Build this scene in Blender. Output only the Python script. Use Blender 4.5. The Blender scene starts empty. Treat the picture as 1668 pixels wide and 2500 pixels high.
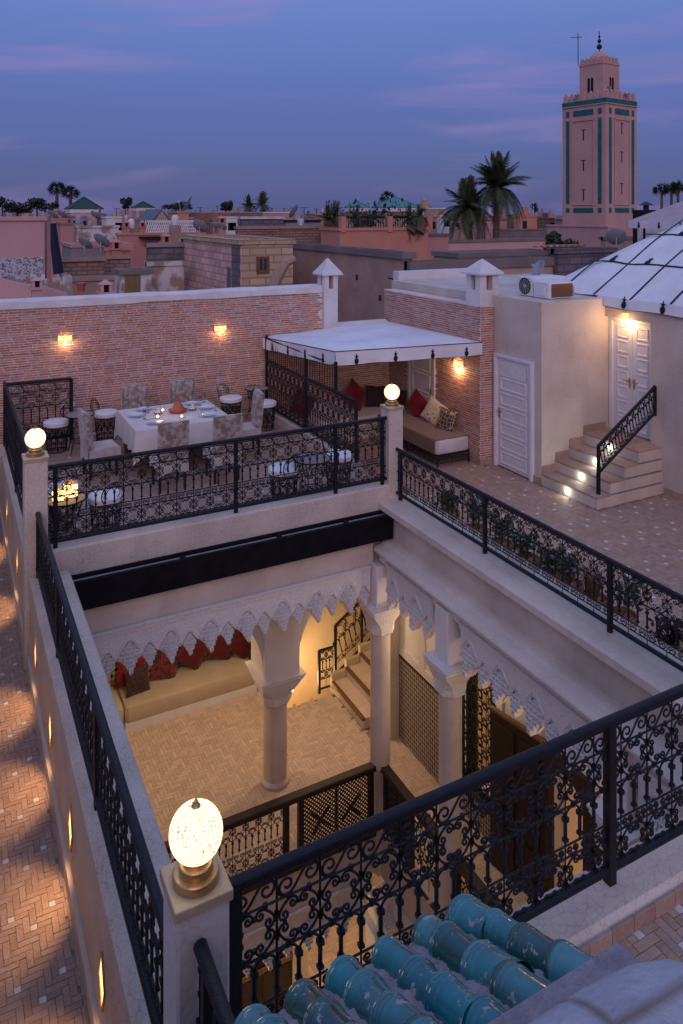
import bpy, math, random
from mathutils import Vector, Matrix
R = math.radians
PI = math.pi
S = bpy.context.scene
COL = S.collection
rng = random.Random(7)

# ------------------------------------------------------------------ camera
EYE = 4.2
YAW = math.atan(969.0 / 1846.0)
cam = bpy.data.cameras.new('camera')
cam.sensor_fit = 'HORIZONTAL'; cam.sensor_width = 24.0
cam.lens = 24.0 * 1846.0 / 1668.0
cam.shift_y = -730.0 / 1668.0
cam.clip_start = 0.05; cam.clip_end = 6000
camo = bpy.data.objects.new('camera', cam); COL.objects.link(camo)
camo.location = (0, 0, EYE); camo.rotation_euler = (PI / 2, 0, -YAW)
S.camera = camo

# ------------------------------------------------------------------ world: dusk sky, the sun just gone behind the camera
W = bpy.data.worlds.new('World'); S.world = W; W.use_nodes = True
wn = W.node_tree.nodes; wl = W.node_tree.links; wn.clear()
def wnode(t, **k):
    n = wn.new(t)
    for a, b in k.items(): setattr(n, a, b)
    return n
wo = wnode('ShaderNodeOutputWorld'); wbg = wnode('ShaderNodeBackground')
sky = wnode('ShaderNodeTexSky', sky_type='NISHITA', sun_disc=False)
SUN_AZ = YAW + PI - R(4)       # compass bearing of the set sun, clockwise from +y: behind the viewer
sky.sun_elevation = R(2.0); sky.sun_rotation = SUN_AZ; sky.altitude = 450; sky.dust_density = 1.5; sky.ozone_density = 4.0
tc = wnode('ShaderNodeTexCoord')
sep = wnode('ShaderNodeSeparateXYZ'); wl.new(tc.outputs['Generated'], sep.inputs[0])
# twilight arch: dusky blue-violet near the horizon, clearer blue above
ramp = wnode('ShaderNodeValToRGB'); wl.new(sep.outputs['Z'], ramp.inputs['Fac'])
cr = ramp.color_ramp
cr.elements[0].position = 0.0; cr.elements[0].color = (.086, .103, .275, 1)
cr.elements[1].position = 1.0; cr.elements[1].color = (.36, .45, .80, 1)
for p, c in ((.06, (.087, .107, .296, 1)), (.14, (.106, .131, .342, 1)), (.24, (.137, .190, .45, 1)), (.45, (.25, .33, .66, 1))):
    e = cr.elements.new(p); e.color = c
# thin pink streaks of cloud
mp = wnode('ShaderNodeMapping'); mp.inputs['Scale'].default_value = (1.0, 1.0, 6.5); mp.inputs['Rotation'].default_value = (R(4), R(-5), 0); mp.inputs['Location'].default_value = (.9, .35, .2)
wl.new(tc.outputs['Generated'], mp.inputs['Vector'])
nz = wnode('ShaderNodeTexNoise'); nz.inputs['Scale'].default_value = 2.3; nz.inputs['Detail'].default_value = 7; nz.inputs['Roughness'].default_value = .52; nz.inputs['Distortion'].default_value = .35
wl.new(mp.outputs[0], nz.inputs['Vector'])
cm = wnode('ShaderNodeMapRange', interpolation_type='SMOOTHSTEP'); cm.inputs['From Min'].default_value = .55; cm.inputs['From Max'].default_value = .74
wl.new(nz.outputs['Fac'], cm.inputs['Value'])
cmul = wnode('ShaderNodeMath', operation='MULTIPLY'); cmul.inputs[1].default_value = .5; wl.new(cm.outputs[0], cmul.inputs[0])
cmix = wnode('ShaderNodeMixRGB'); wl.new(cmul.outputs[0], cmix.inputs['Fac']); wl.new(ramp.outputs['Color'], cmix.inputs['Color1'])
cmix.inputs['Color2'].default_value = (.33, .21, .45, 1)
# afterglow of the physical sky
sm = wnode('ShaderNodeVectorMath', operation='MULTIPLY'); wl.new(sky.outputs[0], sm.inputs[0]); sm.inputs[1].default_value = (.046, .050, .074)
ad = wnode('ShaderNodeVectorMath', operation='ADD'); wl.new(cmix.outputs[0], ad.inputs[0]); wl.new(sm.outputs[0], ad.inputs[1])
wl.new(ad.outputs[0], wbg.inputs['Color']); wbg.inputs['Strength'].default_value = .9
wl.new(wbg.outputs[0], wo.inputs['Surface'])

# ------------------------------------------------------------------ sun: the last broad pink glow from the west
sl = bpy.data.lights.new('sun', 'SUN'); sl.energy = .78; sl.angle = R(40); sl.color = (1.0, .66, .66)
so = bpy.data.objects.new('sun', sl); COL.objects.link(so)
sd = Vector((math.sin(SUN_AZ) * math.cos(R(24)), math.cos(SUN_AZ) * math.cos(R(24)), math.sin(R(24))))
so.rotation_euler = sd.to_track_quat('Z', 'Y').to_euler(); so.location = (0, 0, 30)

S.view_settings.view_transform = 'Standard'; S.view_settings.look = 'None'; S.view_settings.exposure = .07; S.view_settings.gamma = 1
S.view_settings.use_curve_mapping = False
S.render.engine = 'CYCLES'
S.cycles.use_denoising = True
S.cycles.max_bounces = 7; S.cycles.diffuse_bounces = 4; S.cycles.glossy_bounces = 3; S.cycles.transmission_bounces = 4; S.cycles.sample_clamp_indirect = 4.0
S.cycles.caustics_reflective = False; S.cycles.caustics_refractive = False

# ------------------------------------------------------------------ materials
MATS = {}
def mat(name, col, col2=None, rough=.8, scale=3.0, detail=6, lo=.35, hi=.65, bump=0.0, bscale=40.0, metal=0.0, spec=.3, rnd=0.0, crack=0.0,
        cscale=14.0, coat=0.0, grime=0.0, stretch=(1, 1, 1), tint=None, trans=0.0, sheen=0.0, brick=None, rough2=None, chip=None):
    """one procedural material: two colours mixed by noise, optional per-piece variation, cracks, stains, fine relief"""
    m = bpy.data.materials.new(name); m.use_nodes = True
    n = m.node_tree.nodes; l = m.node_tree.links
    b = n['Principled BSDF']
    b.inputs['Roughness'].default_value = rough; b.inputs['Metallic'].default_value = metal
    b.inputs['Specular IOR Level'].default_value = spec; b.inputs['Coat Weight'].default_value = coat; b.inputs['Coat Roughness'].default_value = .08
    if trans: b.inputs['Transmission Weight'].default_value = trans
    if sheen: b.inputs['Sheen Weight'].default_value = sheen; b.inputs['Sheen Roughness'].default_value = .4
    t = n.new('ShaderNodeTexCoord'); mpn = n.new('ShaderNodeMapping'); mpn.inputs['Scale'].default_value = stretch
    l.new(t.outputs['Object'], mpn.inputs['Vector'])
    vec = mpn.outputs[0]
    oi = n.new('ShaderNodeObjectInfo'); geo = n.new('ShaderNodeNewGeometry')
    rs = n.new('ShaderNodeMath'); rs.operation = 'ADD'; l.new(oi.outputs['Random'], rs.inputs[0]); l.new(geo.outputs['Random Per Island'], rs.inputs[1])
    rf = n.new('ShaderNodeMath'); rf.operation = 'FRACT'; l.new(rs.outputs[0], rf.inputs[0])
    if rnd:  # shift the pattern from piece to piece
        va = n.new('ShaderNodeVectorMath'); va.operation = 'MULTIPLY_ADD'; l.new(rf.outputs[0], va.inputs[0]); va.inputs[1].default_value = (13, 7, 19); l.new(vec, va.inputs[2]); vec = va.outputs[0]
    nzn = n.new('ShaderNodeTexNoise'); nzn.inputs['Scale'].default_value = scale; nzn.inputs['Detail'].default_value = detail; l.new(vec, nzn.inputs['Vector'])
    mr = n.new('ShaderNodeMapRange'); mr.inputs['From Min'].default_value = lo; mr.inputs['From Max'].default_value = hi; l.new(nzn.outputs['Fac'], mr.inputs['Value'])
    mx = n.new('ShaderNodeMixRGB'); l.new(mr.outputs[0], mx.inputs['Fac'])
    c2 = col2 if col2 else tuple(c * .78 for c in col)
    mx.inputs['Color1'].default_value = (*col, 1); mx.inputs['Color2'].default_value = (*c2, 1)
    out = mx.outputs[0]
    heights = []
    if brick:   # courses of block or mud brick, too far away to build piece by piece
        bw, bh, mort, mcol = brick
        sx = n.new('ShaderNodeSeparateXYZ'); l.new(t.outputs['Object'], sx.inputs[0])
        cx = n.new('ShaderNodeCombineXYZ'); ad2 = n.new('ShaderNodeMath'); ad2.operation = 'ADD'; l.new(sx.outputs[0], ad2.inputs[0]); l.new(sx.outputs[1], ad2.inputs[1])
        l.new(ad2.outputs[0], cx.inputs[0]); l.new(sx.outputs[2], cx.inputs[1])
        bt = n.new('ShaderNodeTexBrick'); bt.inputs['Scale'].default_value = 1; bt.inputs['Brick Width'].default_value = bw; bt.inputs['Row Height'].default_value = bh; bt.inputs['Mortar Size'].default_value = mort
        bt.inputs['Color1'].default_value = (1, 1, 1, 1); bt.inputs['Color2'].default_value = (.72, .70, .70, 1); bt.inputs['Mortar'].default_value = (*mcol, 1)
        l.new(cx.outputs[0], bt.inputs['Vector'])
        bm_ = n.new('ShaderNodeMixRGB'); bm_.blend_type = 'MULTIPLY'; bm_.inputs['Fac'].default_value = 1; l.new(out, bm_.inputs['Color1']); l.new(bt.outputs['Color'], bm_.inputs['Color2']); out = bm_.outputs[0]
        heights.append((bt.outputs['Fac'], -.03))
    if rnd:
        hs = n.new('ShaderNodeHueSaturation'); l.new(out, hs.inputs['Color'])
        mv = n.new('ShaderNodeMapRange'); mv.inputs['To Min'].default_value = 1 - rnd; mv.inputs['To Max'].default_value = 1 + rnd; l.new(rf.outputs[0], mv.inputs['Value']); l.new(mv.outputs[0], hs.inputs['Value'])
        mh = n.new('ShaderNodeMath'); mh.operation = 'MULTIPLY'; mh.inputs[1].default_value = 7.13; l.new(rf.outputs[0], mh.inputs[0]); mf = n.new('ShaderNodeMath'); mf.operation = 'FRACT'; l.new(mh.outputs[0], mf.inputs[0])
        mh2 = n.new('ShaderNodeMapRange'); mh2.inputs['To Min'].default_value = .5 - rnd * .06; mh2.inputs['To Max'].default_value = .5 + rnd * .06; l.new(mf.outputs[0], mh2.inputs['Value']); l.new(mh2.outputs[0], hs.inputs['Hue'])
        ms = n.new('ShaderNodeMapRange'); ms.inputs['To Min'].default_value = 1 - rnd; ms.inputs['To Max'].default_value = 1 + rnd * .5; l.new(mf.outputs[0], ms.inputs['Value']); l.new(ms.outputs[0], hs.inputs['Saturation'])
        out = hs.outputs[0]
        if tint:  # some pieces are of another colour
            gt = n.new('ShaderNodeMath'); gt.operation = 'LESS_THAN'; gt.inputs[1].default_value = tint[1]; l.new(mf.outputs[0], gt.inputs[0])
            tm = n.new('ShaderNodeMixRGB'); l.new(gt.outputs[0], tm.inputs['Fac']); l.new(out, tm.inputs['Color1']); tm.inputs['Color2'].default_value = (*tint[0], 1); out = tm.outputs[0]
    if grime:   # broad stains and streaks
        gm = n.new('ShaderNodeMapping'); gm.inputs['Scale'].default_value = (1, 1, .28); l.new(t.outputs['Object'], gm.inputs['Vector'])
        gn = n.new('ShaderNodeTexNoise'); gn.inputs['Scale'].default_value = scale * .45; gn.inputs['Detail'].default_value = 8; gn.inputs['Roughness'].default_value = .65; l.new(gm.outputs[0], gn.inputs['Vector'])
        gr = n.new('ShaderNodeMapRange'); gr.inputs['From Min'].default_value = .5; gr.inputs['From Max'].default_value = .72; gr.inputs['To Max'].default_value = grime; l.new(gn.outputs['Fac'], gr.inputs['Value'])
        gx = n.new('ShaderNodeMixRGB'); l.new(gr.outputs[0], gx.inputs['Fac']); l.new(out, gx.inputs['Color1']); gx.inputs['Color2'].default_value = (*[c * .42 for c in col], 1); out = gx.outputs[0]
    if chip:    # worn spots where the body shows
        cn_ = n.new('ShaderNodeTexNoise'); cn_.inputs['Scale'].default_value = chip[1]; cn_.inputs['Detail'].default_value = 6; cn_.inputs['Roughness'].default_value = .7; l.new(vec, cn_.inputs['Vector'])
        ch = n.new('ShaderNodeMapRange'); ch.inputs['From Min'].default_value = chip[2]; ch.inputs['From Max'].default_value = chip[2] + .02; l.new(cn_.outputs['Fac'], ch.inputs['Value'])
        cp = n.new('ShaderNodeMixRGB'); l.new(ch.outputs[0], cp.inputs['Fac']); l.new(out, cp.inputs['Color1']); cp.inputs['Color2'].default_value = (*chip[0], 1); out = cp.outputs[0]
        cr_ = n.new('ShaderNodeMapRange'); cr_.inputs['To Min'].default_value = rough; cr_.inputs['To Max'].default_value = .9; l.new(ch.outputs[0], cr_.inputs['Value']); l.new(cr_.outputs[0], b.inputs['Roughness'])
        cc_ = n.new('ShaderNodeMapRange'); cc_.inputs['To Min'].default_value = coat; cc_.inputs['To Max'].default_value = 0; l.new(ch.outputs[0], cc_.inputs['Value']); l.new(cc_.outputs[0], b.inputs['Coat Weight'])
    if crack:
        vd = n.new('ShaderNodeTexNoise'); vd.inputs['Scale'].default_value = cscale * .6; l.new(t.outputs['Object'], vd.inputs['Vector'])
        vm = n.new('ShaderNodeVectorMath'); vm.operation = 'MULTIPLY_ADD'; l.new(vd.outputs['Color'], vm.inputs[0]); vm.inputs[1].default_value = (.06, .06, .06); l.new(t.outputs['Object'], vm.inputs[2])
        vo = n.new('ShaderNodeTexVoronoi'); vo.feature = 'DISTANCE_TO_EDGE'; vo.inputs['Scale'].default_value = cscale; l.new(vm.outputs[0], vo.inputs['Vector'])
        vr = n.new('ShaderNodeMapRange'); vr.inputs['From Min'].default_value = .0; vr.inputs['From Max'].default_value = .045; vr.inputs['To Min'].default_value = crack; vr.inputs['To Max'].default_value = 0; l.new(vo.outputs['Distance'], vr.inputs['Value'])
        fd = n.new('ShaderNodeMath'); fd.operation = 'MULTIPLY'; l.new(vr.outputs[0], fd.inputs[0]); l.new(nzn.outputs['Fac'], fd.inputs[1])
        cx2 = n.new('ShaderNodeMixRGB'); l.new(fd.outputs[0], cx2.inputs['Fac']); l.new(out, cx2.inputs['Color1']); cx2.inputs['Color2'].default_value = (.16, .085, .05, 1); out = cx2.outputs[0]
    l.new(out, b.inputs['Base Color'])
    if rough2 is not None:
        rr = n.new('ShaderNodeMapRange'); rr.inputs['To Min'].default_value = rough; rr.inputs['To Max'].default_value = rough2; l.new(nzn.outputs['Fac'], rr.inputs['Value']); l.new(rr.outputs[0], b.inputs['Roughness'])
    if bump:
        bn = n.new('ShaderNodeTexNoise'); bn.inputs['Scale'].default_value = bscale; bn.inputs['Detail'].default_value = 5; l.new(vec, bn.inputs['Vector'])
        heights.append((bn.outputs['Fac'], bump * .02))
    if heights:
        acc = None
        for o_, k in heights:
            q = n.new('ShaderNodeMath'); q.operation = 'MULTIPLY'; q.inputs[1].default_value = k; l.new(o_, q.inputs[0])
            if acc is None: acc = q.outputs[0]
            else:
                a_ = n.new('ShaderNodeMath'); l.new(acc, a_.inputs[0]); l.new(q.outputs[0], a_.inputs[1]); acc = a_.outputs[0]
        bp = n.new('ShaderNodeBump'); bp.inputs['Distance'].default_value = 1.0; bp.inputs['Strength'].default_value = 1.0; l.new(acc, bp.inputs['Height']); l.new(bp.outputs[0], b.inputs['Normal'])
    MATS[name] = m
    return m

def glow(name, col, strength, pattern=0.0, pscale=30.0, dark=(.35, .2, .06)):
    """a lamp's lit shade: pierced metal or glass that gives off light"""
    m = bpy.data.materials.new(name); m.use_nodes = True
    n = m.node_tree.nodes; l = m.node_tree.links; n.clear()
    o = n.new('ShaderNodeOutputMaterial'); e = n.new('ShaderNodeEmission'); e.inputs['Color'].default_value = (*col, 1); e.inputs['Strength'].default_value = strength
    if not pattern: l.new(e.outputs[0], o.inputs['Surface'])
    else:
        t = n.new('ShaderNodeTexCoord'); v = n.new('ShaderNodeTexVoronoi'); v.feature = 'DISTANCE_TO_EDGE'; v.inputs['Scale'].default_value = pscale; l.new(t.outputs['Object'], v.inputs['Vector'])
        r = n.new('ShaderNodeMapRange'); r.inputs['From Min'].default_value = pattern * .4; r.inputs['From Max'].default_value = pattern; l.new(v.outputs['Distance'], r.inputs['Value'])
        d = n.new('ShaderNodeBsdfPrincipled'); d.inputs['Base Color'].default_value = (*dark, 1); d.inputs['Metallic'].default_value = .9; d.inputs['Roughness'].default_value = .35
        d.inputs['Emission Color'].default_value = (*col, 1); d.inputs['Emission Strength'].default_value = strength * .025
        x = n.new('ShaderNodeMixShader'); l.new(r.outputs[0], x.inputs[0]); l.new(d.outputs[0], x.inputs[1]); l.new(e.outputs[0], x.inputs[2]); l.new(x.outputs[0], o.inputs['Surface'])
    MATS[name] = m
    return m

M = MATS
mat('plaster', (.66, .56, .46), (.56, .47, .39), rough=.62, scale=2.2, bump=.25, bscale=22, crack=.75, cscale=16, grime=.30)
mat('plaster_fine', (.66, .56, .47), (.56, .47, .395), rough=.6, scale=1.6, bump=.2, bscale=18, grime=.48, crack=.18, cscale=5)
mat('plaster_warm', (.62, .50, .36), (.54, .43, .30), rough=.65, scale=2.0, bump=.2, bscale=20)
mat('plaster_old', (.66, .57, .49), (.57, .49, .42), rough=.65, scale=3, bump=.2, bscale=30, crack=.30, cscale=9.0, grime=.3)
mat('stucco', (.77, .73, .71), (.71, .67, .65), rough=.75, scale=3, bump=.15, bscale=50)
mat('carved', (.76, .72, .70), (.70, .66, .64), rough=.8, scale=38, lo=.42, hi=.58, bump=.75, bscale=55)
mat('whitewash', (.70, .68, .67), (.60, .57, .56), rough=.75, scale=2.5, bump=.4, bscale=14, grime=.3)
mat('brick', (.50, .225, .168), (.37, .158, .122), rough=.85, scale=14, bump=.5, bscale=60, rnd=.22, tint=((.47, .30, .24), .14))
mat('mortar', (.77, .68, .625), (.65, .565, .515), rough=.9, scale=5, bump=.6, bscale=50, grime=.45)
mat('bejmat', (.42, .285, .22), (.345, .23, .175), rough=.6, scale=8, bump=.4, bscale=40, rnd=.11, spec=.3)
mat('bejmat_pale', (.63, .48, .37), (.57, .43, .33), rough=.55, scale=8, bump=.4, bscale=40, rnd=.12, spec=.4)
mat('grout', (.31, .215, .165), (.24, .165, .13), rough=.95, scale=12)
mat('white_tile', (.66, .62, .60), (.56, .52, .52), rough=.3, scale=14, rnd=.08, spec=.5)
mat('iron', (.008, .009, .013), (.012, .012, .016), rough=.42, scale=30, bump=.25, bscale=90, spec=.28)
mat('black_steel', (.005, .005, .007), (.010, .010, .013), rough=.6, scale=6, spec=.12)
mat('cap_stone', (.54, .42, .28), (.40, .29, .18), rough=.5, scale=6, bump=.2, metal=.15)
mat('brass', (.62, .42, .21), (.42, .26, .12), rough=.36, metal=.9, scale=7, bump=.1)
mat('canvas', (.78, .77, .78), (.69, .67, .69), rough=.75, scale=1.6, bump=1.6, bscale=3.2, grime=.14)
mat('black_cloth', (.012, .012, .016), rough=.8)
mat('paint_white', (.76, .74, .74), (.70, .68, .68), rough=.45, scale=5, bump=.1)
mat('velvet_brown', (.21, .16, .13), (.43, .36, .315), rough=.85, scale=13, lo=.42, hi=.62, sheen=.6, bump=.5, bscale=30)
mat('velvet_taupe', (.42, .355, .31), (.52, .45, .40), rough=.85, scale=9, sheen=.5, bump=.3)
mat('dark_wood', (.022, .008, .005), (.012, .0045, .003), rough=.45, scale=6, stretch=(6, 6, 1), bump=.2, spec=.5)
mat('brown_wood', (.20, .105, .05), (.13, .065, .03), rough=.5, scale=6, stretch=(6, 6, 1), bump=.2)
mat('linen', (.66, .62, .58), (.60, .56, .52), rough=.9, scale=7, bump=.25, bscale=30)
mat('cushion_white', (.76, .75, .76), (.70, .69, .70), rough=.8, scale=6)
mat('china', (.68, .74, .80), (.60, .68, .76), rough=.15, spec=.6, coat=.5)
mat('terracotta', (.42, .10, .045), (.34, .08, .04), rough=.4, scale=8, spec=.5)
mat('pot_clay', (.40, .17, .09), (.30, .13, .07), rough=.85, scale=8)
mat('red_velvet', (.22, .006, .016), (.11, .003, .009), rough=.6, scale=4, sheen=.7, bump=.2, bscale=9)
mat('maroon', (.12, .004, .012), (.055, .002, .006), rough=.6, scale=7, sheen=.8)
mat('dark_velvet', (.035, .012, .02), (.02, .008, .014), rough=.7, scale=7, sheen=.6)
mat('tan_suede', (.52, .43, .32), (.44, .36, .27), rough=.85, scale=2.5, sheen=.4, bump=.3, bscale=12)
mat('brown_suede', (.165, .085, .048), (.20, .105, .06), rough=.85, scale=2.5, sheen=.5)
mat('cream_wool', (.60, .53, .50), (.50, .44, .42), rough=.9, scale=5, sheen=.4)
mat('glaze', (.014, .125, .130), (.020, .235, .215), rough=.12, scale=9, lo=.3, hi=.7, spec=.5, coat=.6, rnd=.28, bump=.30, bscale=9, tint=((.008, .075, .06), .25), chip=((.40, .31, .30), 13, .60))
mat('glaze_chip', (.42, .29, .27), rough=.9, scale=18)
mat('roof_mortar', (.40, .32, .33), (.30, .24, .25), rough=.95, scale=14, bump=1.4, bscale=40)
mat('white_plaster', (.47, .45, .46), (.33, .31, .33), rough=.6, scale=3.0, bump=.7, bscale=22, crack=1.3, cscale=2.2, grime=.5)
mat('metal_grey', (.42, .43, .46), (.36, .37, .40), rough=.45, scale=4, metal=.3)
mat('dish_grey', (.34, .34, .38), (.27, .27, .30), rough=.5, scale=4, grime=.3)
mat('ac_white', (.72, .72, .74), (.66, .66, .68), rough=.4, scale=4)
mat('dark_gap', (.012, .011, .012), rough=.9)
mat('screen_brown', (.20, .10, .045), (.15, .075, .035), rough=.6, stretch=(1, 1, 12), scale=4)
mat('leaf', (.055, .095, .03), (.03, .06, .02), rough=.5, scale=20, rnd=.35, spec=.4)
mat('leaf_dark', (.03, .05, .022), (.02, .035, .016), rough=.55, scale=8, rnd=.35)
mat('palm_leaf', (.07, .085, .035), (.045, .06, .028), rough=.5, scale=8, rnd=.3)
mat('palm_trunk', (.17, .125, .09), (.10, .07, .05), rough=.95, scale=14, stretch=(1, 1, 3), bump=1.5, bscale=25)
mat('straw', (.26, .16, .08), (.20, .12, .06), rough=.8, scale=9, rnd=.2)
mat('petal', (.70, .66, .74), rough=.6)
mat('petal_violet', (.30, .12, .42), rough=.6)
mat('leaf_yellow', (.30, .26, .04), (.20, .19, .03), rough=.6, rnd=.25)
mat('leaf_purple', (.06, .02, .035), rough=.6, rnd=.3)
mat('minaret_pink', (.56, .34, .30), (.50, .29, .26), rough=.85, scale=.35, bump=.5, bscale=4, grime=.36)
mat('teal_tile', (.012, .145, .135), (.01, .085, .085), rough=.3, scale=5.5, lo=.45, hi=.55, spec=.5)
mat('ground', (.19, .125, .10), (.13, .09, .075), rough=.95, scale=.05)
mat('far_tree', (.026, .042, .02), (.016, .026, .014), rough=.6, scale=1, rnd=.3)

def obj_of(name, data, parent=None):
    o = bpy.data.objects.new(name, data); COL.objects.link(o)
    if parent is not None: o.parent = parent
    return o

# ------------------------------------------------------------------ geometry collector
class G:
    def __init__(s): s.v = []; s.f = []
    def add(s, vs, fs):
        k = len(s.v); s.v.extend([tuple(v) for v in vs]); s.f.extend([tuple(i + k for i in f) for f in fs]); return s
    def box(s, x0, x1, y0, y1, z0, z1):
        return s.add([(x0, y0, z0), (x1, y0, z0), (x1, y1, z0), (x0, y1, z0), (x0, y0, z1), (x1, y0, z1), (x1, y1, z1), (x0, y1, z1)],
                     [(3, 2, 1, 0), (4, 5, 6, 7), (0, 1, 5, 4), (1, 2, 6, 5), (2, 3, 7, 6), (3, 0, 4, 7)])
    def bbox(s, x0, x1, y0, y1, z0, z1, b=.01):
        """box with chamfered top edges and vertical corners"""
        def ring(i, z): return [(x0 + i + b, y0 + i, z), (x1 - i - b, y0 + i, z), (x1 - i, y0 + i + b, z), (x1 - i, y1 - i - b, z), (x1 - i - b, y1 - i, z), (x0 + i + b, y1 - i, z), (x0 + i, y1 - i - b, z), (x0 + i, y0 + i + b, z)]
        return s.loft([ring(0, z0), ring(0, z1 - b), ring(b * .3, z1 - b * .3), ring(b, z1)])
    def loft(s, rings, cap=True, closed=True):
        n = len(rings[0]); vs = [p for r in rings for p in r]; fs = []
        for k in range(len(rings) - 1):
            for i in range(n if closed else n - 1):
                j = (i + 1) % n; fs.append((k * n + i, k * n + j, (k + 1) * n + j, (k + 1) * n + i))
        if cap: fs.append(tuple(range(n - 1, -1, -1))); fs.append(tuple(range((len(rings) - 1) * n, len(rings) * n)))
        return s.add(vs, fs)
    def prism(s, poly, a, b, axis='z'):
        """outline extruded along an axis; poly given in the two other axes (x,y / x,z for 'y' / y,z for 'x')"""
        def P(p, t): return (p[0], p[1], t) if axis == 'z' else ((p[0], t, p[1]) if axis == 'y' else (t, p[0], p[1]))
        return s.loft([[P(p, a) for p in poly], [P(p, b) for p in poly]])
    def lathe(s, prof, n=16, c=(0, 0, 0), cap=True, sq=0):
        rings = []
        for r, zz in prof:
            rings.append([(c[0] + r * math.cos(2 * PI * i / n), c[1] + r * math.sin(2 * PI * i / n), c[2] + zz) for i in range(n)])
        return s.loft(rings, cap)
    def tube(s, pts, r, n=6, closed=False, cap=True):
        pts = [Vector(p) for p in pts]; rings = []; up = None
        m = len(pts)
        for i, p in enumerate(pts):
            a = pts[(i - 1) % m] if (closed or i > 0) else p; c = pts[(i + 1) % m] if (closed or i < m - 1) else p
            d = (c - a)
            if d.length < 1e-9: d = Vector((0, 0, 1))
            d.normalize()
            if up is None:
                up = Vector((0, 0, 1)) if abs(d.z) < .9 else Vector((1, 0, 0))
            sd_ = d.cross(up)
            if sd_.length < 1e-6: sd_ = d.orthogonal()
            sd_.normalize(); up = sd_.cross(d).normalized()
            rr = r[i] if isinstance(r, (list, tuple)) else r
            rings.append([p + (sd_ * math.cos(2 * PI * k / n) + up * math.sin(2 * PI * k / n)) * rr for k in range(n)])
        if closed: rings.append(rings[0]); return s.loft(rings, False)
        return s.loft(rings, cap)
    def sphere(s, c, r, n=16, m=10, sz=1.0):
        prof = [(max(1e-4, r * math.sin(PI * i / m)), -r * sz * math.cos(PI * i / m)) for i in range(m + 1)]
        return s.lathe(prof, n, c)
    def quad(s, a, b, c, d): return s.add([a, b, c, d], [(0, 1, 2, 3)])
    def merge(s, g, mtx):
        return s.add([mtx @ Vector(v) for v in g.v], g.f)
    def mesh(s, name, m, smooth=False, off=(0, 0, 0)):
        me = bpy.data.meshes.new(name)
        v = s.v if not any(off) else [(a - off[0], b - off[1], c - off[2]) for a, b, c in s.v]
        me.from_pydata(v, [], s.f)
        if m: me.materials.append(M[m])
        if smooth:
            me.polygons.foreach_set('use_smooth', [True] * len(me.polygons))
            try: me.set_sharp_from_angle(angle=R(38))
            except Exception: pass
        me.update()
        return me

OFF = {}
def part(name, g, m, parent, smooth=False, label=None, world=True, kind=None):
    """a mesh child; geometry in world coordinates when the thing is unrotated"""
    off = OFF.get(parent.name, (0, 0, 0)) if (parent is not None and world) else (0, 0, 0)
    o = obj_of(name, g.mesh(name, m, smooth, off), parent)
    if parent is not None: OFF[o.name] = off
    if label: o['label'] = label
    if kind: o['kind'] = kind
    return o
def share(name, me, parent, loc=(0, 0, 0), rot=(0, 0, 0), scale=None):
    f = OFF.get(parent.name, (0, 0, 0)) if parent is not None else (0, 0, 0)
    o = obj_of(name, me, parent); o.location = (loc[0] - f[0], loc[1] - f[1], loc[2] - f[2]); o.rotation_euler = rot
    if scale: o.scale = scale
    return o
def tag(o, label, cat, group=None):
    o['label'] = label; o['category'] = cat
    if group: o['group'] = group
    return o
def thing(name, label, cat, loc=(0, 0, 0), rz=0, group=None):
    o = obj_of(name, None); o.location = loc; o.rotation_euler = (0, 0, rz); o.empty_display_size = .2
    OFF[o.name] = tuple(loc) if rz == 0 else (0, 0, 0)
    return tag(o, label, cat, group)
def solo(name, g, m, label, cat, group=None, smooth=False, base=None):
    """a thing that is one mesh"""
    base = base or (0, 0, 0)
    o = obj_of(name, g.mesh(name, m, smooth, base)); o.location = base
    OFF[o.name] = tuple(base)
    return tag(o, label, cat, group)
def structure(name, g, m, smooth=False):
    o = obj_of(name, g.mesh(name, m, smooth)); o['kind'] = 'structure'; OFF[o.name] = (0, 0, 0)
    return o
def copy_tree(root, loc, rz=None, label=None, group=None):
    c = root.copy(); COL.objects.link(c); c.location = loc
    if rz is not None: c.rotation_euler = (0, 0, rz)
    if label: c['label'] = label
    if group: c['group'] = group
    for ch in root.children:
        d = ch.copy(); COL.objects.link(d); d.parent = c
        for g2 in ch.children:
            e = g2.copy(); COL.objects.link(e); e.parent = d
    return c
def lamp(name, parent, loc, watts, col=(1.0, .72, .46), r=.05, spot=None, aim=None):
    li = bpy.data.lights.new(name, 'SPOT' if spot else 'POINT'); li.energy = watts; li.color = col; li.shadow_soft_size = r
    if spot: li.spot_size = spot; li.spot_blend = .6
    f = OFF.get(parent.name, (0, 0, 0)) if parent is not None else (0, 0, 0)
    o = obj_of(name, li, parent); o.location = (loc[0] - f[0], loc[1] - f[1], loc[2] - f[2])
    if aim: o.rotation_euler = (-Vector(aim)).to_track_quat('Z', 'Y').to_euler()
    return o

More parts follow.
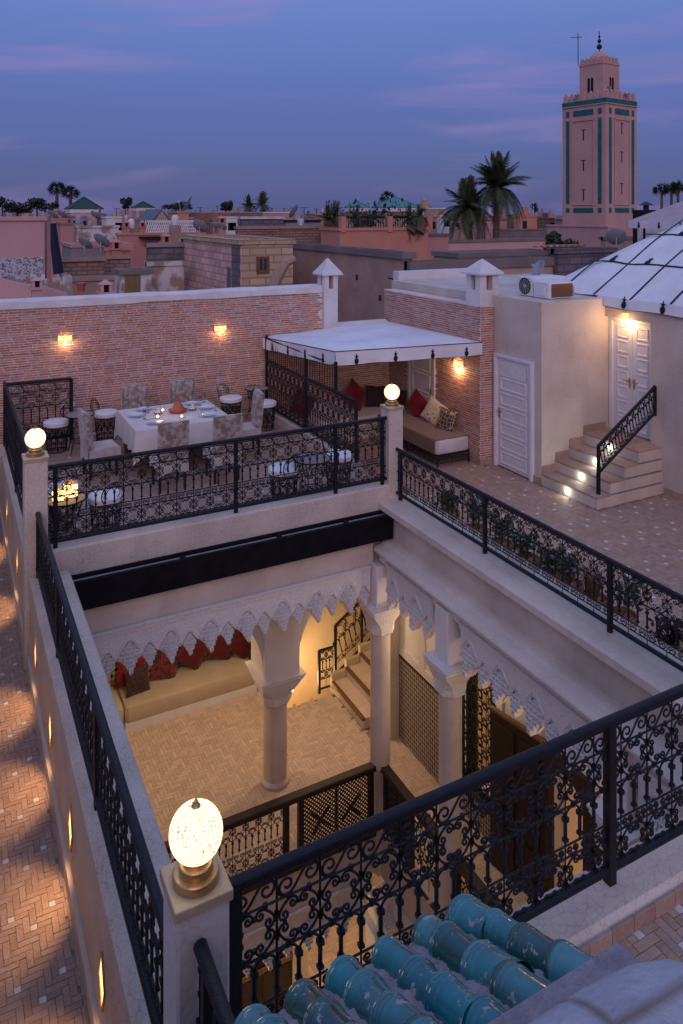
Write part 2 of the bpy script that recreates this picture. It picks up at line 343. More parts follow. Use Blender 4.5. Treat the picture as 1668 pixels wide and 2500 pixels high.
# ------------------------------------------------------------------ fields of small pieces
def near(p): return (Vector(p) - Vector((0, 0, EYE))).length
def field(pieces, parent, names, mats, ztop, t=.012, limit=300, gap=.004):
    """tiles laid flat. pieces: (x0,x1,y0,y1,kind). The ones that show largest are objects, the rest one mesh"""
    pieces = sorted(pieces, key=lambda q: near(((q[0] + q[1]) / 2, (q[2] + q[3]) / 2, ztop)))
    cache = {}; rest = {}
    for i, (x0, x1, y0, y1, k) in enumerate(pieces):
        h = rng.uniform(-.0015, .0015)
        if i < limit:
            key = (round(x1 - x0, 3), round(y1 - y0, 3), k)
            if key not in cache:
                a, b = (x1 - x0) / 2 - gap / 2, (y1 - y0) / 2 - gap / 2
                cache[key] = G().loft([[(-a, -b, -t), (a, -b, -t), (a, b, -t), (-a, b, -t)], [(-a, -b, -.002), (a, -b, -.002), (a, b, -.002), (-a, b, -.002)],
                                       [(-a + .002, -b + .002, 0), (a - .002, -b + .002, 0), (a - .002, b - .002, 0), (-a + .002, b - .002, 0)]]).mesh(names[k], mats[k])
            share(names[k], cache[key], parent, ((x0 + x1) / 2, (y0 + y1) / 2, ztop + h))
        else:
            g = rest.setdefault(k, G()); e = gap / 2
            g.add([(x0 + e, y0 + e, ztop + h - t), (x1 - e, y0 + e, ztop + h - t), (x1 - e, y1 - e, ztop + h - t), (x0 + e, y1 - e, ztop + h - t),
                   (x0 + e, y0 + e, ztop + h), (x1 - e, y0 + e, ztop + h), (x1 - e, y1 - e, ztop + h), (x0 + e, y1 - e, ztop + h)],
                  [(4, 5, 6, 7), (0, 1, 5, 4), (1, 2, 6, 5), (2, 3, 7, 6), (3, 0, 4, 7)])
    for k, g in rest.items(): part(names[k] + '_field', g, mats[k], parent, kind='stuff')
def herring(x0, x1, y0, y1, w=.05, n=3, inside=None, insert=0):
    """herringbone of w x n*w tiles, with a white square let in at regular places when insert > 0"""
    out = []; L = n * w
    for j in range(int((y1 - y0) / w) + 1):
        for i in range(int((x1 - x0) / w) + 1):
            r = (i - j) % (2 * n); X = x0 + i * w; Y = y0 + j * w
            if r == 0: q = [X, min(X + L, x1), Y, Y + w]
            elif r == 2 * n - 1: q = [X, X + w, Y, min(Y + L, y1)]
            else: continue
            if inside and not inside((q[0] + q[1]) / 2, (q[2] + q[3]) / 2): continue
            if q[1] - q[0] < w * .5 or q[3] - q[2] < w * .5: continue
            if insert and r == 0 and i % insert == (j // insert % 2) * (insert // 2) and j % insert == i % insert and q[1] - q[0] > 2 * w:
                out.append((q[0], q[0] + w, q[2], q[3], 1)); q[0] += w
            out.append((*q, 0))
    return out
def brickwork(parent, a, b, z0, z1, out, holes=(), limit=300, name='brick', L=.233, Hh=.045, gap=.0145, proud=.006, cut=None):
    """courses of long thin bricks on the vertical face from a to b (xy), standing proud along 'out'"""
    ax, ay = a; bx, by = b; ln = math.hypot(bx - ax, by - ay); ux, uy = (bx - ax) / ln, (by - ay) / ln
    rows = int((z1 - z0) / Hh); rot = math.atan2(uy, ux); ps = []
    for j in range(rows):
        s = -rng.choice((0, .33, .5, .66)) * L
        zc = z0 + j * Hh + Hh / 2
        while s < ln:
            e = s + L * rng.uniform(.93, 1.05); s0, s1 = max(s, 0), min(e, ln)
            if s1 - s0 > .05:
                c = (s0 + s1) / 2
                if not any(h[0] < c < h[1] and h[2] < zc < h[3] for h in holes) and not (cut and not cut(c, zc)):
                    ps.append((ax + ux * c, ay + uy * c, zc, s1 - s0 - gap))
            s = e
    ps.sort(key=lambda q: near(q[:3]))
    hh = (Hh - gap) / 2; d = .02
    def bx_(l): return G().add([(-l / 2, -d, -hh), (l / 2, -d, -hh), (l / 2, 0, -hh), (-l / 2, 0, -hh), (-l / 2, -d, hh), (l / 2, -d, hh), (l / 2, 0, hh), (-l / 2, 0, hh)],
                               [(3, 2, 1, 0), (4, 5, 6, 7), (0, 1, 5, 4), (1, 2, 6, 5), (3, 0, 4, 7)])
    cache = {}; rest = G(); nx, ny = out
    sgn = 1 if (nx * uy - ny * ux) > 0 else -1      # local -y must look along 'out'
    rr = rot if sgn > 0 else rot + PI
    for i, (px, py, pz, l) in enumerate(ps):
        pr = proud + rng.uniform(-.002, .003)
        loc = (px + nx * pr, py + ny * pr, pz)
        # brick front face sits at local y=-d .. shift so that the face is proud by pr
        loc = (loc[0] - nx * d, loc[1] - ny * d, pz)
        if i < limit:
            key = round(l, 2)
            if key not in cache: cache[key] = bx_(key).mesh(name, 'brick')
            share(name, cache[key], parent, loc, (0, 0, rr))
        else:
            rest.merge(bx_(l), Matrix.Translation(loc) @ Matrix.Rotation(rr, 4, 'Z'))
    if rest.v: part(name + '_courses', rest, 'brick', parent, kind='stuff')
# ------------------------------------------------------------------ levels of the house
ZR = -.65       # right-hand terrace
ZW = -.96       # walkway on the left
ZG = -4.44      # gallery floor one storey down
Z0 = -8.4       # court floor
ZN = .17        # terrace on the near side

# ------------------------------------------------------------------ the setting
structure('ground', G().add([(-4000, -4000, -13), (4000, -4000, -13), (4000, 4000, -13), (-4000, 4000, -13)], [(0, 1, 2, 3)]), 'ground')

wf = structure('walkway', G().box(-2.2, .845, -1, 16, ZW - .3, ZW - .008), 'grout')
field(herring(-.44, .80, 2.6, 15.9, w=.047, n=3, insert=6), wf, ('tile', 'white_tile'), ('bejmat', 'white_tile'), ZW)
field([(.80, .842, 2.6 + i * .2, 2.8 + i * .2, 0) for i in range(60)], wf, ('edge_tile', ''), ('bejmat', ''), ZW + .004)

df = structure('dining_terrace_floor', G().box(1.16, 6.05, 9.63, 15.2, -.30, -.008), 'grout')
field(herring(1.2, 5.9, 9.62, 14.93, w=.056, n=3, insert=12), df, ('tile', 'white_tile'), ('bejmat', 'white_tile'), 0)

rf_ = structure('right_terrace_floor', G().box(5.62, 16, 1.0, 16, -.98, ZR - .008), 'grout')
def in_terrace(x, y): return not (x > 9.40 and y > 8.95) and not (x > 11.2) and not (y > 14.9) and not (x > 9.08 and y > 11.55)
field(herring(6.1, 11.2, 3.0, 14.9, w=.06, n=3, inside=in_terrace, insert=6), rf_, ('tile', 'white_tile'), ('bejmat', 'white_tile'), ZR)

nf = structure('near_terrace_floor', G().box(.85, 12, -6, 3.0, -.6, ZN - .008), 'grout')
field(herring(2.4, 5.6, 1.6, 2.99, w=.056, n=3, insert=6), nf, ('tile', 'white_tile'), ('bejmat', 'white_tile'), ZN)
field([(2.4 + i * .17, 2.57 + i * .17, 2.984, 3.006, 0) for i in range(20)], nf, ('skirting_tile', ''), ('bejmat', ''), ZN + .085, t=.085)

gf = structure('gallery_floor', G().add([(0, 0, 0)], []).box(1.28, 5.1, 9.30, 13.6, ZG - .35, ZG - .008).box(5.1, 6.7, 9.30, 12.10, ZG - .35, ZG - .008).box(5.45, 6.7, 2.4, 9.30, ZG - .35, ZG - .008).box(6.701, 9.0, 10.6, 12.2, ZG - .35, ZG - .009), 'grout')
def in_gallery(x, y):
    if x < 5.42: return y > 9.3 and (x < 5.1 or y < 12.1)
    return x < 6.62 and (y < 10.6 or (y < 12.1 and x < 6.2))
field(herring(1.32, 6.62, 4.5, 13.5, w=.056, n=3, inside=in_gallery), gf, ('tile', ''), ('bejmat_pale', ''), ZG)

cf = structure('court_floor', G().box(-.5, 9, 1, 14, Z0 - .3, Z0 - .008), 'grout')
field(herring(1.6, 7.2, 7.4, 12.8, w=.075, n=3), cf, ('tile', ''), ('bejmat_pale', ''), Z0, limit=120)

# ------------------------------------------------------------------ iron scrollwork
def spiral(P, T, side, rho, turns=1.2, k=12, shrink=.74):
    """points curling off P along tangent T, to the left (side=1) or right (-1)"""
    nx, nz_ = (-T[1] * side, T[0] * side); C = (P[0] + nx * rho, P[1] + nz_ * rho); a0 = math.atan2(P[1] - C[1], P[0] - C[0]); out = []
    for i in range(1, k + 1):
        s = i / k; r = rho * (1 - shrink + shrink * (1 - s) ** 1.25); a = a0 + side * s * turns * 2 * PI; out.append((C[0] + r * math.cos(a), C[1] + r * math.sin(a)))
    return out
def xz(pts): return [(p[0], 0, p[1]) for p in pts]
SCROLL = {}
def scroll_mesh(kind, w, h, r=.0055, n=4):
    key = (kind, round(w, 4), round(h, 4), r, n)
    if key in SCROLL: return SCROLL[key]
    g = G()
    if kind == 'ring':
        Rr = w * .485; sz = h / w
        for q in range(4):
            a1, a2 = q * PI / 2 + R(23), q * PI / 2 + R(67); arc = []
            for i in range(9):
                a = a1 + (a2 - a1) * i / 8; arc.append((Rr * math.cos(a), Rr * math.sin(a)))
            end = spiral(arc[-1], (-math.sin(a2), math.cos(a2)), 1, Rr * .265, 1.35, 14, .84)
            start = spiral(arc[0], (math.sin(a1), -math.cos(a1)), -1, Rr * .265, 1.35, 14, .84)
            g.tube(xz([(x, z * sz) for x, z in start[::-1] + arc + end]), r, n)
        for q in range(4):
            a = q * PI / 2; g.box(Rr * .66 * math.cos(a) - r * 1.3, Rr * .66 * math.cos(a) + r * 1.3, -r * 1.3, r * 1.3, Rr * sz * .66 * math.sin(a) - r * 1.3, Rr * sz * .66 * math.sin(a) + r * 1.3)
            for da in (-30, 30):
                b = a + R(da); g.box(w * .5 * math.cos(a) + Rr * .5 * abs(math.sin(a)) * math.cos(b) * 2 - r * 1.5, w * .5 * math.cos(a) + Rr * .5 * abs(math.sin(a)) * math.cos(b) * 2 + r * 1.5, -r * 1.5, r * 1.5,
                                     h * .5 * math.sin(a) + Rr * sz * .5 * abs(math.cos(a)) * math.sin(b) * 2 - r * 1.5, h * .5 * math.sin(a) + Rr * sz * .5 * abs(math.cos(a)) * math.sin(b) * 2 + r * 1.5)
    elif kind == 's':
        rho = h * .40; P1 = (-w * .27, -h * .46); P2 = (w * .27, h * .46)
        a = spiral(P1, (-1, 0), -1, rho, 1.15); b = spiral(P2, (1, 0), -1, rho, 1.15); mid = []
        for i in range(9):
            t = i / 8; u = t * t * (3 - 2 * t); mid.append((P1[0] + (P2[0] - P1[0]) * t, P1[1] + (P2[1] - P1[1]) * u))
        g.tube(xz(a[::-1] + mid + b), r, n)
        for sx in (-1, 1):
            g.tube(xz([(sx * w * .5, -sx * h * .05), (sx * w * .46, sx * h * .28), (sx * w * .36, sx * h * .46)]), r, n)
    elif kind == 'bars':
        for x0 in (-w / 2, 0):
            arc = [(x0 + w / 4 + w / 4 * math.cos(a), h / 2 - w * .27 + w * .25 * math.sin(a)) for a in [PI * i / 8 for i in range(9)]]
            g.tube(xz(arc), r, n)
            zt = h / 2 - w * .25; zb = -h * .34
            g.tube([(x0, 0, zb), (x0, 0, zt)], r * 1.75, max(n, 6)); g.tube([(x0, 0, -h / 2), (x0, 0, zb)], r, n)
            g.box(x0 - r * 2.6, x0 + r * 2.6, -r * 2.4, r * 2.4, zt - r * 3, zt + r); g.box(x0 - r * 2.3, x0 + r * 2.3, -r * 2.2, r * 2.2, zb - r, zb + r * 2)
            for sx in (-1, 1):
                g.tube(xz([(x0 + sx * r, zb)] + spiral((x0 + sx * r * 1.2, zb), (sx * .4, -.92), -sx, w * .045, .9, 7)), r * .8, n)
    elif kind == 'curl':
        for x0 in (-w / 4, w / 4):
            for sx in (-1, 1):
                P = (x0 + sx * w * .02, -h * .42); pts = [P, (x0 + sx * w * .10, -h * .36), (x0 + sx * w * .185, -h * .05)]
                g.tube(xz(pts + spiral(pts[-1], (sx * .2, .98), sx, h * .30, 1.1, 10)), r, n)
    SCROLL[key] = g.mesh({'ring': 'scroll_ring', 's': 's_scroll', 'bars': 'baluster_arch', 'curl': 'curl'}[kind], 'iron', True)
    return SCROLL[key]
PNAME = {'ring': 'scroll_ring', 's': 's_scroll', 'bars': 'baluster_arch', 'curl': 'curl_pair'}
def railing(name, label, p0, p1, ztop, zbase, rows, posts=(), cell=.215, rail_r=.026, r=.0055, n=4, rise=0.0, group=None, foot=.05, ext=0.0, bottom=True, post_r=.024):
    """rows from the top down: (kind, height). rise: climb of the rail per metre (stair rails)"""
    L = math.hypot(p1[0] - p0[0], p1[1] - p0[1]); rz = math.atan2(p1[1] - p0[1], p1[0] - p0[0])
    t = thing(name, label, 'railing', (p0[0], p0[1], zbase), rz, group)
    H_ = ztop - zbase; OFF[t.name] = (0, 0, 0)
    def sh(x, z): return (x, 0, z + rise * x)
    part('top_rail', G().tube([sh(-ext, H_ - rail_r), sh(L + ext, H_ - rail_r)], rail_r, 10), 'iron', t, True)
    zb = foot + rail_r
    if bottom: part('bottom_rail', G().tube([sh(-ext, zb), sh(L + ext, zb)], rail_r * .92, 10), 'iron', t, True)
    zc = H_ - 2 * rail_r - .012; nc = max(1, round(L / cell)); w = L / nc
    part('crossbar', G().tube([sh(0, zc), sh(L, zc)], r * 1.3, 4), 'iron', t)
    levels = []
    for kind, h in rows:
        levels.append((kind, h, zc - h / 2)); zc -= h
        part('crossbar', G().tube([sh(0, zc), sh(L, zc)], r * 1.3, 4), 'iron', t)
    up = G().tube([(0, 0, zb), (0, 0, H_ - rail_r)], r, 4).mesh('upright', 'iron')
    for i in range(nc + 1): share('upright', up, t, (i * w, 0, rise * i * w))
    for i in range(nc):
        for kind, h, z in levels:
            o = share(PNAME[kind], scroll_mesh(kind, w, h, r, n), t, ((i + .5) * w, 0, z + rise * (i + .5) * w))
            if rise:
                o.matrix_local = Matrix(((1, 0, 0, (i + .5) * w), (0, 1, 0, 0), (rise, 0, 1, z + rise * (i + .5) * w), (0, 0, 0, 1)))
    pm = G().bbox(-post_r, post_r, -post_r, post_r, 0, H_ - rail_r, .006).mesh('post', 'iron')
    for x in posts: share('post', pm, t, (x, 0, rise * x))
    return t

FULL = [('s', .105), ('ring', .215), ('bars', .205), ('curl', .075), ('ring', .205)]
LOW = [('ring', .21), ('bars', .235), ('curl', .075)]

# near side of the court
railing('iron_railing', 'black wrought iron railing leaving the large glowing lamp, above the turquoise tiles', (1.125, 3.2), (6.2, 3.2), 1.245, .272,
        [('s', .12), ('ring', .225), ('bars', .215), ('curl', .07), ('ring', .20)], posts=(.015, 2.335, 4.615), cell=.225, rail_r=.029, r=.0062, n=6, post_r=.03, ext=.09)
# far side, below the dining terrace
railing('iron_railing', 'black scrollwork iron railing along the edge of the dining terrace', (1.06, 9.42), (5.66, 9.42), 1.252, .272, FULL, posts=(.09, 2.32, 3.79, 4.55), ext=.06)
# right side with planters
railing('iron_railing', 'low black iron railing on the plaster ledge with plants growing behind it', (5.81, 9.30), (5.81, 2.3), .80, .069, LOW, posts=(.06, 1.98, 3.93, 5.9), cell=.218, ext=.05)
# left side
railing('iron_railing', 'black iron railing on the left parapet, between two lamp posts above the lit walkway', (.94, 3.24), (.94, 9.24), .80, .069, LOW, posts=(.05, 2.2, 4.22, 5.95), cell=.215, rail_r=.03)
# left edge of the dining terrace
railing('iron_railing', 'black iron railing beside the dining terrace, from the globe lamp back to the brick wall', (.93, 9.62), (.93, 14.5), 1.25, .12, FULL, posts=(.03, 2.4, 4.85), cell=.215)
railing('iron_railing', 'freestanding black iron screen panel against the brick wall', (.97, 14.62), (2.06, 14.62), 1.19, .03, [('s', .13), ('ring', .27), ('bars', .30), ('curl', .09), ('ring', .22)], posts=(.0, 1.09), cell=.27, post_r=.03, rail_r=.03)
# handrail that starts at the near post and comes towards the viewer
railing('iron_railing', 'black iron handrail leaving the front of the near lamp post', (.92, 2.99), (.92, -.8), 1.25, ZN, LOW, posts=(.10, 2.0), cell=.22, rail_r=.03)

# ------------------------------------------------------------------ parapets, pillars, lamps
pp = thing('parapet', 'low plaster parapet wall with diamond lights, between walkway and court', 'wall', (.85, 3.0, ZW))
pw = part('wall', G().prism([(.85, ZW), (1.285, ZW), (1.285, .039), (1.26, .069), (.885, .069), (.85, .03)], 3.31, 9.22, 'y'), 'plaster', pp)
part('wall_lower', G().box(.858, 1.279, 3.0, 13.7, Z0, ZW - .002), 'plaster', pp)
part('skirting', G().prism([(.82, ZW), (.85, ZW), (.85, ZW + .16), (.835, ZW + .16), (.82, ZW + .145)], 3.0, 9.2, 'y'), 'plaster_fine', pp)
bw0 = thing('added_shade_wall', 'unseen plaster wall added outside the lit walkway to shade it', 'wall', (-.5, 8, ZW))  # out of view, added to keep sky light off the walkway
part('wall', G().box(-.75, -.45, -1, 16, ZW - .3, 1.1), 'plaster_fine', bw0)
p2_ = thing('parapet', 'plaster parapet with a rounded end, below the railing of the dining terrace', 'wall', (.85, 9.5, ZW))
prof = [(9.48, ZW), (14.4, ZW)] + [(14.4 - .55 + .55 * math.cos(a), .1 - .55 + .55 * math.sin(a)) for a in [PI / 2 * i / 6 for i in range(7)]] + [(9.48, .1)]
part('wall', G().prism(prof, .85, 1.15, 'x'), 'plaster_fine', p2_)
part('skirting', G().box(.82, .849, 9.2, 14.3, ZW, ZW + .15), 'plaster_fine', p2_)

fp = thing('parapet', 'cream crackled plaster parapet under the dining terrace railing', 'wall', (1.285, 9.35, -.4))
part('wall', G().prism([(9.35, -.735), (9.62, -.735), (9.62, .25), (9.60, .272), (9.375, .272), (9.35, .25)], 1.052, 5.678, 'x'), 'plaster', fp)
rp = thing('ledge', 'wide smooth plaster ledge carrying the right railing', 'ledge', (5.5, 6, ZR))
part('ledge_slab', G().prism([(5.5, -.03), (5.52, -.045), (6.12, -.045), (6.12, .069), (5.535, .069), (5.505, .045)], 2.6, 9.345, 'y'), 'plaster_fine', rp)
part('wall', G().box(5.63, 6.12, 2.6, 9.6, -.9, -.046), 'plaster_fine', rp)
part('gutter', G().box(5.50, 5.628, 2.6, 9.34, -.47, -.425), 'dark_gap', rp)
cprof = [(5.63, -.61), (5.44, -.61), (5.425, -.595), (5.425, -.575), (5.36, -.565), (5.335, -.545), (5.33, -.515), (5.345, -.49), (5.375, -.475), (5.46, -.455), (5.475, -.435), (5.50, -.425), (5.63, -.42)]
part('cornice', G().prism(cprof, 2.6, 9.19, 'y'), 'plaster_fine', rp, True)
np_ = thing('parapet', 'cream crackled plaster parapet under the near railing, above the terrace tiles', 'wall', (1.2, 3.1, 0))
part('wall', G().prism([(3.008, -.6), (3.34, -.6), (3.34, .25), (3.32, .273), (3.05, .273), (3.008, .235)], 1.06, 7.5, 'x'), 'plaster', np_)
part('wall_lower', G().box(1.128, 7.5, 3.02, 3.335, Z0, -.602), 'plaster_fine', np_)

def pillar(label, x, y, w, z0, z1, lamp_label, watts):
    p = thing('pillar', label, 'pillar', (x, y, z0)); h = w / 2
    part('shaft', G().bbox(x - h, x + h, y - h, y + h, z0, z1 - .045, .012), 'plaster_old' if z0 < 0 and y < 5 else 'plaster', p)
    part('cap', G().bbox(x - h - .012, x + h + .012, y - h - .012, y + h + .012, z1 - .043, z1, .006), 'cap_stone', p)
    l = thing('globe_lamp', lamp_label, 'lamp', (x, y, z1))
    part('base', G().lathe([(.098, 0), (.098, .035), (.094, .04), (.072, .04), (.072, .072), (.068, .076), (.055, .076), (.055, .095)], 32, (x, y, z1)), 'brass', l, True)
    part('globe', G().sphere((x, y, z1 + .195), .113, 40, 24), 'globe_glow', l, True)
    part('finial', G().lathe([(.022, 0), (.016, .01), (.006, .016), (.009, .024), (.003, .034)], 14, (x, y, z1 + .303)), 'brass', l, True)
    lamp('light', l, (x, y, z1 + .195), watts, (1.0, .60, .27), .11)
    return p
glow('globe_glow', (1.0, .76, .43), 3.2, .11, 118, (.42, .25, .08))
pillar('plaster post with veined cracks under the large glowing lamp beside the turquoise tiles', 0.942, 3.12, .225, -.6, 1.385, 'large glowing pierced globe lamp on the veined post nearest the turquoise tiles', 11)
pillar('plaster post with a globe lamp at the left corner of the dining terrace', 0.925, 9.36, .25, ZW, 1.41, 'glowing pierced globe lamp at the end of the dining terrace beside the lit walkway', 8)
pillar('plaster post with a globe lamp between the dining terrace and the plaster ledge', 5.80, 9.46, .24, -.6, 1.385, 'glowing pierced globe lamp in front of the cushioned lounge', 8)

# ------------------------------------------------------------------ diamond lights in the walkway wall
glow('diamond_glow', (1.0, .58, .20), 4.0, .12, 60, (.4, .25, .1))
for i, (yy, zz) in enumerate(((4.73, -.46), (6.02, -.46), (7.25, -.45), (8.5, -.43), (10.75, -.38), (12.6, -.36))):
    t = thing('diamond_light', 'small lit brass lattice diamond set in the wall beside the walkway', 'light', (.848, yy, zz), 0, 'diamond lights along the walkway')
    def dia(s, x): return [(x, yy, zz - .17 * s), (x, yy + .085 * s, zz), (x, yy, zz + .17 * s), (x, yy - .085 * s, zz)]
    part('frame', G().loft([dia(1.1, .852), dia(1.1, .838), dia(.92, .838), dia(.92, .846)], False), 'brass', t)
    part('lattice', G().add(dia(.95, .843), [(0, 1, 2, 3)]), 'diamond_glow', t)
    lamp('light', t, (.825, yy, zz), 22, (1.0, .56, .24), .04, R(98), (-.62, 0, -.78))

# ------------------------------------------------------------------ black roof-blind housing along the far wall
bt = thing('roof_blind_box', 'long black steel trough fixed along the far wall under the dining terrace', 'trough', (1.29, 9.1, -.385))
part('trough', G().prism([(9.1, -.385), (9.347, -.385), (9.347, -.06), (9.31, -.06), (9.31, -.12), (9.155, -.12), (9.155, -.05), (9.1, -.05)], 1.29, 5.60, 'x'), 'black_steel', bt)
part('track', G().box(1.30, 5.59, 9.16, 9.30, -.118, -.10), 'metal_grey', bt)
for xx in (2.6, 3.9, 4.9): part('bracket', G().box(xx, xx + .05, 9.158, 9.308, -.099, -.07), 'black_steel', bt)

# ------------------------------------------------------------------ carved stucco fronts with muqarnas
MUQ = {}
def pendant(big):
    if big in MUQ: return MUQ[big]
    g = G(); cw = .057; tiers = 7 if big else 5; th = .052
    # front view: peak at the top, widening, then shrinking to one hanging point
    counts = ([1, 3, 4, 5, 3, 2, 1] if big else [1, 2, 3, 2, 1]); z = 0
    for k, c in enumerate(counts):
        hgt = th * (1.0 if k < tiers - 1 else 1.25)
        for i in range(c):
            xo = (i - (c - 1) / 2) * cw; edge = abs(i - (c - 1) / 2) / max(1, (c - 1) / 2 + .5)
            yd = -.022 - .019 * k * (1 - .35 * edge) if k < tiers - 1 else -.022 - .019 * (tiers - 2)
            zz = z - rng.uniform(0, .006)
            a = cw * .45
            # little niche: two jambs, a sunk back and a drop below
            zb = zz - hgt * .62
            for xa, xb, yy in ((xo - a, xo - a * .55, yd), (xo + a * .55, xo + a, yd), (xo - a * .55, xo + a * .55, yd + .022)): g.box(xa, xb, yy, .03, zb, zz)
            g.box(xo - a, xo + a, yd - .003, .03, zz, zz + hgt * .10)
            g.loft([[(xo - a, .03, zb), (xo + a, .03, zb), (xo + a, yd, zb), (xo - a, yd, zb)], [(xo - a * .7, .03, zz - hgt * .8), (xo + a * .7, .03, zz - hgt * .8), (xo + a * .7, yd + .008, zz - hgt * .8), (xo - a * .7, yd + .008, zz - hgt * .8)],
                    [(xo - a * .2, .02, zz - hgt * 1.25), (xo + a * .2, .02, zz - hgt * 1.25), (xo + a * .2, min(.015, yd + .03), zz - hgt * 1.25), (xo - a * .2, min(.015, yd + .03), zz - hgt * 1.25)]])
        z -= th * .86
    hw = .150 if big else .088; ht = .30 if big else .215
    core = [(0, .01), (hw * .5, -ht * .22), (hw, -ht * .45), (hw * .95, -ht * .62), (hw * .5, -ht * .82), (hw * .12, -ht * 1.12), (-hw * .12, -ht * 1.12), (-hw * .5, -ht * .82), (-hw * .95, -ht * .62), (-hw, -ht * .45), (-hw * .5, -ht * .22)]
    g.prism(core, .045, -.012, 'y')
    MUQ[big] = g.mesh('muqarnas_pendant', 'stucco'); return MUQ[big]
def arch_edge(xc, half, zv, zp, n=8):
    """pointed, slightly cusped arch from valley to peak to valley"""
    pts = []
    for i in range(-n, n + 1):
        u = i / n; a = abs(u); rise_ = 1 - a ** 1.7
        rise_ += .05 * math.sin(a * PI * 3) * (1 - a)
        pts.append((xc + half * u, zv + (zp - zv) * rise_))
    return pts
def lambrequin(parent, L, z0, place, periods):
    """carved front of length L, local x along it, local -y outwards; top at z=z0. place(x) -> object placing function"""
    per = L / periods; depth_v = -.31; g = G(); edge = []
    for k in range(periods):
        xa = k * per
        edge += arch_edge(xa + per * .32, per * .30, z0 + depth_v, z0 - .115)[:-1]
        edge += arch_edge(xa + per * .80, per * .18, z0 + depth_v, z0 - .19, 6)[:-1]
    edge = [(0, z0 + depth_v)] + edge + [(L, z0 + depth_v)]
    poly = [(0, z0), *edge, (L, z0)]
    clean = [poly[0]]
    for q in poly[1:]:
        if math.hypot(q[0] - clean[-1][0], q[1] - clean[-1][1]) > 1e-4: clean.append(q)
    def loc(x, y, z): return place(x, y, z)
    fr = [loc(x, 0, z) for x, z in clean]; bk = [loc(x, .10, z) for x, z in clean]
    gg = G().loft([fr, bk]); part('carved_panel', gg, 'carved', parent)
    # raised ribs that follow the arches, moulding above
    rib = G()
    for k in range(periods):
        xa = k * per
        for off in (.028, .055):
            pts = arch_edge(xa + per * .32, per * .30 + off * .4, z0 + depth_v + off * .4, z0 - .115 + off, 8)
            rib.tube([loc(x, -.004, z) for x, z in pts[2:-2]], .007, 4)
        pts = arch_edge(xa + per * .80, per * .18, z0 + depth_v + .02, z0 - .19 + .035, 6); rib.tube([loc(x, -.004, z) for x, z in pts[2:-2]], .006, 4)
    part('arch_ribs', rib, 'stucco', parent)
    mo = G()
    for zz, hh, dd in ((z0 + .001, .05, .016), (z0 + .052, .018, .03), (z0 + .071, .02, .045)):
        a = [loc(0, -dd, zz), loc(L, -dd, zz), loc(L, .1, zz), loc(0, .1, zz)]; b = [loc(0, -dd, zz + hh - .002), loc(L, -dd, zz + hh - .002), loc(L, .1, zz + hh - .002), loc(0, .1, zz + hh - .002)]
        mo.loft([a, b])
    part('moulding', mo, 'carved', parent)
    o0 = Vector(loc(0, 0, 0)); rot = math.atan2((Vector(loc(1, 0, 0)) - o0).y, (Vector(loc(1, 0, 0)) - o0).x)
    for k in range(periods):
        xa = k * per; s = per / .53
        share('muqarnas_pendant', pendant(True), parent, loc(xa + per * .32, .03, z0 - .135), (0, 0, rot), (s, 1, 1))
        share('muqarnas_pendant', pendant(False), parent, loc(xa + per * .80, .03, z0 - .215), (0, 0, rot), (s, 1, 1))

ff = thing('stucco_front', 'white carved stucco front with hanging muqarnas under the black trough, above the gallery sofa', 'facade', (1.29, 9.2, -1.3))
part('band', G().box(1.29, 5.34, 9.215, 9.45, -.733, -.386), 'plaster_fine', ff)
part('backing', G().box(1.29, 5.34, 9.262, 9.48, -1.115, -.735), 'stucco', ff)
lambrequin(ff, 3.98, -.83, lambda x, y, z: (1.31 + x, 9.215 + y, z), 8)
rf2 = thing('stucco_front', 'white carved stucco front with hanging muqarnas below the right-hand ledge', 'facade', (5.4, 6, -1.3))
part('band', G().box(5.43, 5.62, 2.6, 9.2, -.70, -.61), 'stucco', rf2)
for (ya, yb, n_) in ((9.0, 7.88, 2), (7.30, 5.10, 4), (4.70, 3.40, 2)):
    part('backing', G().box(5.477, 5.62, yb, ya, -1.015, -.70), 'stucco', rf2)
    lambrequin(rf2, ya - yb, -.73, lambda x, y, z, ya=ya: (5.43 + y, ya - x, z), n_)

def column(label, x, y, z0, z1, ztop, d, capw, cap_h, group=None, base=True, pf=.62):
    c = thing('column', label, 'column', (x, y, z0)); r = d / 2
    part('shaft', G().lathe([(r, z0), (r * 1.0, z1)], 28, (x, y, 0)), 'plaster_fine', c, True)
    if base: part('base', G().lathe([(r * 1.22, z0), (r * 1.22, z0 + .05), (r * 1.1, z0 + .075), (r * 1.0, z0 + .09)], 28, (x, y, 0)), 'plaster_fine', c, True)
    h = capw / 2; ring8 = lambda a, b, z: [(x + a, y - b, z), (x + a, y + b, z), (x + b, y + a, z), (x - b, y + a, z), (x - a, y + b, z), (x - a, y - b, z), (x - b, y - a, z), (x + b, y - a, z)]
    part('capital', G().loft([ring8(r * 1.02, r * .55, z1), ring8(r * 1.25, r * .6, z1 + cap_h * .10), ring8(r * 1.27, r * .62, z1 + cap_h * .38), ring8(h * .82, h * .55, z1 + cap_h * .62), ring8(h * .93, h * .86, z1 + cap_h * .9), ring8(h * .95, h * .93, z1 + cap_h)]), 'carved', c)
    part('abacus', G().loft([ring8(h * .95, h * .95, z1 + cap_h + .001), ring8(h * 1.02, h * 1.01, z1 + cap_h + .03), ring8(h * 1.0, h * .99, z1 + cap_h + .045), ring8(h * 1.08, h * 1.07, z1 + cap_h + .07), ring8(h * 1.08, h * 1.07, z1 + cap_h + .09)]), 'stucco', c)
    part('pier', G().bbox(x - h * pf, x + h * pf, y - h * pf, y + h * pf, z1 + cap_h + .091, ztop, .012), 'stucco', c)
    return c
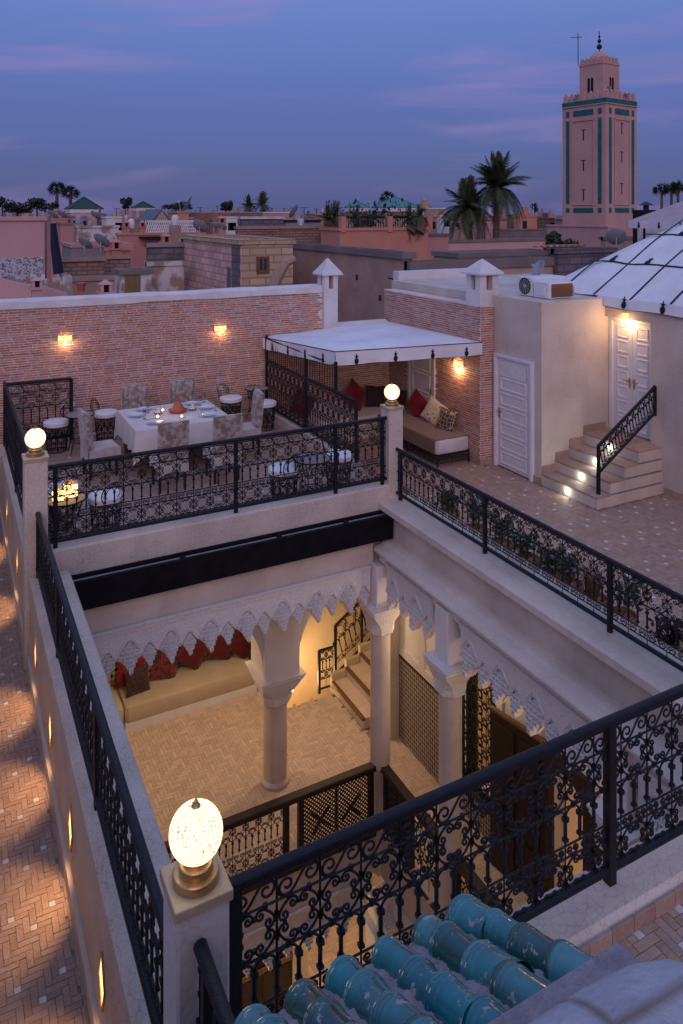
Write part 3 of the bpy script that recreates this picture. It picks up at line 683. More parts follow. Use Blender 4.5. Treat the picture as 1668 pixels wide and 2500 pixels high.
column('corner column of the gallery, where two dark wooden balustrades meet', 5.46, 9.22, ZG + .85, -1.71, -.735, .285, .45, .31, base=False)
part('pedestal', G().box(5.37, 5.55, 9.13, 9.31, Z0 + 3.3, ZG + .849), 'plaster_fine', bpy.data.objects['column'])
column('second column on the right of the court, in front of the iron window grille', 5.50, 7.60, ZG, -1.67, -.62, .285, .45, .31)
column('column on the right of the court, beyond the near railing', 5.50, 4.90, ZG, -1.67, -.62, .285, .45, .31)
ca = column('stout freestanding column in the middle of the gallery room, carved capital', 4.45, 10.65, ZG, -3.2, -1.62, .36, .66, .40, pf=.86)
# arches springing from the stout column's pier
def spandrel(parent, name, cx, cy, axis, r_, zs, ztop_, tk, sgn):
    """half arch growing from the pier along +/- axis"""
    pts = [(0, ztop_)]
    prof_ = [(r_ * (1 - math.cos(a)), zs + r_ * 1.25 * math.sin(a)) for a in [PI / 2 * i / 10 for i in range(11)]]
    poly = [(0, zs)] + prof_[1:] + [(r_, ztop_), (0, ztop_)]
    poly = [((cx if axis == 'y' else cy) + sgn * a, b) for a, b in poly]
    if axis == 'y': return part(name, G().prism(poly, cy - tk / 2, cy + tk / 2, 'y'), 'carved', parent)
    return part(name, G().prism(poly, cx - tk / 2, cx + tk / 2, 'x'), 'carved', parent)
spandrel(ca, 'arch', 4.45 - .285, 10.65, 'y', .80, -2.6, -1.05, .44, -1)
spandrel(ca, 'arch', 4.45 + .285, 10.65, 'y', .75, -2.6, -1.05, .44, 1)
spandrel(ca, 'arch', 4.45, 10.65 + .285, 'x', .9, -2.6, -1.05, .44, 1)
part('pier_head', G().box(4.17, 4.73, 10.37, 10.93, -1.619, -1.0), 'carved', ca)
wa = thing('wall_pier', 'carved stucco half arch against the left wall of the gallery room', 'pier', (1.29, 10.65, ZG))
part('pier', G().box(1.29, 1.75, 10.43, 10.87, ZG, -2.6), 'stucco', wa)
spandrel(wa, 'arch', 1.75, 10.65, 'y', .95, -2.599, -1.05, .44, 1)
part('pier_head', G().box(1.29, 1.749, 10.43, 10.87, -2.598, -1.05), 'carved', wa)
# ------------------------------------------------------------------ zellige mosaic material
def zellige(name, s, cols):
    m = bpy.data.materials.new(name); m.use_nodes = True; n = m.node_tree.nodes; l = m.node_tree.links; b = n['Principled BSDF']
    b.inputs['Roughness'].default_value = .28
    t = n.new('ShaderNodeTexCoord'); sp = n.new('ShaderNodeSeparateXYZ'); l.new(t.outputs['Object'], sp.inputs[0])
    def mth(op, a, c=None):
        q = n.new('ShaderNodeMath'); q.operation = op
        for i, v in enumerate((a, c)):
            if v is None: continue
            if isinstance(v, (int, float)): q.inputs[i].default_value = v
            else: l.new(v, q.inputs[i])
        return q.outputs[0]
    u = mth('ADD', sp.outputs[0], sp.outputs[1]); v = mth('MULTIPLY', sp.outputs[2], .8)
    p = mth('FLOOR', mth('DIVIDE', mth('ADD', u, v), s)); q = mth('FLOOR', mth('DIVIDE', mth('SUBTRACT', u, v), s))
    p2m = mth('FLOORED_MODULO', p, 2); q2m = mth('FLOORED_MODULO', q, 2)
    both = mth('MULTIPLY', p2m, q2m)                                   # 1 in a quarter of the cells
    none = mth('MULTIPLY', mth('SUBTRACT', 1, p2m), mth('SUBTRACT', 1, q2m))
    m1 = n.new('ShaderNodeMixRGB'); l.new(both, m1.inputs['Fac']); m1.inputs['Color1'].default_value = (*cols[0], 1); m1.inputs['Color2'].default_value = (*cols[1], 1)
    m2 = n.new('ShaderNodeMixRGB'); l.new(none, m2.inputs['Fac']); l.new(m1.outputs[0], m2.inputs['Color1']); m2.inputs['Color2'].default_value = (*cols[2], 1)
    l.new(m2.outputs[0], b.inputs['Base Color']); MATS[name] = m
zellige('zellige', .056, ((.36, .31, .27), (.008, .008, .008), (.11, .045, .014)))
zellige('zellige_sofa', .075, ((.48, .42, .30), (.012, .02, .016), (.22, .12, .03)))
glow('warm_glow', (1.0, .68, .34), 9.0)
glow('lantern_glow', (1.0, .62, .28), 5.0, .04, 30)

# ------------------------------------------------------------------ gallery room below the dining terrace
structure('gallery_ceiling', G().box(1.28, 5.62, 9.482, 13.7, -1.05, -.31).box(5.62, 9.0, 9.6, 13.7, -1.05, -.985), 'stucco')
bw = thing('wall', 'plaster back wall of the gallery room behind the long sofa', 'wall', (3, 13.6, ZG))
part('plaster', G().box(1.28, 9.0, 13.55, 13.75, -7.4, -1.06), 'plaster_warm', bw)
part('mosaic', G().box(1.45, 5.04, 13.535, 13.549, ZG, -2.95), 'zellige_sofa', bw)
w3 = thing('wall', 'warm lit plaster walls round the stairwell behind the stout column', 'wall', (5.1, 13, -7))
part('plaster', G().box(5.04, 5.10, 12.75, 13.54, -5.7, -1.06).box(5.1, 6.15, 11.9, 12.09, -5.7, ZG - .36), 'plaster_warm', w3)
part('well_floor', G().box(5.1, 9.0, 12.1, 13.54, -5.7, -5.6), 'bejmat_pale', w3)
lw = thing('wall', 'plaster side wall closing the gallery room on the left', 'wall', (1.2, 11, ZG))
part('plaster', G().box(1.05, 1.281, 13.70, 13.9, Z0, -.31), 'plaster_fine', lw)
sw = thing('wall', 'plaster corner between the mosaic wall and the gallery staircase', 'wall', (6.6, 10.8, ZG))
part('plaster', G().box(6.46, 9.0, 10.59, 11.0, ZG, -1.06), 'plaster_fine', sw)
part('plaster_end', G().box(9.0, 9.2, 10.6, 13.7, -7.4, -1.06), 'plaster_warm', sw)

# staircase going up on the right
st = thing('staircase', 'tiled stairs with wooden nosings climbing out of the gallery room', 'stairs', (6.2, 11.6, ZG))
for i in range(9):
    x0 = 6.2 + i * .29; zt = ZG + .18 * (i + 1)
    s_ = part('step', G().box(x0, x0 + .29 if i < 8 else 9.0, 11.02, 12.16, ZG if i < 1 else zt - .36, zt - .03), 'plaster_fine', st)
    part('tread', G().box(x0 + .045, x0 + .29, 11.02, 12.16, zt - .028, zt), 'bejmat_pale', s_)
    part('nosing', G().bbox(x0 - .02, x0 + .044, 11.02, 12.18, zt - .035, zt + .002, .008), 'brown_wood', s_)
    part('skirting', G().box(x0, x0 + .27, 12.17, 12.25, zt - .2, zt + .12), 'plaster_warm', s_)
railing('stair_railing', 'black iron railing climbing beside the gallery stairs', (6.33, 12.30), (8.2, 12.30), ZG + 1.12, ZG + .06, [('ring', .27), ('bars', .32), ('curl', .10)], posts=(0, .55), cell=.20, rise=.62, rail_r=.022, foot=.12)
railing('stair_railing', 'short black iron railing at the foot of the gallery stairs', (6.0, 12.30), (6.28, 12.30), ZG + .74, ZG - .05, [('ring', .15), ('bars', .2), ('ring', .15)], posts=(0,), cell=.14, rail_r=.02)
sc = thing('wall_light', 'lit square wall light low in the stairwell', 'light', (5.95, 13.5, -5.03))
part('box', G().box(5.87, 6.03, 13.48, 13.548, -5.13, -4.93), 'brass', sc); part('shade', G().box(5.885, 6.015, 13.47, 13.479, -5.115, -4.945), 'warm_glow', sc)
lamp('light', sc, (5.9, 12.9, -4.6), 42, (1, .62, .27), .08)

# long sofa
def sofa_unit(label, x0, x1, y0, y1, z, seat, fab, base='paint_white', grp=None):
    s_ = thing('sofa', label, 'sofa', ((x0 + x1) / 2, (y0 + y1) / 2, z))
    part('plinth', G().box(x0, x1, y0 + .01, y1, z, z + seat * .34), base, s_)
    def ring(i, zz, b=.05): return [(x0 + i + b, y0 + i, zz), (x1 - i - b, y0 + i, zz), (x1 - i, y0 + i + b, zz), (x1 - i, y1 - i - b, zz), (x1 - i - b, y1 - i, zz), (x0 + i + b, y1 - i, zz), (x0 + i, y1 - i - b, zz), (x0 + i, y0 + i + b, zz)]
    part('mattress', G().loft([ring(.012, z + seat * .345), ring(0, z + seat * .40), ring(0, z + seat * .9), ring(.012, z + seat * .965), ring(.04, z + seat)]), fab, s_, True)
    return s_
sofa_unit('long tan suede bench sofa against the mosaic back wall of the gallery', 2.66, 4.99, 12.78, 13.52, ZG, .42, 'tan_suede')
sofa_unit('tan suede corner sofa left of the long bench sofa in the gallery', 1.36, 2.64, 12.78, 13.52, ZG, .42, 'tan_suede')

PIL = {}
def pillow_mesh(m, key, t=.20, n=10):
    if (m, key) in PIL: return PIL[(m, key)]
    rr = random.Random(key); vs = []; fs = []
    for sgn in (1, -1):
        for j in range(n + 1):
            for i in range(n + 1):
                u = i / n * 2 - 1; v = j / n * 2 - 1
                h = ((1 - abs(u) ** 2.4) * (1 - abs(v) ** 2.4)) ** .55
                pin = 1 - .07 * (1 - v * v) * abs(u) ** 3; pin2 = 1 - .07 * (1 - u * u) * abs(v) ** 3
                vs.append((u * .5 * pin, sgn * t / 2 * h + rr.uniform(-.004, .004) * h, v * .5 * pin2))
    N = n + 1
    for s_ in (0, 1):
        for j in range(n):
            for i in range(n):
                a = s_ * N * N + j * N + i; q = (a, a + 1, a + N + 1, a + N); fs.append(q if s_ else q[::-1])
    PIL[(m, key)] = G().add(vs, fs).mesh('cushion', m, True); return PIL[(m, key)]
def cushion(label, loc, size, rot, m, key=1, cat='cushion', grp=None):
    o = share('cushion', pillow_mesh(m, key), None, loc, rot, (size, size, size)); return tag(o, label, cat, grp)
def pattern_mat(name, a, b, scale, kind='blob', edge=.5):
    m = bpy.data.materials.new(name); m.use_nodes = True; n = m.node_tree.nodes; l = m.node_tree.links; bs = n['Principled BSDF']; bs.inputs['Roughness'].default_value = .75; bs.inputs['Sheen Weight'].default_value = .4
    t = n.new('ShaderNodeTexCoord'); r_ = n.new('ShaderNodeMapRange')
    if kind == 'blob':
        x = n.new('ShaderNodeTexNoise'); x.inputs['Scale'].default_value = scale; x.inputs['Detail'].default_value = 2; l.new(t.outputs['Object'], x.inputs['Vector']); l.new(x.outputs['Fac'], r_.inputs['Value']); r_.inputs['From Min'].default_value = edge - .03; r_.inputs['From Max'].default_value = edge + .03
    else:
        x = n.new('ShaderNodeTexVoronoi'); x.feature = 'DISTANCE_TO_EDGE'; x.inputs['Scale'].default_value = scale; x.inputs['Randomness'].default_value = .35; l.new(t.outputs['Object'], x.inputs['Vector']); l.new(x.outputs['Distance'], r_.inputs['Value']); r_.inputs['From Min'].default_value = .03; r_.inputs['From Max'].default_value = .06
    mx = n.new('ShaderNodeMixRGB'); l.new(r_.outputs[0], mx.inputs['Fac']); mx.inputs['Color1'].default_value = (*b, 1); mx.inputs['Color2'].default_value = (*a, 1); l.new(mx.outputs[0], bs.inputs['Base Color']); MATS[name] = m
pattern_mat('damask_red', (.015, .004, .006), (.16, .006, .014), 7)
pattern_mat('slash_red', (.012, .004, .006), (.12, .008, .02), 12, edge=.42)
pattern_mat('map_print', (.56, .50, .38), (.22, .13, .10), 9, edge=.40)
pattern_mat('geo_gold', (.045, .02, .035), (.45, .33, .16), 5.5, 'line')
cushion('bright red satin cushion half hidden behind a black and red one', (2.86, 13.36, -3.78), .48, (R(-14), R(12), 0), 'red_velvet')
cushion('black cushion with red leaf slashes at the left end of the gallery sofa', (2.93, 13.12, -3.82), .44, (R(-20), R(4), R(10)), 'slash_red', 2)
cushion('black and red damask cushion on the gallery sofa', (3.45, 13.30, -3.77), .50, (R(-18), R(18), 0), 'damask_red', 3)
cushion('large maroon cushion standing on its corner in the middle of the gallery sofa', (3.97, 13.33, -3.70), .54, (R(-14), R(36), 0), 'maroon', 4)
cushion('dark maroon cushion to the right of the large one on the gallery sofa', (4.50, 13.35, -3.72), .52, (R(-14), R(22), 0), 'maroon', 5)
cushion('small maroon cushion leaning at the right end of the gallery sofa', (4.88, 13.25, -3.76), .46, (R(-16), R(38), R(-25)), 'maroon', 6)

# lanterns that light the rooms
def lantern(label, x, y, zc, ztop, watts, r=.11):
    t = thing('lantern', label, 'lantern', (x, y, zc))
    part('shade', G().lathe([(r * .35, -r * 1.2), (r, -r * .5), (r, r * .5), (r * .3, r * 1.3)], 12, (x, y, zc)), 'lantern_glow', t)
    part('cap', G().lathe([(r * .4, r * 1.31), (r * .12, r * 1.7)], 12, (x, y, zc)), 'brass', t)
    part('chain', G().tube([(x, y, zc + r * 1.7), (x, y, ztop)], .008, 5), 'brass', t)
    lamp('light', t, (x, y, zc - r * 1.5), watts, (1.0, .72, .47), .10)
lantern('pierced lantern hanging in the left half of the gallery room', 2.9, 11.7, -1.95, -1.05, 46)
lantern('pierced lantern hanging in front of the gallery stairs', 5.6, 11.4, -1.85, -1.05, 52)
lantern('pierced lantern hanging in the passage before the iron window grille', 6.15, 8.6, -1.45, -.99, 24, .08)
lantern('pierced lantern hanging in the passage by the arched doorway', 6.2, 5.6, -1.45, -.99, 22, .08)

# ------------------------------------------------------------------ right-hand passage wall
rw = thing('wall', 'passage wall with a black, brown and white mosaic dado below carved plaster', 'wall', (6.7, 7, ZG))
win = (8.15, 8.95, -3.95, -2.15); dor = (6.42, 7.10, ZG, -2.45)
g = G()
g.box(6.64, 6.9, 8.95, 10.585, ZG, -.985); g.box(6.64, 6.9, 8.15, 8.95, ZG, win[2]); g.box(6.64, 6.9, 8.15, 8.95, win[3], -.985)
g.box(6.64, 6.9, 7.10, 8.15, ZG, -.985); g.box(6.64, 6.9, 6.42, 7.10, dor[3], -.985); g.box(6.64, 6.9, 2.4, 6.42, ZG, -.985)
part('plaster', g, 'stucco', rw)
for ya, yb in ((8.95, 10.58), (7.10, 8.15), (3.0, 6.42)): 
    d_ = part('mosaic', G().box(6.628, 6.639, ya, yb, ZG, -3.09), 'zellige', rw); part('mosaic_border', G().box(6.622, 6.639, ya, yb, -3.089, -3.05), 'dark_gap', d_)
    part('carved_band', G().box(6.618, 6.639, ya, yb, -3.049, -2.92), 'carved', rw)
for yy in (9.02, 8.03, 7.3, 6.2, 9.9): part('carved_strip', G().box(6.615, 6.639, yy - .06, yy + .06, -2.919, -1.2), 'carved', rw)
part('mosaic', G().box(6.632, 6.639, 8.15, 8.95, ZG, win[2]), 'zellige', rw)
# room behind, warmly lit
rr_ = thing('room', 'warmly lit room seen through the grille and the arched doorway', 'room', (7.8, 7.6, ZG))
part('walls', G().box(6.91, 9.4, 9.3, 9.4, ZG, -1.0).box(6.91, 9.4, 5.5, 5.6, ZG, -1.0).box(9.3, 9.4, 5.6, 9.3, ZG, -1.0), 'plaster_warm', rr_)
part('floor', G().box(6.91, 9.3, 5.6, 9.3, ZG - .2, ZG - .01), 'bejmat_pale', rr_)
lantern('pierced lantern hanging inside the room behind the arched doorway', 7.9, 7.5, -1.6, -.99, 60)
# iron window grille
wg = thing('window_grille', 'dark arched window with an iron scroll grille beside the brown door', 'window', (6.63, 8.55, win[2]))
part('frame', G().box(6.60, 6.70, 8.12, 8.20, win[2], win[3]).box(6.60, 6.70, 8.90, 8.98, win[2], win[3]).box(6.60, 6.70, 8.12, 8.98, win[3], win[3] + .06).box(6.58, 6.72, 8.10, 9.0, win[2] - .06, win[2]), 'dark_wood', wg)
part('shutter', G().box(6.72, 6.75, 8.68, 8.90, win[2], win[3]), 'dark_wood', wg)
gw = G()
for i in range(1, 7): gw.tube([(6.61, 8.2 + i * .1, win[2]), (6.61, 8.2 + i * .1, win[3])], .007, 5)
for k in range(6): gw.tube([(6.61, 8.2, win[2] + .15 + k * .3), (6.61, 8.9, win[2] + .15 + k * .3)], .007, 5)
part('bars', gw, 'iron', wg)
for k in range(8):
    for i in range(3): share('scroll_ring', scroll_mesh('ring', .215, .215, .006, 4), wg, (6.60, 8.31 + i * .232, win[2] + .12 + k * .222), (0, 0, PI / 2))
# brown door leaf swung open
od = thing('door', 'brown panelled wooden door leaf standing open against the passage wall', 'door', (6.60, 7.12, ZG))
ang = math.atan2(7.97 - 7.12, 6.43 - 6.60)
dm = Matrix.Translation((0, 0, 0)) @ Matrix.Rotation(ang, 4, 'Z')
def leafg(*b): 
    q = G().box(*b); return G().merge(q, dm)
part('leaf', leafg(0, .87, -.02, .02, .02, 2.05), 'dark_wood', od, world=False)
for a_, b_ in ((.08, .40), (.47, .79)):
    for c_, d_ in ((.12, .62), (.74, 1.20), (1.32, 1.93)): part('panel', leafg(a_, b_, .0205, .034, c_, d_), 'dark_wood', od, world=False)
part('top_edge', leafg(-.005, .875, -.03, .03, 2.051, 2.09), 'brown_wood', od, world=False)
ad_ = thing('archway', 'dark wooden arched door frame round the lit doorway', 'door frame', (6.63, 6.76, ZG))
ar = [(6.40, -3.0)] + [(6.76 + .36 * math.cos(a), -2.82 + .36 * math.sin(a)) for a in [PI - PI * i / 12 for i in range(13)]] + [(7.12, -3.0)]
inn = [(6.48, -3.0)] + [(6.76 + .28 * math.cos(a), -2.82 + .28 * math.sin(a)) for a in [PI - PI * i / 12 for i in range(13)]] + [(7.04, -3.0)]
part('arch', G().prism([(6.36, -3.0), (6.36, -2.38), (7.16, -2.38), (7.16, -3.0)] + inn[::-1], 6.57, 6.66, 'x'), 'dark_wood', ad_)
part('jamb', G().box(6.57, 6.66, 6.36, 6.48, ZG, -3.001), 'dark_wood', ad_); part('jamb', G().box(6.57, 6.66, 7.04, 7.115, ZG, -3.001), 'dark_wood', ad_)

# ------------------------------------------------------------------ wooden balustrades of the gallery
def lattice(x0, x1, z0, z1, s=.058, t=.010):
    g_ = G(); w_, h_ = x1 - x0, z1 - z0
    for sgn in (1, -1):
        k = -int(h_ / s) - 1
        while k * s < w_ + h_:
            # line x - sgn*z = c clipped to the panel
            pts = []
            for i in range(2):
                zz = (0, h_)[i]; xx = k * s + (zz if sgn > 0 else h_ - zz) - (0 if sgn > 0 else 0); pts.append((xx, zz))
            (xa, za), (xb, zb) = pts
            def clip(xa, za, xb, zb):
                if xa > xb: xa, za, xb, zb = xb, zb, xa, za
                if xb <= 0 or xa >= w_: return None
                m_ = (zb - za) / (xb - xa)
                if xa < 0: za -= m_ * xa; xa = 0
                if xb > w_: zb -= m_ * (xb - w_); xb = w_
                return xa, za, xb, zb
            c_ = clip(xa, za, xb, zb)
            if c_ and c_[2] - c_[0] > .01: g_.tube([(x0 + c_[0], 0, z0 + c_[1]), (x0 + c_[2], 0, z0 + c_[3])], t, 4)
            k += 1
    return g_
def balustrade(label, p0, p1, zb, zt, panels):
    L = math.hypot(p1[0] - p0[0], p1[1] - p0[1]); t = thing('wooden_balustrade', label, 'balustrade', (p0[0], p0[1], zb), math.atan2(p1[1] - p0[1], p1[0] - p0[0]))
    h_ = zt - zb; OFF[t.name] = (0, 0, 0)
    part('handrail', G().bbox(-.02, L, -.065, .065, h_ - .07, h_, .015), 'dark_wood', t)
    part('bottom_rail', G().box(0, L, -.04, .04, 0, .06), 'dark_wood', t)
    for a_, b_, kind in panels:
        for xx in (a_, b_): part('stile', G().box(xx - .035, xx + .035, -.035, .035, .061, h_ - .071), 'dark_wood', t)
        if kind == 'wood':
            part('lattice', lattice(a_ + .035, b_ - .035, .06, h_ - .07), 'dark_wood', t)
            m_ = (a_ + b_) / 2
            for k in (-1, 1):
                part('brace', G().merge(G().box(-.20, .20, -.014, .014, -.012, .012), Matrix.Translation((m_ + k * (b_ - a_) * .22, -.005, h_ * .52)) @ Matrix.Rotation(k * R(50), 4, 'Y')), 'dark_wood', t)
                part('brace', G().merge(G().box(-.20, .20, -.014, .014, -.012, .012), Matrix.Translation((m_ + k * (b_ - a_) * .22, .006, h_ * .52)) @ Matrix.Rotation(-k * R(42), 4, 'Y')), 'dark_wood', t)
            part('muntin', G().box(m_ - .012, m_ + .012, -.016, .016, .061, h_ - .071), 'dark_wood', t)
        else:
            n_ = max(1, round((b_ - a_ - .07) / .17)); w_ = (b_ - a_ - .07) / n_
            for i in range(n_):
                xx = a_ + .035 + (i + .5) * w_
                for k_, hh, zz in (('ring', .17, h_ - .07 - .10), ('bars', .20, h_ - .37), ('curl', .07, h_ - .51), ('ring', .17, h_ - .64)): share(PNAME[k_], scroll_mesh(k_, w_, hh, .0052, 4), t, (xx, 0, zz))
                part('upright', G().tube([(xx + w_ / 2, 0, .06), (xx + w_ / 2, 0, h_ - .07)], .005, 4), 'iron', t)
    return t
balustrade('dark wooden balustrade with lattice and iron panels in front of the gallery room', (1.45, 9.2), (5.36, 9.2), ZG - .1, -3.54, ((.08, 1.35, 'iron'), (1.42, 2.55, 'iron'), (2.76, 3.84, 'wood')))
balustrade('dark wooden balustrade with lattice and iron panels along the right-hand passage', (5.46, 9.10), (5.46, 7.72), ZG - .1, -3.54, ((.05, .62, 'wood'), (.68, 1.32, 'iron')))
balustrade('dark wooden balustrade with iron panels further along the right-hand passage, past the column', (5.46, 7.46), (5.46, 5.0), ZG - .1, -3.54, ((.05, 1.1, 'iron'), (1.2, 2.38, 'iron')))

# ------------------------------------------------------------------ court storey below
lf = thing('stucco_front', 'carved stucco front of the lowest storey, below the wooden balustrades', 'facade', (3.3, 9.2, -5.2))
part('slab_front', G().box(1.29, 5.40, 9.22, 9.298, -5.10, ZG - .101), 'plaster_fine', lf)
part('slab_front', G().box(5.42, 5.449, 3.4, 9.2, -5.10, ZG - .101), 'plaster_fine', lf)
part('backing', G().box(1.29, 5.40, 9.33, 9.45, -5.48, -4.80), 'stucco', lf)
lambrequin(lf, 3.9, -5.20, lambda x, y, z: (1.35 + x, 9.225 + y, z), 7)
lambrequin(lf, 4.0, -5.20, lambda x, y, z: (5.425 + y, 9.05 - x, z), 7)
column('column of the lowest storey with carved capital, below the corner column', 5.48, 9.24, Z0, -6.2, -5.45, .30, .44, .34)
column('column of the lowest storey under the right-hand passage', 5.50, 6.6, Z0, -6.2, -5.45, .30, .44, .34)
cw_ = thing('wall', 'plaster wall of the lowest storey with a tall dark door', 'wall', (3, 11.2, Z0))
part('plaster', G().box(1.28, 3.72, 10.9, 11.1, Z0, -4.8).box(4.86, 5.12, 10.9, 11.1, Z0, -4.8).box(3.72, 4.86, 10.9, 11.1, -5.9, -4.8).box(5.12, 9, 12.8, 13, Z0, -5.75).box(6.9, 7.0, 3, 12.8, Z0, -4.8), 'plaster_warm', cw_)
cd = thing('door', 'tall dark studded wooden double door on the lowest storey', 'door', (4.3, 10.95, Z0))
for k in range(2):
    xa = 3.73 + k * .565; lf_ = part('leaf', G().box(xa, xa + .56, 10.93, 10.98, Z0, -5.91), 'dark_wood', cd)
    for zz in (-8.2, -7.4, -6.6): part('panel', G().box(xa + .07, xa + .49, 10.915, 10.929, zz, zz + .62), 'dark_wood', lf_)
part('rail', G().box(3.73, 4.86, 10.90, 10.914, -7.55, -7.47), 'brown_wood', cd)
lantern('pierced lantern hanging in the arcade before the dark double door', 3.2, 10.2, -5.75, -4.8, 55, .09)
lantern('pierced lantern hanging in the arcade beside the lowest column', 5.95, 10.6, -5.75, -4.8, 90, .09)
lantern('unseen floor lantern added in the court to light the fronts from below', 3.3, 6.2, Z0 + .30, Z0 + .55, 85, .2)  # added lamp, hidden from the camera, brightens slab fronts and arches from below
# ------------------------------------------------------------------ brick walls round the terraces
bwall = thing('brick_wall', 'long wall of thin red bricks with white coping behind the dining table', 'wall', (4, 15, 0))
part('core', G().box(-1.6, 7.37, 14.962, 15.2, -1.2, 2.46).box(7.37, 9.10, 14.962, 15.2, -1.2, 1.60), 'mortar', bwall)
cpv = [(14.93, 2.45), (15.23, 2.45), (15.23, 2.56), (15.17, 2.62), (15.02, 2.63), (14.94, 2.58)]
gcp = G(); nseg = 26
gcp.loft([[(-1.6 + 8.97 * i / nseg, a + rng.uniform(-.008, .008), b + rng.uniform(-.012, .012)) for a, b in cpv] for i in range(nseg + 1)])
part('coping', gcp, 'whitewash', bwall, True)
part('low_coping', G().prism([(14.92, 1.58), (15.24, 1.58), (15.22, 1.70), (15.1, 1.745), (14.95, 1.70)], 7.72, 9.07, 'x'), 'whitewash', bwall, True)
brickwork(bwall, (-.2, 14.962), (9.10, 14.962), .02, 2.45, (0, -1), cut=lambda s_, zc: zc < 1.58 or s_ < 7.57)
rbw = thing('brick_wall', 'brick side wall of the cushioned lounge with a white door in it', 'wall', (9.2, 13, ZR))
part('core', G().box(9.112, 9.42, 11.612, 13.12, ZR, 2.42).box(9.112, 9.42, 14.16, 15.2, ZR, 2.42).box(9.112, 9.42, 13.12, 14.16, 1.36, 2.42), 'mortar', rbw)
brickwork(rbw, (9.112, 15.2), (9.112, 11.615), ZR + .12, 2.42, (-1, 0), holes=((1.04, 2.08, -1, 1.36),))
brickwork(rbw, (9.112, 11.612), (9.43, 11.612), ZR + .12, 2.42, (0, -1), limit=120, name='end_brick')
part('skirting', G().box(9.09, 9.435, 11.585, 11.611, ZR, ZR + .115).box(9.09, 9.111, 11.612, 13.1, ZR, ZR + .115), 'bejmat', rbw)
wwall = solo('neighbour_wall', G().box(9.6, 12.2, 15.35, 15.6, -1, 2.80), 'whitewash', 'plain whitewashed wall just beyond the lounge, between the two roof vents', 'wall')

def roof_vent(label, x0, x1, y0, y1, z0, z1, zt, ov=.08):
    t = thing('roof_vent', label, 'chimney', ((x0 + x1) / 2, (y0 + y1) / 2, z0)); cx, cy = (x0 + x1) / 2, (y0 + y1) / 2; sh_ = .30
    part('shaft', G().bbox(x0, x1, y0, y1, z0, z1 - sh_, .01), 'whitewash', t)
    w_ = (x1 - x0); d_ = (y1 - y0); q = .34
    for a_, b_ in ((0, 0), (1, 0), (0, 1), (1, 1)):
        xa = x0 + .004 if a_ == 0 else x1 - w_ * q; ya = y0 + .004 if b_ == 0 else y1 - d_ * q; part('pier', G().box(xa, xa + w_ * q - .004, ya, ya + d_ * q - .004, z1 - sh_ + .001, z1), 'whitewash', t)
    part('dark_core', G().box(x0 + w_ * .3, x1 - w_ * .3, y0 + d_ * .3, y1 - d_ * .3, z1 - sh_ + .001, z1), 'pot_clay', t)
    part('roof', G().loft([[(x0 - ov, y0 - ov, z1 + .001), (x1 + ov, y0 - ov, z1 + .001), (x1 + ov, y1 + ov, z1 + .001), (x0 - ov, y1 + ov, z1 + .001)], [(x0 - ov, y0 - ov, z1 + .035), (x1 + ov, y0 - ov, z1 + .035), (x1 + ov, y1 + ov, z1 + .035), (x0 - ov, y1 + ov, z1 + .035)],
                           [(cx - .01, cy - .01, zt), (cx + .01, cy - .01, zt), (cx + .01, cy + .01, zt), (cx - .01, cy + .01, zt)]]), 'whitewash', t)
roof_vent('white chimney vent with pyramid cap at the end of the long brick wall', 7.375, 7.715, 14.86, 15.22, 1.60, 2.83, 3.20)
roof_vent('white chimney vent with pyramid cap on the brick pier beside the outdoor air conditioners', 9.14, 9.60, 11.66, 12.12, 2.42, 3.0, 3.30, .07)

# ------------------------------------------------------------------ wall lights
glow('sconce_glow', (1.0, .60, .24), 2.6, .10, 60, (.5, .33, .14))
def sconce(label, loc, facing, watts):
    """half-drum of pierced brass on a wall; facing: angle of the outward normal"""
    t = thing('wall_light', label, 'light', loc, facing); OFF[t.name] = (0, 0, 0); a_ = [R(d) for d in range(-58, 59, 12)]
    o_ = [(.20 * math.cos(a) - .105, .13 * math.sin(a) / math.sin(R(58))) for a in a_]
    part('shade', G().loft([[(x, y, -.055) for x, y in o_], [(x, y, .055) for x, y in o_]], False, False), 'sconce_glow', t, True)
    rim = G()
    for zz in (-.06, .06): rim.tube([(x + .002, y, zz) for x, y in o_], .006, 4)
    for k in (0, -1): rim.tube([(o_[k][0], o_[k][1], -.06), (o_[k][0], o_[k][1], .06)], .006, 4)
    part('frame', rim, 'brass', t); part('back_plate', G().box(0, .006, -.06, .06, -.04, .04), 'brass', t)
    lamp('light', t, (.10, .0, -.085), watts, (1.0, .60, .28), .03)
    return t
sconce('lit pierced brass wall light on the brick wall above the iron screen panel', (2.0, 14.95, 1.86), -PI / 2, 4)
sconce('lit pierced brass wall light on the brick wall between dining table and canopy', (5.03, 14.95, 1.83), -PI / 2, 3.2)
sconce('lit pierced brass wall light on the brick wall under the lounge canopy', (9.10, 12.30, 1.20), PI, 12)
sconce('lit pierced brass wall light over the white double door', (11.07, 9.80, 2.32), PI, 11)
lamp_in_lounge = None

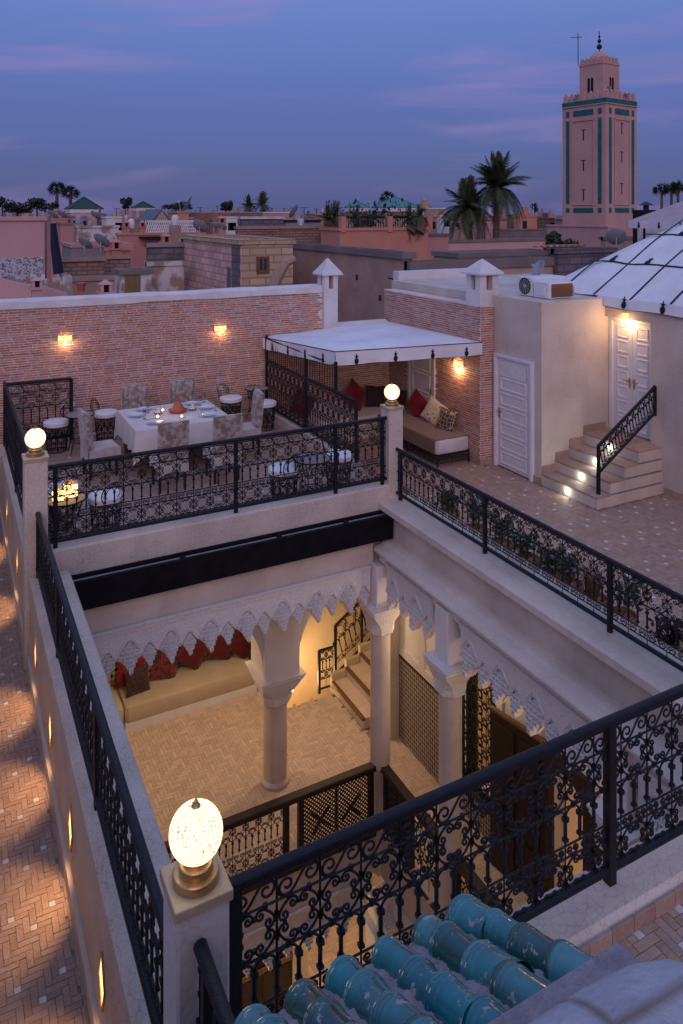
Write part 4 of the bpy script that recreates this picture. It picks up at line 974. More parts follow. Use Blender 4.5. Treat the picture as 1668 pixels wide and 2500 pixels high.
# ------------------------------------------------------------------ dining set
VELN = [0]
def make_chair():
    t = thing('dining_chair', '', 'chair'); OFF[t.name] = (0, 0, 0)
    part('seat', G().bbox(-.235, .235, -.20, .27, .33, .48, .04), 'velvet_taupe', t, True)
    nx_, nz2 = 20, 28; vs = []; fs = []
    for side in (0, 1):
        for j in range(nz2 + 1):
            for i in range(nx_ + 1):
                u = i / nx_; v = j / nz2; x = (u - .5) * .47; z = .46 + v * .60; lean = -.05 * v; edge = min(1, min(u, 1 - u) * 9) * min(1, (1 - v) * 10)
                if side: y = -.185 + lean + .03 * edge + (.028 * abs(math.sin(u * PI * 4)) ** .6 * (.55 + .45 * abs(math.cos(v * PI * 3))) * edge)
                else: y = -.235 + lean - .012 * edge
                vs.append((x, y, z))
    N = nx_ + 1; off = N * (nz2 + 1)
    for j in range(nz2):
        for i in range(nx_):
            a = j * N + i; fs.append((a, a + 1, a + N + 1, a + N)); b = off + a; fs.append((b + N, b + N + 1, b + 1, b))
    for j in range(nz2):
        for i in (0, nx_):
            a = j * N + i; q = (a, a + N, off + a + N, off + a); fs.append(q if i == 0 else q[::-1])
    for i in range(nx_): a = nz2 * N + i; fs.append((a, a + 1, off + a + 1, off + a))
    part('backrest', G().add(vs, fs), 'velvet_brown', t, True)
    # loose cover: skirt with arched hem
    for nm, A, B in (('skirt_back', (-.235, -.236), (.235, -.236)), ('skirt_side', (.236, -.22), (.236, .27)), ('skirt_side', (-.236, .27), (-.236, -.22)), ('skirt_front', (.235, .272), (-.235, .272))):
        top = []; bot = []
        for i in range(13):
            u = i / 12; x = A[0] + (B[0] - A[0]) * u; y = A[1] + (B[1] - A[1]) * u; hem = .20 + .10 * max(0, math.sin(u * PI)) ** .6
            if nm != 'skirt_back': hem = .27 + .07 * math.sin(u * PI)
            top.append((x, y, .47)); bot.append((x * 1.015, y * 1.015, hem))
        inn_ = [(x * .975, y * .975, z) for x, y, z in bot]; itop = [(x * .975, y * .975, z) for x, y, z in top]
        part(nm, G().loft([itop, inn_, bot, top], False, False), 'velvet_taupe', t, True)
    leg = G().lathe([(.018, 0), (.024, .05), (.020, .12), (.028, .2), (.03, .34)], 10).mesh('leg', 'dark_wood', True)
    for x in (-.19, .19):
        for y in (-.19, .22): share('leg', leg, t, (x, y, 0))
    return t
proto = make_chair()
spots = [((3.05, 11.50), 0, 'grey-brown velvet dining chair with its back to the railing, left of the pair'), ((3.90, 11.48), 0, 'grey-brown velvet dining chair with its back to the railing, right of the pair'),
         ((2.20, 12.56), -PI / 2 + .10, 'grey-brown velvet dining chair at the left end of the table, side on'), ((4.66, 12.50), PI / 2 - .12, 'grey-brown velvet dining chair at the right end of the table'),
         ((3.07, 13.72), PI, 'button-tufted velvet dining chair against the brick wall, beside the small glass-topped table'), ((3.94, 13.70), PI, 'button-tufted velvet dining chair against the brick wall, behind the red tagine')]
for i, (p, a, lb) in enumerate(spots):
    if i == 0: proto.location = (*p, 0); proto.rotation_euler = (0, 0, a); proto['label'] = lb; proto['group'] = 'dining chairs round the table'
    else: copy_tree(proto, (*p, 0), a, lb, 'dining chairs round the table')

dt = thing('dining_table', 'wooden dining table under a pale cloth on the terrace', 'table', (3.47, 12.78, 0))
part('table_top', G().box(2.70, 4.24, 12.10, 13.46, .70, .742), 'brown_wood', dt)
for x in (2.76, 4.10):
    for y in (12.14, 13.34): part('leg', G().bbox(x, x + .08, y, y + .08, 0, .699, .01), 'brown_wood', dt)
x0, x1, y0, y1 = 2.665, 4.275, 12.065, 13.495
per = []
def edge_pts(a, b, n_): return [(a[0] + (b[0] - a[0]) * i / n_, a[1] + (b[1] - a[1]) * i / n_) for i in range(n_)]
cs = [(x0, y0), (x1, y0), (x1, y1), (x0, y1)]
for k in range(4): per += [(p, i / 14, k) for i, p in enumerate(edge_pts(cs[k], cs[(k + 1) % 4], 14))]
top = []; mid = []; hem = []
for (p, u, k) in per:
    ox, oy = ((0, -1), (1, 0), (0, 1), (-1, 0))[k]; c = min(u, 1 - u); corner = max(0, 1 - c * 7)
    px_, py_ = ((-1, -1), (1, -1), (1, 1), (-1, 1))[k if u < .5 else (k + 1) % 4]
    fl = .030 + .022 * math.sin(u * 23 + k) ; 
    hx = p[0] + ox * fl * (1 - corner) + px_ * .05 * corner; hy = p[1] + oy * fl * (1 - corner) + py_ * .05 * corner
    top.append((p[0], p[1], .76)); mid.append((p[0] * .6 + hx * .4 + ox * .006, p[1] * .6 + hy * .4 + oy * .006, .62)); hem.append((hx, hy, .40 - .16 * corner + .012 * math.sin(u * 31)))
cloth = solo('tablecloth', G().loft([[(x, y, .7425) for x, y, z in top], top][::-1], True).loft([top, mid, hem], False), 'linen', 'pale linen tablecloth hanging over the dining table', 'tablecloth', smooth=True)
def plate(label, x, y):
    t = thing('plate', label, 'plate', (x, y, .761), 0, 'plates on the dining table')
    part('charger', G().lathe([(.06, 0), (.13, .006), (.15, .016), (.148, .018), (.125, .009), (.02, .006)], 28, (x, y, .761)), 'china', t, True)
    part('plate', G().lathe([(.05, .011), (.095, .016), (.115, .026), (.113, .028), (.09, .019), (.02, .016)], 28, (x, y, .761)), 'china', t, True)
for x, y in ((3.09, 13.30), (2.88, 12.95), (3.06, 12.38), (3.95, 13.31), (4.09, 12.90), (3.96, 12.42)): plate('pale blue-white dinner plate on a charger, laid on the cloth', x, y)
mat('glass', (.9, .92, .95), rough=.03, trans=1.0, spec=.5); M['glass'].node_tree.nodes['Principled BSDF'].inputs['IOR'].default_value = 1.2
def wine_glass(x, y):
    solo('wine_glass', G().lathe([(.03, 0), (.03, .003), (.004, .008), (.004, .075), (.03, .10), (.036, .135), (.030, .175), (.0285, .175), (.034, .135), (.028, .104), (.002, .082)], 16, (0, 0, 0)), 'glass', 'empty wine glass on the dining table', 'glass', 'wine glasses on the dining table', True).location = (x, y, .761)
for x, y in ((3.28, 13.20), (3.10, 13.08), (2.96, 12.72), (4.04, 13.12), (4.18, 13.36), (4.18, 12.68)): wine_glass(x, y)
tg = thing('tagine', 'large red clay tagine in the middle of the table', 'tagine', (3.57, 12.89, .761))
part('dish', G().lathe([(.09, 0), (.15, .02), (.165, .045), (.155, .045), (.135, .03)], 32, (3.57, 12.89, .761)), 'terracotta', tg, True)
part('lid', G().lathe([(.135, .031), (.12, .06), (.075, .13), (.045, .175), (.03, .195), (.045, .225), (.04, .235)], 32, (3.57, 12.89, .761)), 'terracotta', tg, True)
pattern_mat('zigzag', (.72, .70, .68), (.03, .02, .02), 34, edge=.46)
for lb, x, y in (('small white tagine with black zigzags, left of the red tagine', 3.24, 12.92), ('small white tagine with black zigzags, right of the red tagine', 3.83, 12.89)):
    t = thing('small_tagine', lb, 'tagine', (x, y, .761), 0, 'small white tagines')
    part('dish', G().lathe([(.04, 0), (.065, .012), (.078, .03), (.07, .03)], 24, (x, y, .761)), 'terracotta', t, True)
    part('lid', G().lathe([(.066, .031), (.055, .045), (.03, .085), (.012, .105), (.016, .12), (.003, .13)], 24, (x, y, .761)), 'zigzag', t, True)
glow('candle_glow', (1.0, .50, .18), 9.0)
for x, y in ((3.35, 13.05), (3.17, 12.68), (3.53, 12.50)):
    t = thing('candle_glass', 'lit candle in a small glass on the dining table', 'candle', (x, y, .761), 0, 'candles on the dining table')
    part('glass', G().lathe([(.028, 0), (.036, .07), (.034, .07), (.026, .004)], 16, (x, y, .761)), 'glass', t, True)
    part('flame', G().lathe([(.018, .012), (.020, .03), (.004, .048)], 10, (x, y, .761)), 'candle_glow', t, True)
    lamp('light', t, (x, y, .90), .35, (1, .5, .2), .03)
for k, (x, y, a) in enumerate(((2.99, 12.30, .6), (3.89, 12.60, .9), (2.82, 13.05, -.5), (2.87, 13.02, -.5), (3.02, 12.66, .1), (3.02, 12.63, .1), (4.19, 13.28, -.6), (4.02, 12.78, .1))):
    gs = G().box(-.09, .05, -.006, .006, 0, .004).lathe([(.001, 0), (.02, .002), (.018, .006)], 10, (.068, 0, 0))
    o = solo('spoon', gs, 'metal_grey', 'steel cutlery laid on the cloth beside a plate', 'cutlery', 'cutlery on the dining table'); o.location = (x, y, .761); o.rotation_euler = (0, 0, a)

# ------------------------------------------------------------------ wire drum chairs and small tables
def make_stool():
    t = thing('wire_chair', '', 'chair'); OFF[t.name] = (0, 0, 0)
    part('cushion', G().lathe([(.20, .452), (.222, .462), (.226, .485), (.222, .497), (.226, .503), (.222, .525), (.205, .537), (.1, .541)], 36), 'cushion_white', t, True)
    ringp = lambda r, z, n=28: [(r * math.cos(2 * PI * i / n), r * math.sin(2 * PI * i / n), z) for i in range(n)]
    fr_ = G().tube(ringp(.21, .44), .009, 5, True).tube(ringp(.165, .012), .009, 5, True).tube(ringp(.195, .36), .005, 4, True)
    part('ring_frame', fr_, 'iron', t, True)
    rib = G().tube([(.208, 0, .44), (.196, 0, .36), (.17, 0, .15), (.165, 0, .012)], .006, 4).mesh('rib', 'iron')
    scr = scroll_mesh('ring', .115, .17, .004, 4); scr2 = scroll_mesh('curl', .115, .09, .004, 4)
    for i in range(10):
        a = 2 * PI * i / 10; share('rib', rib, t, (0, 0, 0), (0, 0, a)); b = a + PI / 10
        share('scroll', scr, t, (.178 * math.cos(b), .178 * math.sin(b), .25), (0, 0, b + PI / 2)); share('scroll', scr2, t, (.168 * math.cos(b), .168 * math.sin(b), .08), (0, 0, b + PI / 2))
    lo = [(.155 * math.cos(a), -.215 - .04 * math.sin(a), .60 + .155 * math.sin(a)) for a in [R(d) for d in range(-40, 221, 20)]]
    li_ = [(.095 * math.cos(a), -.215 - .03 * math.sin(a), .60 + .095 * math.sin(a)) for a in [R(d) for d in range(-40, 221, 20)]]
    part('back_loop', G().tube([(.10, -.19, .44)] + lo + [(-.10, -.19, .44)], .008, 5).tube([(.06, -.2, .44)] + li_ + [(-.06, -.2, .44)], .006, 5), 'iron', t, True)
    for k in range(7):
        a = R(-10 + k * 33.3); share('curl', scr2, t, (.125 * math.cos(a), -.215 - .035 * math.sin(a), .60 + .125 * math.sin(a)), (0, -a + PI / 2, 0), (.45, .45, .45))
    return t
sp = make_stool()
stools = [((1.75, 14.16), .6 + PI / 2, 'wire drum chair with white round cushion beside the iron screen panel'), ((2.64, 14.40), -2.2, 'wire drum chair with white cushion by the brick wall, behind the table end'), ((5.06, 14.38), .45 + PI, 'wire drum chair with white cushion and looped back near the wall light by the canopy'),
          ((5.52, 13.72), -2.4, 'wire drum chair with white cushion next to the canopy railing'), ((1.36, 10.72), -.5 + PI, 'wire drum chair behind the table with the two brass candle lanterns'), ((1.86, 10.16), .25, 'wire drum chair with looped back to the railing, by the candle lanterns'),
          ((4.34, 10.06), .2, 'wire drum chair with its looped back to the railing, near the lounge'), ((5.32, 10.24), -1.9, 'wire drum chair in the corner by the lounge globe lamp')]
for i, (p, a, lb) in enumerate(stools):
    if i == 0: sp.location = (*p, 0); sp.rotation_euler = (0, 0, a); sp['label'] = lb; sp['group'] = 'wire drum chairs'
    else: copy_tree(sp, (*p, 0), a, lb, 'wire drum chairs')
pattern_mat('pebble_top', (.17, .12, .10), (.06, .05, .05), 30, edge=.5)
def bistro(label, x, y, h_, r_=.27):
    t = thing('bistro_table', label, 'table', (x, y, 0)); ringp = lambda rr, z, n=30: [(x + rr * math.cos(2 * PI * i / n), y + rr * math.sin(2 * PI * i / n), z) for i in range(n)]
    part('table_top', G().lathe([(r_ - .012, h_ - .012), (r_ - .006, h_), (.01, h_)], 36, (x, y, 0)), 'pebble_top', t)
    part('rim', G().tube(ringp(r_, h_ - .004), .011, 6, True), 'iron', t, True)
    part('shelf', G().tube(ringp(.17, .2), .007, 5, True).tube(ringp(.10, .2), .005, 4, True).tube([(x - .17, y, .2), (x + .17, y, .2)], .005, 4).tube([(x, y - .17, .2), (x, y + .17, .2)], .005, 4), 'iron', t)
    for i in range(4):
        a = PI / 4 + i * PI / 2; c_, s_ = math.cos(a), math.sin(a)
        part('leg', G().tube([(x + c_ * rr, y + s_ * rr, z) for rr, z in ((r_ * .95, h_ - .01), (.19, h_ * .7), (.15, .35), (.17, .2), (.24, .0))], .008, 5), 'iron', t, True)
        share('scroll', scroll_mesh('ring', .16, .16, .004, 4), t, (x + c_ * .17, y + s_ * .17, h_ - .14), (0, 0, a + PI / 2))
bistro('small round iron table carrying two glowing brass lanterns', 1.33, 9.98, .64)
bistro('small round pebble-topped iron table near the lounge end of the railing', 4.72, 9.92, .64)
bistro('small glass-topped round iron table by the iron screen panel', 2.10, 13.92, .66, .25)
bistro('small round iron table in the corner where the canopy meets the brick wall', 5.62, 14.40, .64, .24)
glow('tea_glow', (1.0, .55, .2), 5.0, .05, 40)
for lb, x, y, s_ in (('taller glowing brass candle lantern on the small round table', 1.40, 10.00, .075), ('shorter glowing brass candle lantern on the small round table', 1.24, 9.93, .06)):
    t = thing('candle_lantern', lb, 'lantern', (x, y, .645)); h_ = s_ * 2.2
    part('panes', G().box(x - s_, x + s_, y - s_, y + s_, .652, .645 + h_), 'tea_glow', t)
    fr_ = G().box(x - s_ - .006, x + s_ + .006, y - s_ - .006, y + s_ + .006, .645, .651).box(x - s_ - .006, x + s_ + .006, y - s_ - .006, y + s_ + .006, .646 + h_, .66 + h_)
    part('frame', fr_, 'brass', t); lamp('light', t, (x, y, .74 + h_), 1.0, (1, .55, .2), .03)
for x, z in ((5.02, .60), (1.98, .62), (2.12, .60)):
    tag(part('wall_socket', G().box(x - .05, x + .05, 14.925, 14.944, z - .04, z + .04), 'paint_white', None), 'white weatherproof socket low on the brick wall', 'socket', 'sockets on the brick wall')

# ------------------------------------------------------------------ lounge under the canopy
cu = solo('kerb', G().box(5.88, 6.04, 10.75, 14.94, ZR, .125), 'plaster_fine', 'plaster kerb under the canopy railing between dining terrace and lounge', 'kerb')
pr = railing('iron_railing', 'tall black iron railing between dining terrace and lounge, under the canopy', (5.95, 10.82), (5.95, 14.72), 1.16, .125, [('ring', .25), ('ring', .25), ('bars', .22), ('curl', .08), ('ring', .12)], posts=(.0, 1.95, 3.88), cell=.205, rail_r=.026)
L0 = .73; up_ = G().tube([(0, 0, 1.03), (0, 0, 1.46)], .007, 4).mesh('bar', 'iron')
for i in range(31): share('bar', up_, pr, (L0 + .02 + i * .1015, 0, 0))
part('canopy_beam', G().tube([(L0, 0, 1.46), (3.89, 0, 1.46)], .018, 6), 'iron', pr)
for x in (L0, 1.95, 3.88): part('canopy_post', G().box(x - .024, x + .024, -.024, .024, 1.03, 1.52), 'iron', pr)
cn = thing('canopy', 'flat white canvas canopy with black motifs over the lounge', 'canopy', (7.5, 13.2, 1.5))
nx_, ny_ = 18, 14; vs = []; fs = []
def cz(u, v): return (1.82 * (1 - u) + 1.73 * u) * (1 - v) + (1.585 * (1 - u) + 1.69 * u) * v
for j in range(ny_ + 1):
    for i in range(nx_ + 1):
        u, v = i / nx_, j / ny_; e_ = min(u, 1 - u, v * 1.2, (1 - v)) ; bulge = .075 * min(1, e_ * 7) ** .6 - .03 * math.sin(u * PI * 2) ** 2 * min(1, e_ * 4) + .020 * math.sin(u * 9 + v * 3) * min(1, e_ * 6) + .013 * math.sin(v * 17 - u * 4) * min(1, e_ * 6)
        vs.append((5.945 + 3.155 * u, 11.55 + 3.36 * v, cz(u, v) + bulge))
for j in range(ny_):
    for i in range(nx_): a = j * (nx_ + 1) + i; fs.append((a, a + 1, a + nx_ + 2, a + nx_ + 1))
part('roof_cloth', G().add(vs, fs), 'canvas', cn, True)
def val(a, b, za, zb, nrm, n_=28, dz=.245):
    t_ = []; m_ = []; q = []
    for i in range(n_ + 1):
        u = i / n_; w_ = .010 * math.sin(u * 22) ; x = a[0] + (b[0] - a[0]) * u; y = a[1] + (b[1] - a[1]) * u; z = za + (zb - za) * u
        t_.append((x, y, z)); m_.append((x + nrm[0] * (.008 + w_ * .5), y + nrm[1] * (.008 + w_ * .5), z - dz * .5)); q.append((x + nrm[0] * (.004 + w_), y + nrm[1] * (.004 + w_), z - dz - .006 * math.sin(u * 17)))
    return t_, m_, q
for a, b, za, zb, nr in (((5.945, 14.9), (5.945, 11.55), 1.585, 1.82, (-1, 0)), ((5.945, 11.55), (9.10, 11.55), 1.82, 1.73, (0, -1))):
    t_, m_, q = val(a, b, za, zb, nr)
    v_ = part('valance', G().loft([t_, m_, q], False, False), 'canvas', cn, True)
    part('piping', G().tube([(x + nr[0] * .006, y + nr[1] * .006, z) for x, y, z in t_], .008, 5), 'black_cloth', v_)
    part('piping', G().tube([(x + nr[0] * .002, y + nr[1] * .002, z) for x, y, z in q], .004, 4), 'black_cloth', v_)
MOT = [(-.012, .112), (-.026, .165), (-.010, .160), (0, .15), (.010, .160), (.026, .165), (.012, .112)]
def motif(parent, c, ux, nr, s=1.0, lift=.014, up=(0, 0, 1)):
    """little black vase-like emblem sewn on the cloth"""
    c, ux, nr, up = Vector(c), Vector(ux), Vector(nr), Vector(up)
    out_ = [(.014, 0), (.034, .022), (.042, .055), (.034, .085), (.014, .104), (.040, .148), (.012, .140), (.007, .152), (.012, .164), (0, .184)]
    poly = out_ + [(-x, z) for x, z in out_[-2::-1]]
    P = lambda x, z, d_: tuple(c + ux * (x * s) + up * (z * s) + nr * d_)
    return part('motif', G().loft([[P(x, z, lift) for x, z in poly], [P(x, z, lift - .006) for x, z in poly]]), 'black_cloth', parent)
for y in (14.35, 13.55, 12.75, 12.0): u = (14.9 - y) / 3.35; motif(cn, (5.945, y, 1.585 + .235 * u - .24), (0, -1, 0), (-1, 0, 0), lift=.022)
for x in (6.35, 7.15, 7.95, 8.72): u = (x - 5.945) / 3.155; motif(cn, (x, 11.55, 1.82 - .09 * u - .24), (1, 0, 0), (0, -1, 0), lift=.022)
part('frame_tube', G().tube([(5.95, 11.6, 1.60), (9.05, 11.6, 1.52)], .018, 6).tube([(7.5, 11.6, 1.57), (7.5, 14.8, 1.50)], .018, 6), 'iron', cn)

sf = thing('sofa', 'brown suede daybed on an iron frame along the lounge side wall', 'sofa', (8.66, 13, ZR))
def mattress(nm, x0, x1, y0, y1, z0, z1, m_, par):
    def ring(i, zz, b=.06): return [(x0 + i + b, y0 + i, zz), (x1 - i - b, y0 + i, zz), (x1 - i, y0 + i + b, zz), (x1 - i, y1 - i - b, zz), (x1 - i - b, y1 - i, zz), (x0 + i + b, y1 - i, zz), (x0 + i, y1 - i - b, zz), (x0 + i, y0 + i + b, zz)]
    return part(nm, G().loft([ring(.01, z0), ring(0, z0 + .03), ring(0, z1 - .03), ring(.012, z1 - .01), ring(.04, z1)]), m_, par, True)
mm = mattress('mattress', 8.28, 9.08, 11.90, 14.08, -.41, -.15, 'cream_wool', sf)
part('throw', G().prism([(8.262, -.40), (8.262, -.155), (8.29, -.136), (9.08, -.136), (9.08, -.149), (8.30, -.149), (8.279, -.165), (8.279, -.40)], 11.93, 14.06, 'y'), 'brown_suede', sf)
fg = G().tube([(8.31, 11.9, -.43), (9.05, 11.9, -.43), (9.05, 14.0, -.43), (8.31, 14.0, -.43)], .016, 6, True).tube([(8.31, 11.9, -.58), (9.05, 11.9, -.58)], .01, 5).tube([(8.31, 11.9, -.58), (8.31, 14.0, -.58)], .01, 5)
part('frame', fg, 'iron', sf)
for x, y in ((8.31, 11.9), (9.05, 11.9), (8.31, 14.0), (8.31, 12.95)): part('leg', G().tube([(x, y, ZR), (x, y, -.43)], .015, 6), 'iron', sf)
for k in range(5): share('curl', scroll_mesh('curl', .14, .11, .006, 4), sf, (8.39 + k * .145, 11.9, -.51))
for k in range(12): share('curl', scroll_mesh('curl', .14, .11, .006, 4), sf, (8.31, 12.0 + k * .165, -.51), (0, 0, PI / 2))
sb = thing('sofa', 'cream bench sofa along the back wall of the lounge', 'sofa', (7.4, 14.5, ZR))
mattress('mattress', 6.15, 9.08, 14.11, 14.92, -.41, -.15, 'cream_wool', sb)
part('plinth', G().box(6.2, 9.0, 14.2, 14.9, ZR, -.412), 'plaster_fine', sb)
cushion('large crimson velvet cushion on its corner at the back of the lounge', (8.03, 14.62, .16), .58, (R(-18), R(40), R(6)), 'red_velvet', 11)
cushion('crimson velvet cushion seen through the canopy railing', (6.75, 14.62, .13), .56, (R(-18), R(35), R(4)), 'red_velvet', 12)
cushion('black velvet cushion in the corner of the lounge', (8.55, 14.66, .09), .48, (R(-14), R(6), R(-8)), 'dark_velvet', 13)
cushion('dark plum cushion behind the globe lamp in the lounge', (8.92, 14.35, .07), .46, (R(-10), R(8), R(-60)), 'dark_velvet', 14)
cushion('deep red cushion on the brown daybed below the white door', (8.92, 13.55, .12), .48, (R(-16), R(34), R(-78)), 'red_velvet', 15)
cushion('cream map-print cushion leaning on the lounge wall', (8.94, 12.93, .10), .50, (R(-18), R(22), R(-76)), 'map_print', 16)
cushion('dark cushion with gold line pattern at the end of the daybed', (8.90, 12.42, .06), .44, (R(-20), R(6), R(-72)), 'geo_gold', 17)

# ------------------------------------------------------------------ doors
def panel_door(par, plane_x, y0, y1, z0, z1, rows, cols=1, lattice_h=0, t=.04):
    """leaf in the plane x=plane_x looking towards -x, raised panels"""
    lf_ = part('leaf', G().box(plane_x, plane_x + t, y0, y1, z0, z1), 'paint_white', par); h_ = (z1 - z0 - lattice_h - .08) / rows
    for k in range(rows):
        a, b = z0 + .06 + k * h_, z0 + .06 + (k + 1) * h_ - .05
        part('panel', G().loft([[(plane_x - .001, y0 + .09, a), (plane_x - .001, y1 - .09, a), (plane_x - .001, y1 - .09, b), (plane_x - .001, y0 + .09, b)], [(plane_x - .014, y0 + .095, a + .005), (plane_x - .014, y1 - .095, a + .005), (plane_x - .014, y1 - .095, b - .005), (plane_x - .014, y0 + .095, b - .005)],
                              [(plane_x - .014, y0 + .115, a + .025), (plane_x - .014, y1 - .115, a + .025), (plane_x - .014, y1 - .115, b - .025), (plane_x - .014, y0 + .115, b - .025)], [(plane_x - .004, y0 + .13, a + .04), (plane_x - .004, y1 - .13, a + .04), (plane_x - .004, y1 - .13, b - .04), (plane_x - .004, y0 + .13, b - .04)],
                              [(plane_x - .004, y0 + .15, a + .06), (plane_x - .004, y1 - .15, a + .06), (plane_x - .004, y1 - .15, b - .06), (plane_x - .004, y0 + .15, b - .06)]]), 'paint_white', lf_)
    return lf_
def handle(par, x, y, z, sgn=1):
    part('handle', G().box(x - .012, x, y - .016, y + .016, z - .13, z + .05).tube([(x - .005, y, z), (x - .05, y, z)], .011, 8).tube([(x - .05, y, z), (x - .055, y + sgn * .07, z + .012), (x - .05, y + sgn * .12, z)], .010, 8), 'brass', par, True)
d1 = thing('door', 'white panelled door with a lattice vent at the top, between brick pier and steps', 'door', (9.43, 11, ZR))
l1 = panel_door(d1, 9.415, 10.575, 11.475, ZR + .02, 1.43, 6, lattice_h=.30)
part('frame', G().box(9.39, 9.48, 10.48, 10.57, ZR, 1.51).box(9.39, 9.48, 11.48, 11.57, ZR, 1.51).box(9.39, 9.48, 10.571, 11.479, 1.435, 1.51), 'paint_white', d1)
part('frame_bead', G().box(9.375, 9.389, 10.50, 10.545, ZR, 1.49).box(9.375, 9.389, 11.505, 11.55, ZR, 1.49).box(9.375, 9.389, 10.546, 11.504, 1.45, 1.49), 'paint_white', d1)
part('vent', G().box(9.412, 9.4145, 10.66, 11.39, 1.10, 1.36), 'dark_gap', d1)
lg = lattice(0, .73, 0, .26, .042, .009); part('vent_lattice', G().merge(lg, Matrix.Translation((9.409, 10.66, 1.10)) @ Matrix.Rotation(PI / 2, 4, 'Z')), 'paint_white', d1)
handle(d1, 9.415, 11.42, .42, -1)
d2 = thing('door', 'white panelled double door at the top of the steps', 'door', (11.12, 9.8, .15))
panel_door(d2, 11.13, 9.765, 10.20, .16, 2.19, 7); panel_door(d2, 11.13, 9.32, 9.760, .16, 2.19, 7)
part('frame', G().box(11.09, 11.16, 10.205, 10.275, .15, 2.26).box(11.09, 11.16, 9.25, 9.315, .15, 2.26).box(11.09, 11.16, 9.316, 10.204, 2.195, 2.26), 'paint_white', d2)
handle(d2, 11.13, 9.82, 1.12, 1); handle(d2, 11.13, 9.72, 1.12, -1)
d3 = thing('door', 'cream panelled door in the brick wall of the lounge', 'door', (9.12, 13.6, ZR))
panel_door(d3, 9.10, 13.20, 14.07, ZR + .02, 1.28, 4); part('frame', G().box(9.085, 9.14, 13.12, 13.195, ZR, 1.36).box(9.085, 9.14, 14.075, 14.16, ZR, 1.36).box(9.085, 9.14, 13.196, 14.074, 1.285, 1.36), 'paint_white', d3)
handle(d3, 9.10, 13.27, .45, 1)

# ------------------------------------------------------------------ house block on the right, steps
hb = thing('house_block', 'cream plaster block with white doors, steps and air conditioners on its roof', 'building', (11, 11, ZR))
gg = G().box(9.435, 14.0, 11.575, 15.4, ZR, 2.60).box(9.435, 14.0, 10.29, 10.475, ZR, 2.60).box(9.485, 14.0, 10.475, 11.575, ZR, 2.60).box(9.435, 9.485, 10.475, 11.575, 1.515, 2.60)
part('wall', gg, 'plaster_fine', hb)
part('wall', G().box(11.0, 14.0, 3.0, 9.25, -.9, 2.62).box(11.17, 14.0, 9.25, 10.289, -.9, 2.62).box(11.0, 11.17, 9.25, 10.289, 2.265, 2.62), 'plaster_fine', hb)
part('skirting', G().box(9.41, 9.434, 10.27, 10.47, ZR, ZR + .12).box(10.98, 10.999, 3.0, 8.94, ZR, ZR + .12), 'bejmat', hb)
sts = thing('steps', 'four tiled outdoor steps with small white lights leading to the double door', 'stairs', (10, 9.6, ZR))
fr_x = (9.42, 9.74, 10.08, 10.43)
glow('led_glow', (.95, 1.0, .92), 5.0)
for i, fx in enumerate(fr_x):
    zt = ZR + .2 * (i + 1); nxt = fr_x[i + 1] if i < 3 else 11.089
    y0_ = 8.98 + .012 * i
    s_ = part('step', G().box(fx + .012, 11.089, y0_ + .012, 10.288, zt - .2 if i else ZR, zt - .028), 'plaster_fine', sts)
    rest_ = G()
    n_ = 7
    for k in range(n_):
        ya = y0_ + (10.288 - y0_) * k / n_; yb = y0_ + (10.288 - y0_) * (k + 1) / n_
        share('tread_tile', G().box(-(nxt - fx) / 2 + .002, (nxt - fx) / 2 - .002, -(yb - ya) / 2 + .002, (yb - ya) / 2 - .002, 0, .026).mesh('tread_tile', 'bejmat'), s_, ((fx + nxt) / 2, (ya + yb) / 2, zt - .026))
    part('skirting', G().box(fx + .02, nxt + .12 if i < 3 else 11.0, 10.268, 10.287, zt + .001, zt + .13), 'bejmat', s_)
    lt = part('step_light', G().box(fx + .002, fx + .011, 9.60, 9.70, zt - .12, zt - .085), 'led_glow', s_)
    lamp('light', s_, (fx - .03, 9.65, zt - .1), .9, (.92, 1.0, .9), .02)
railing('stair_railing', 'black iron railing climbing beside the outdoor steps', (9.58, 9.10), (10.93, 9.10), .38, -.16, [('ring', .12), ('bars', .20), ('curl', .06)], posts=(0, 1.35), cell=.135, rise=.62, rail_r=.024, foot=.03, r=.005)
part('newel', G().box(9.556, 9.604, 9.076, 9.124, -.45, -.10), 'iron', sts)

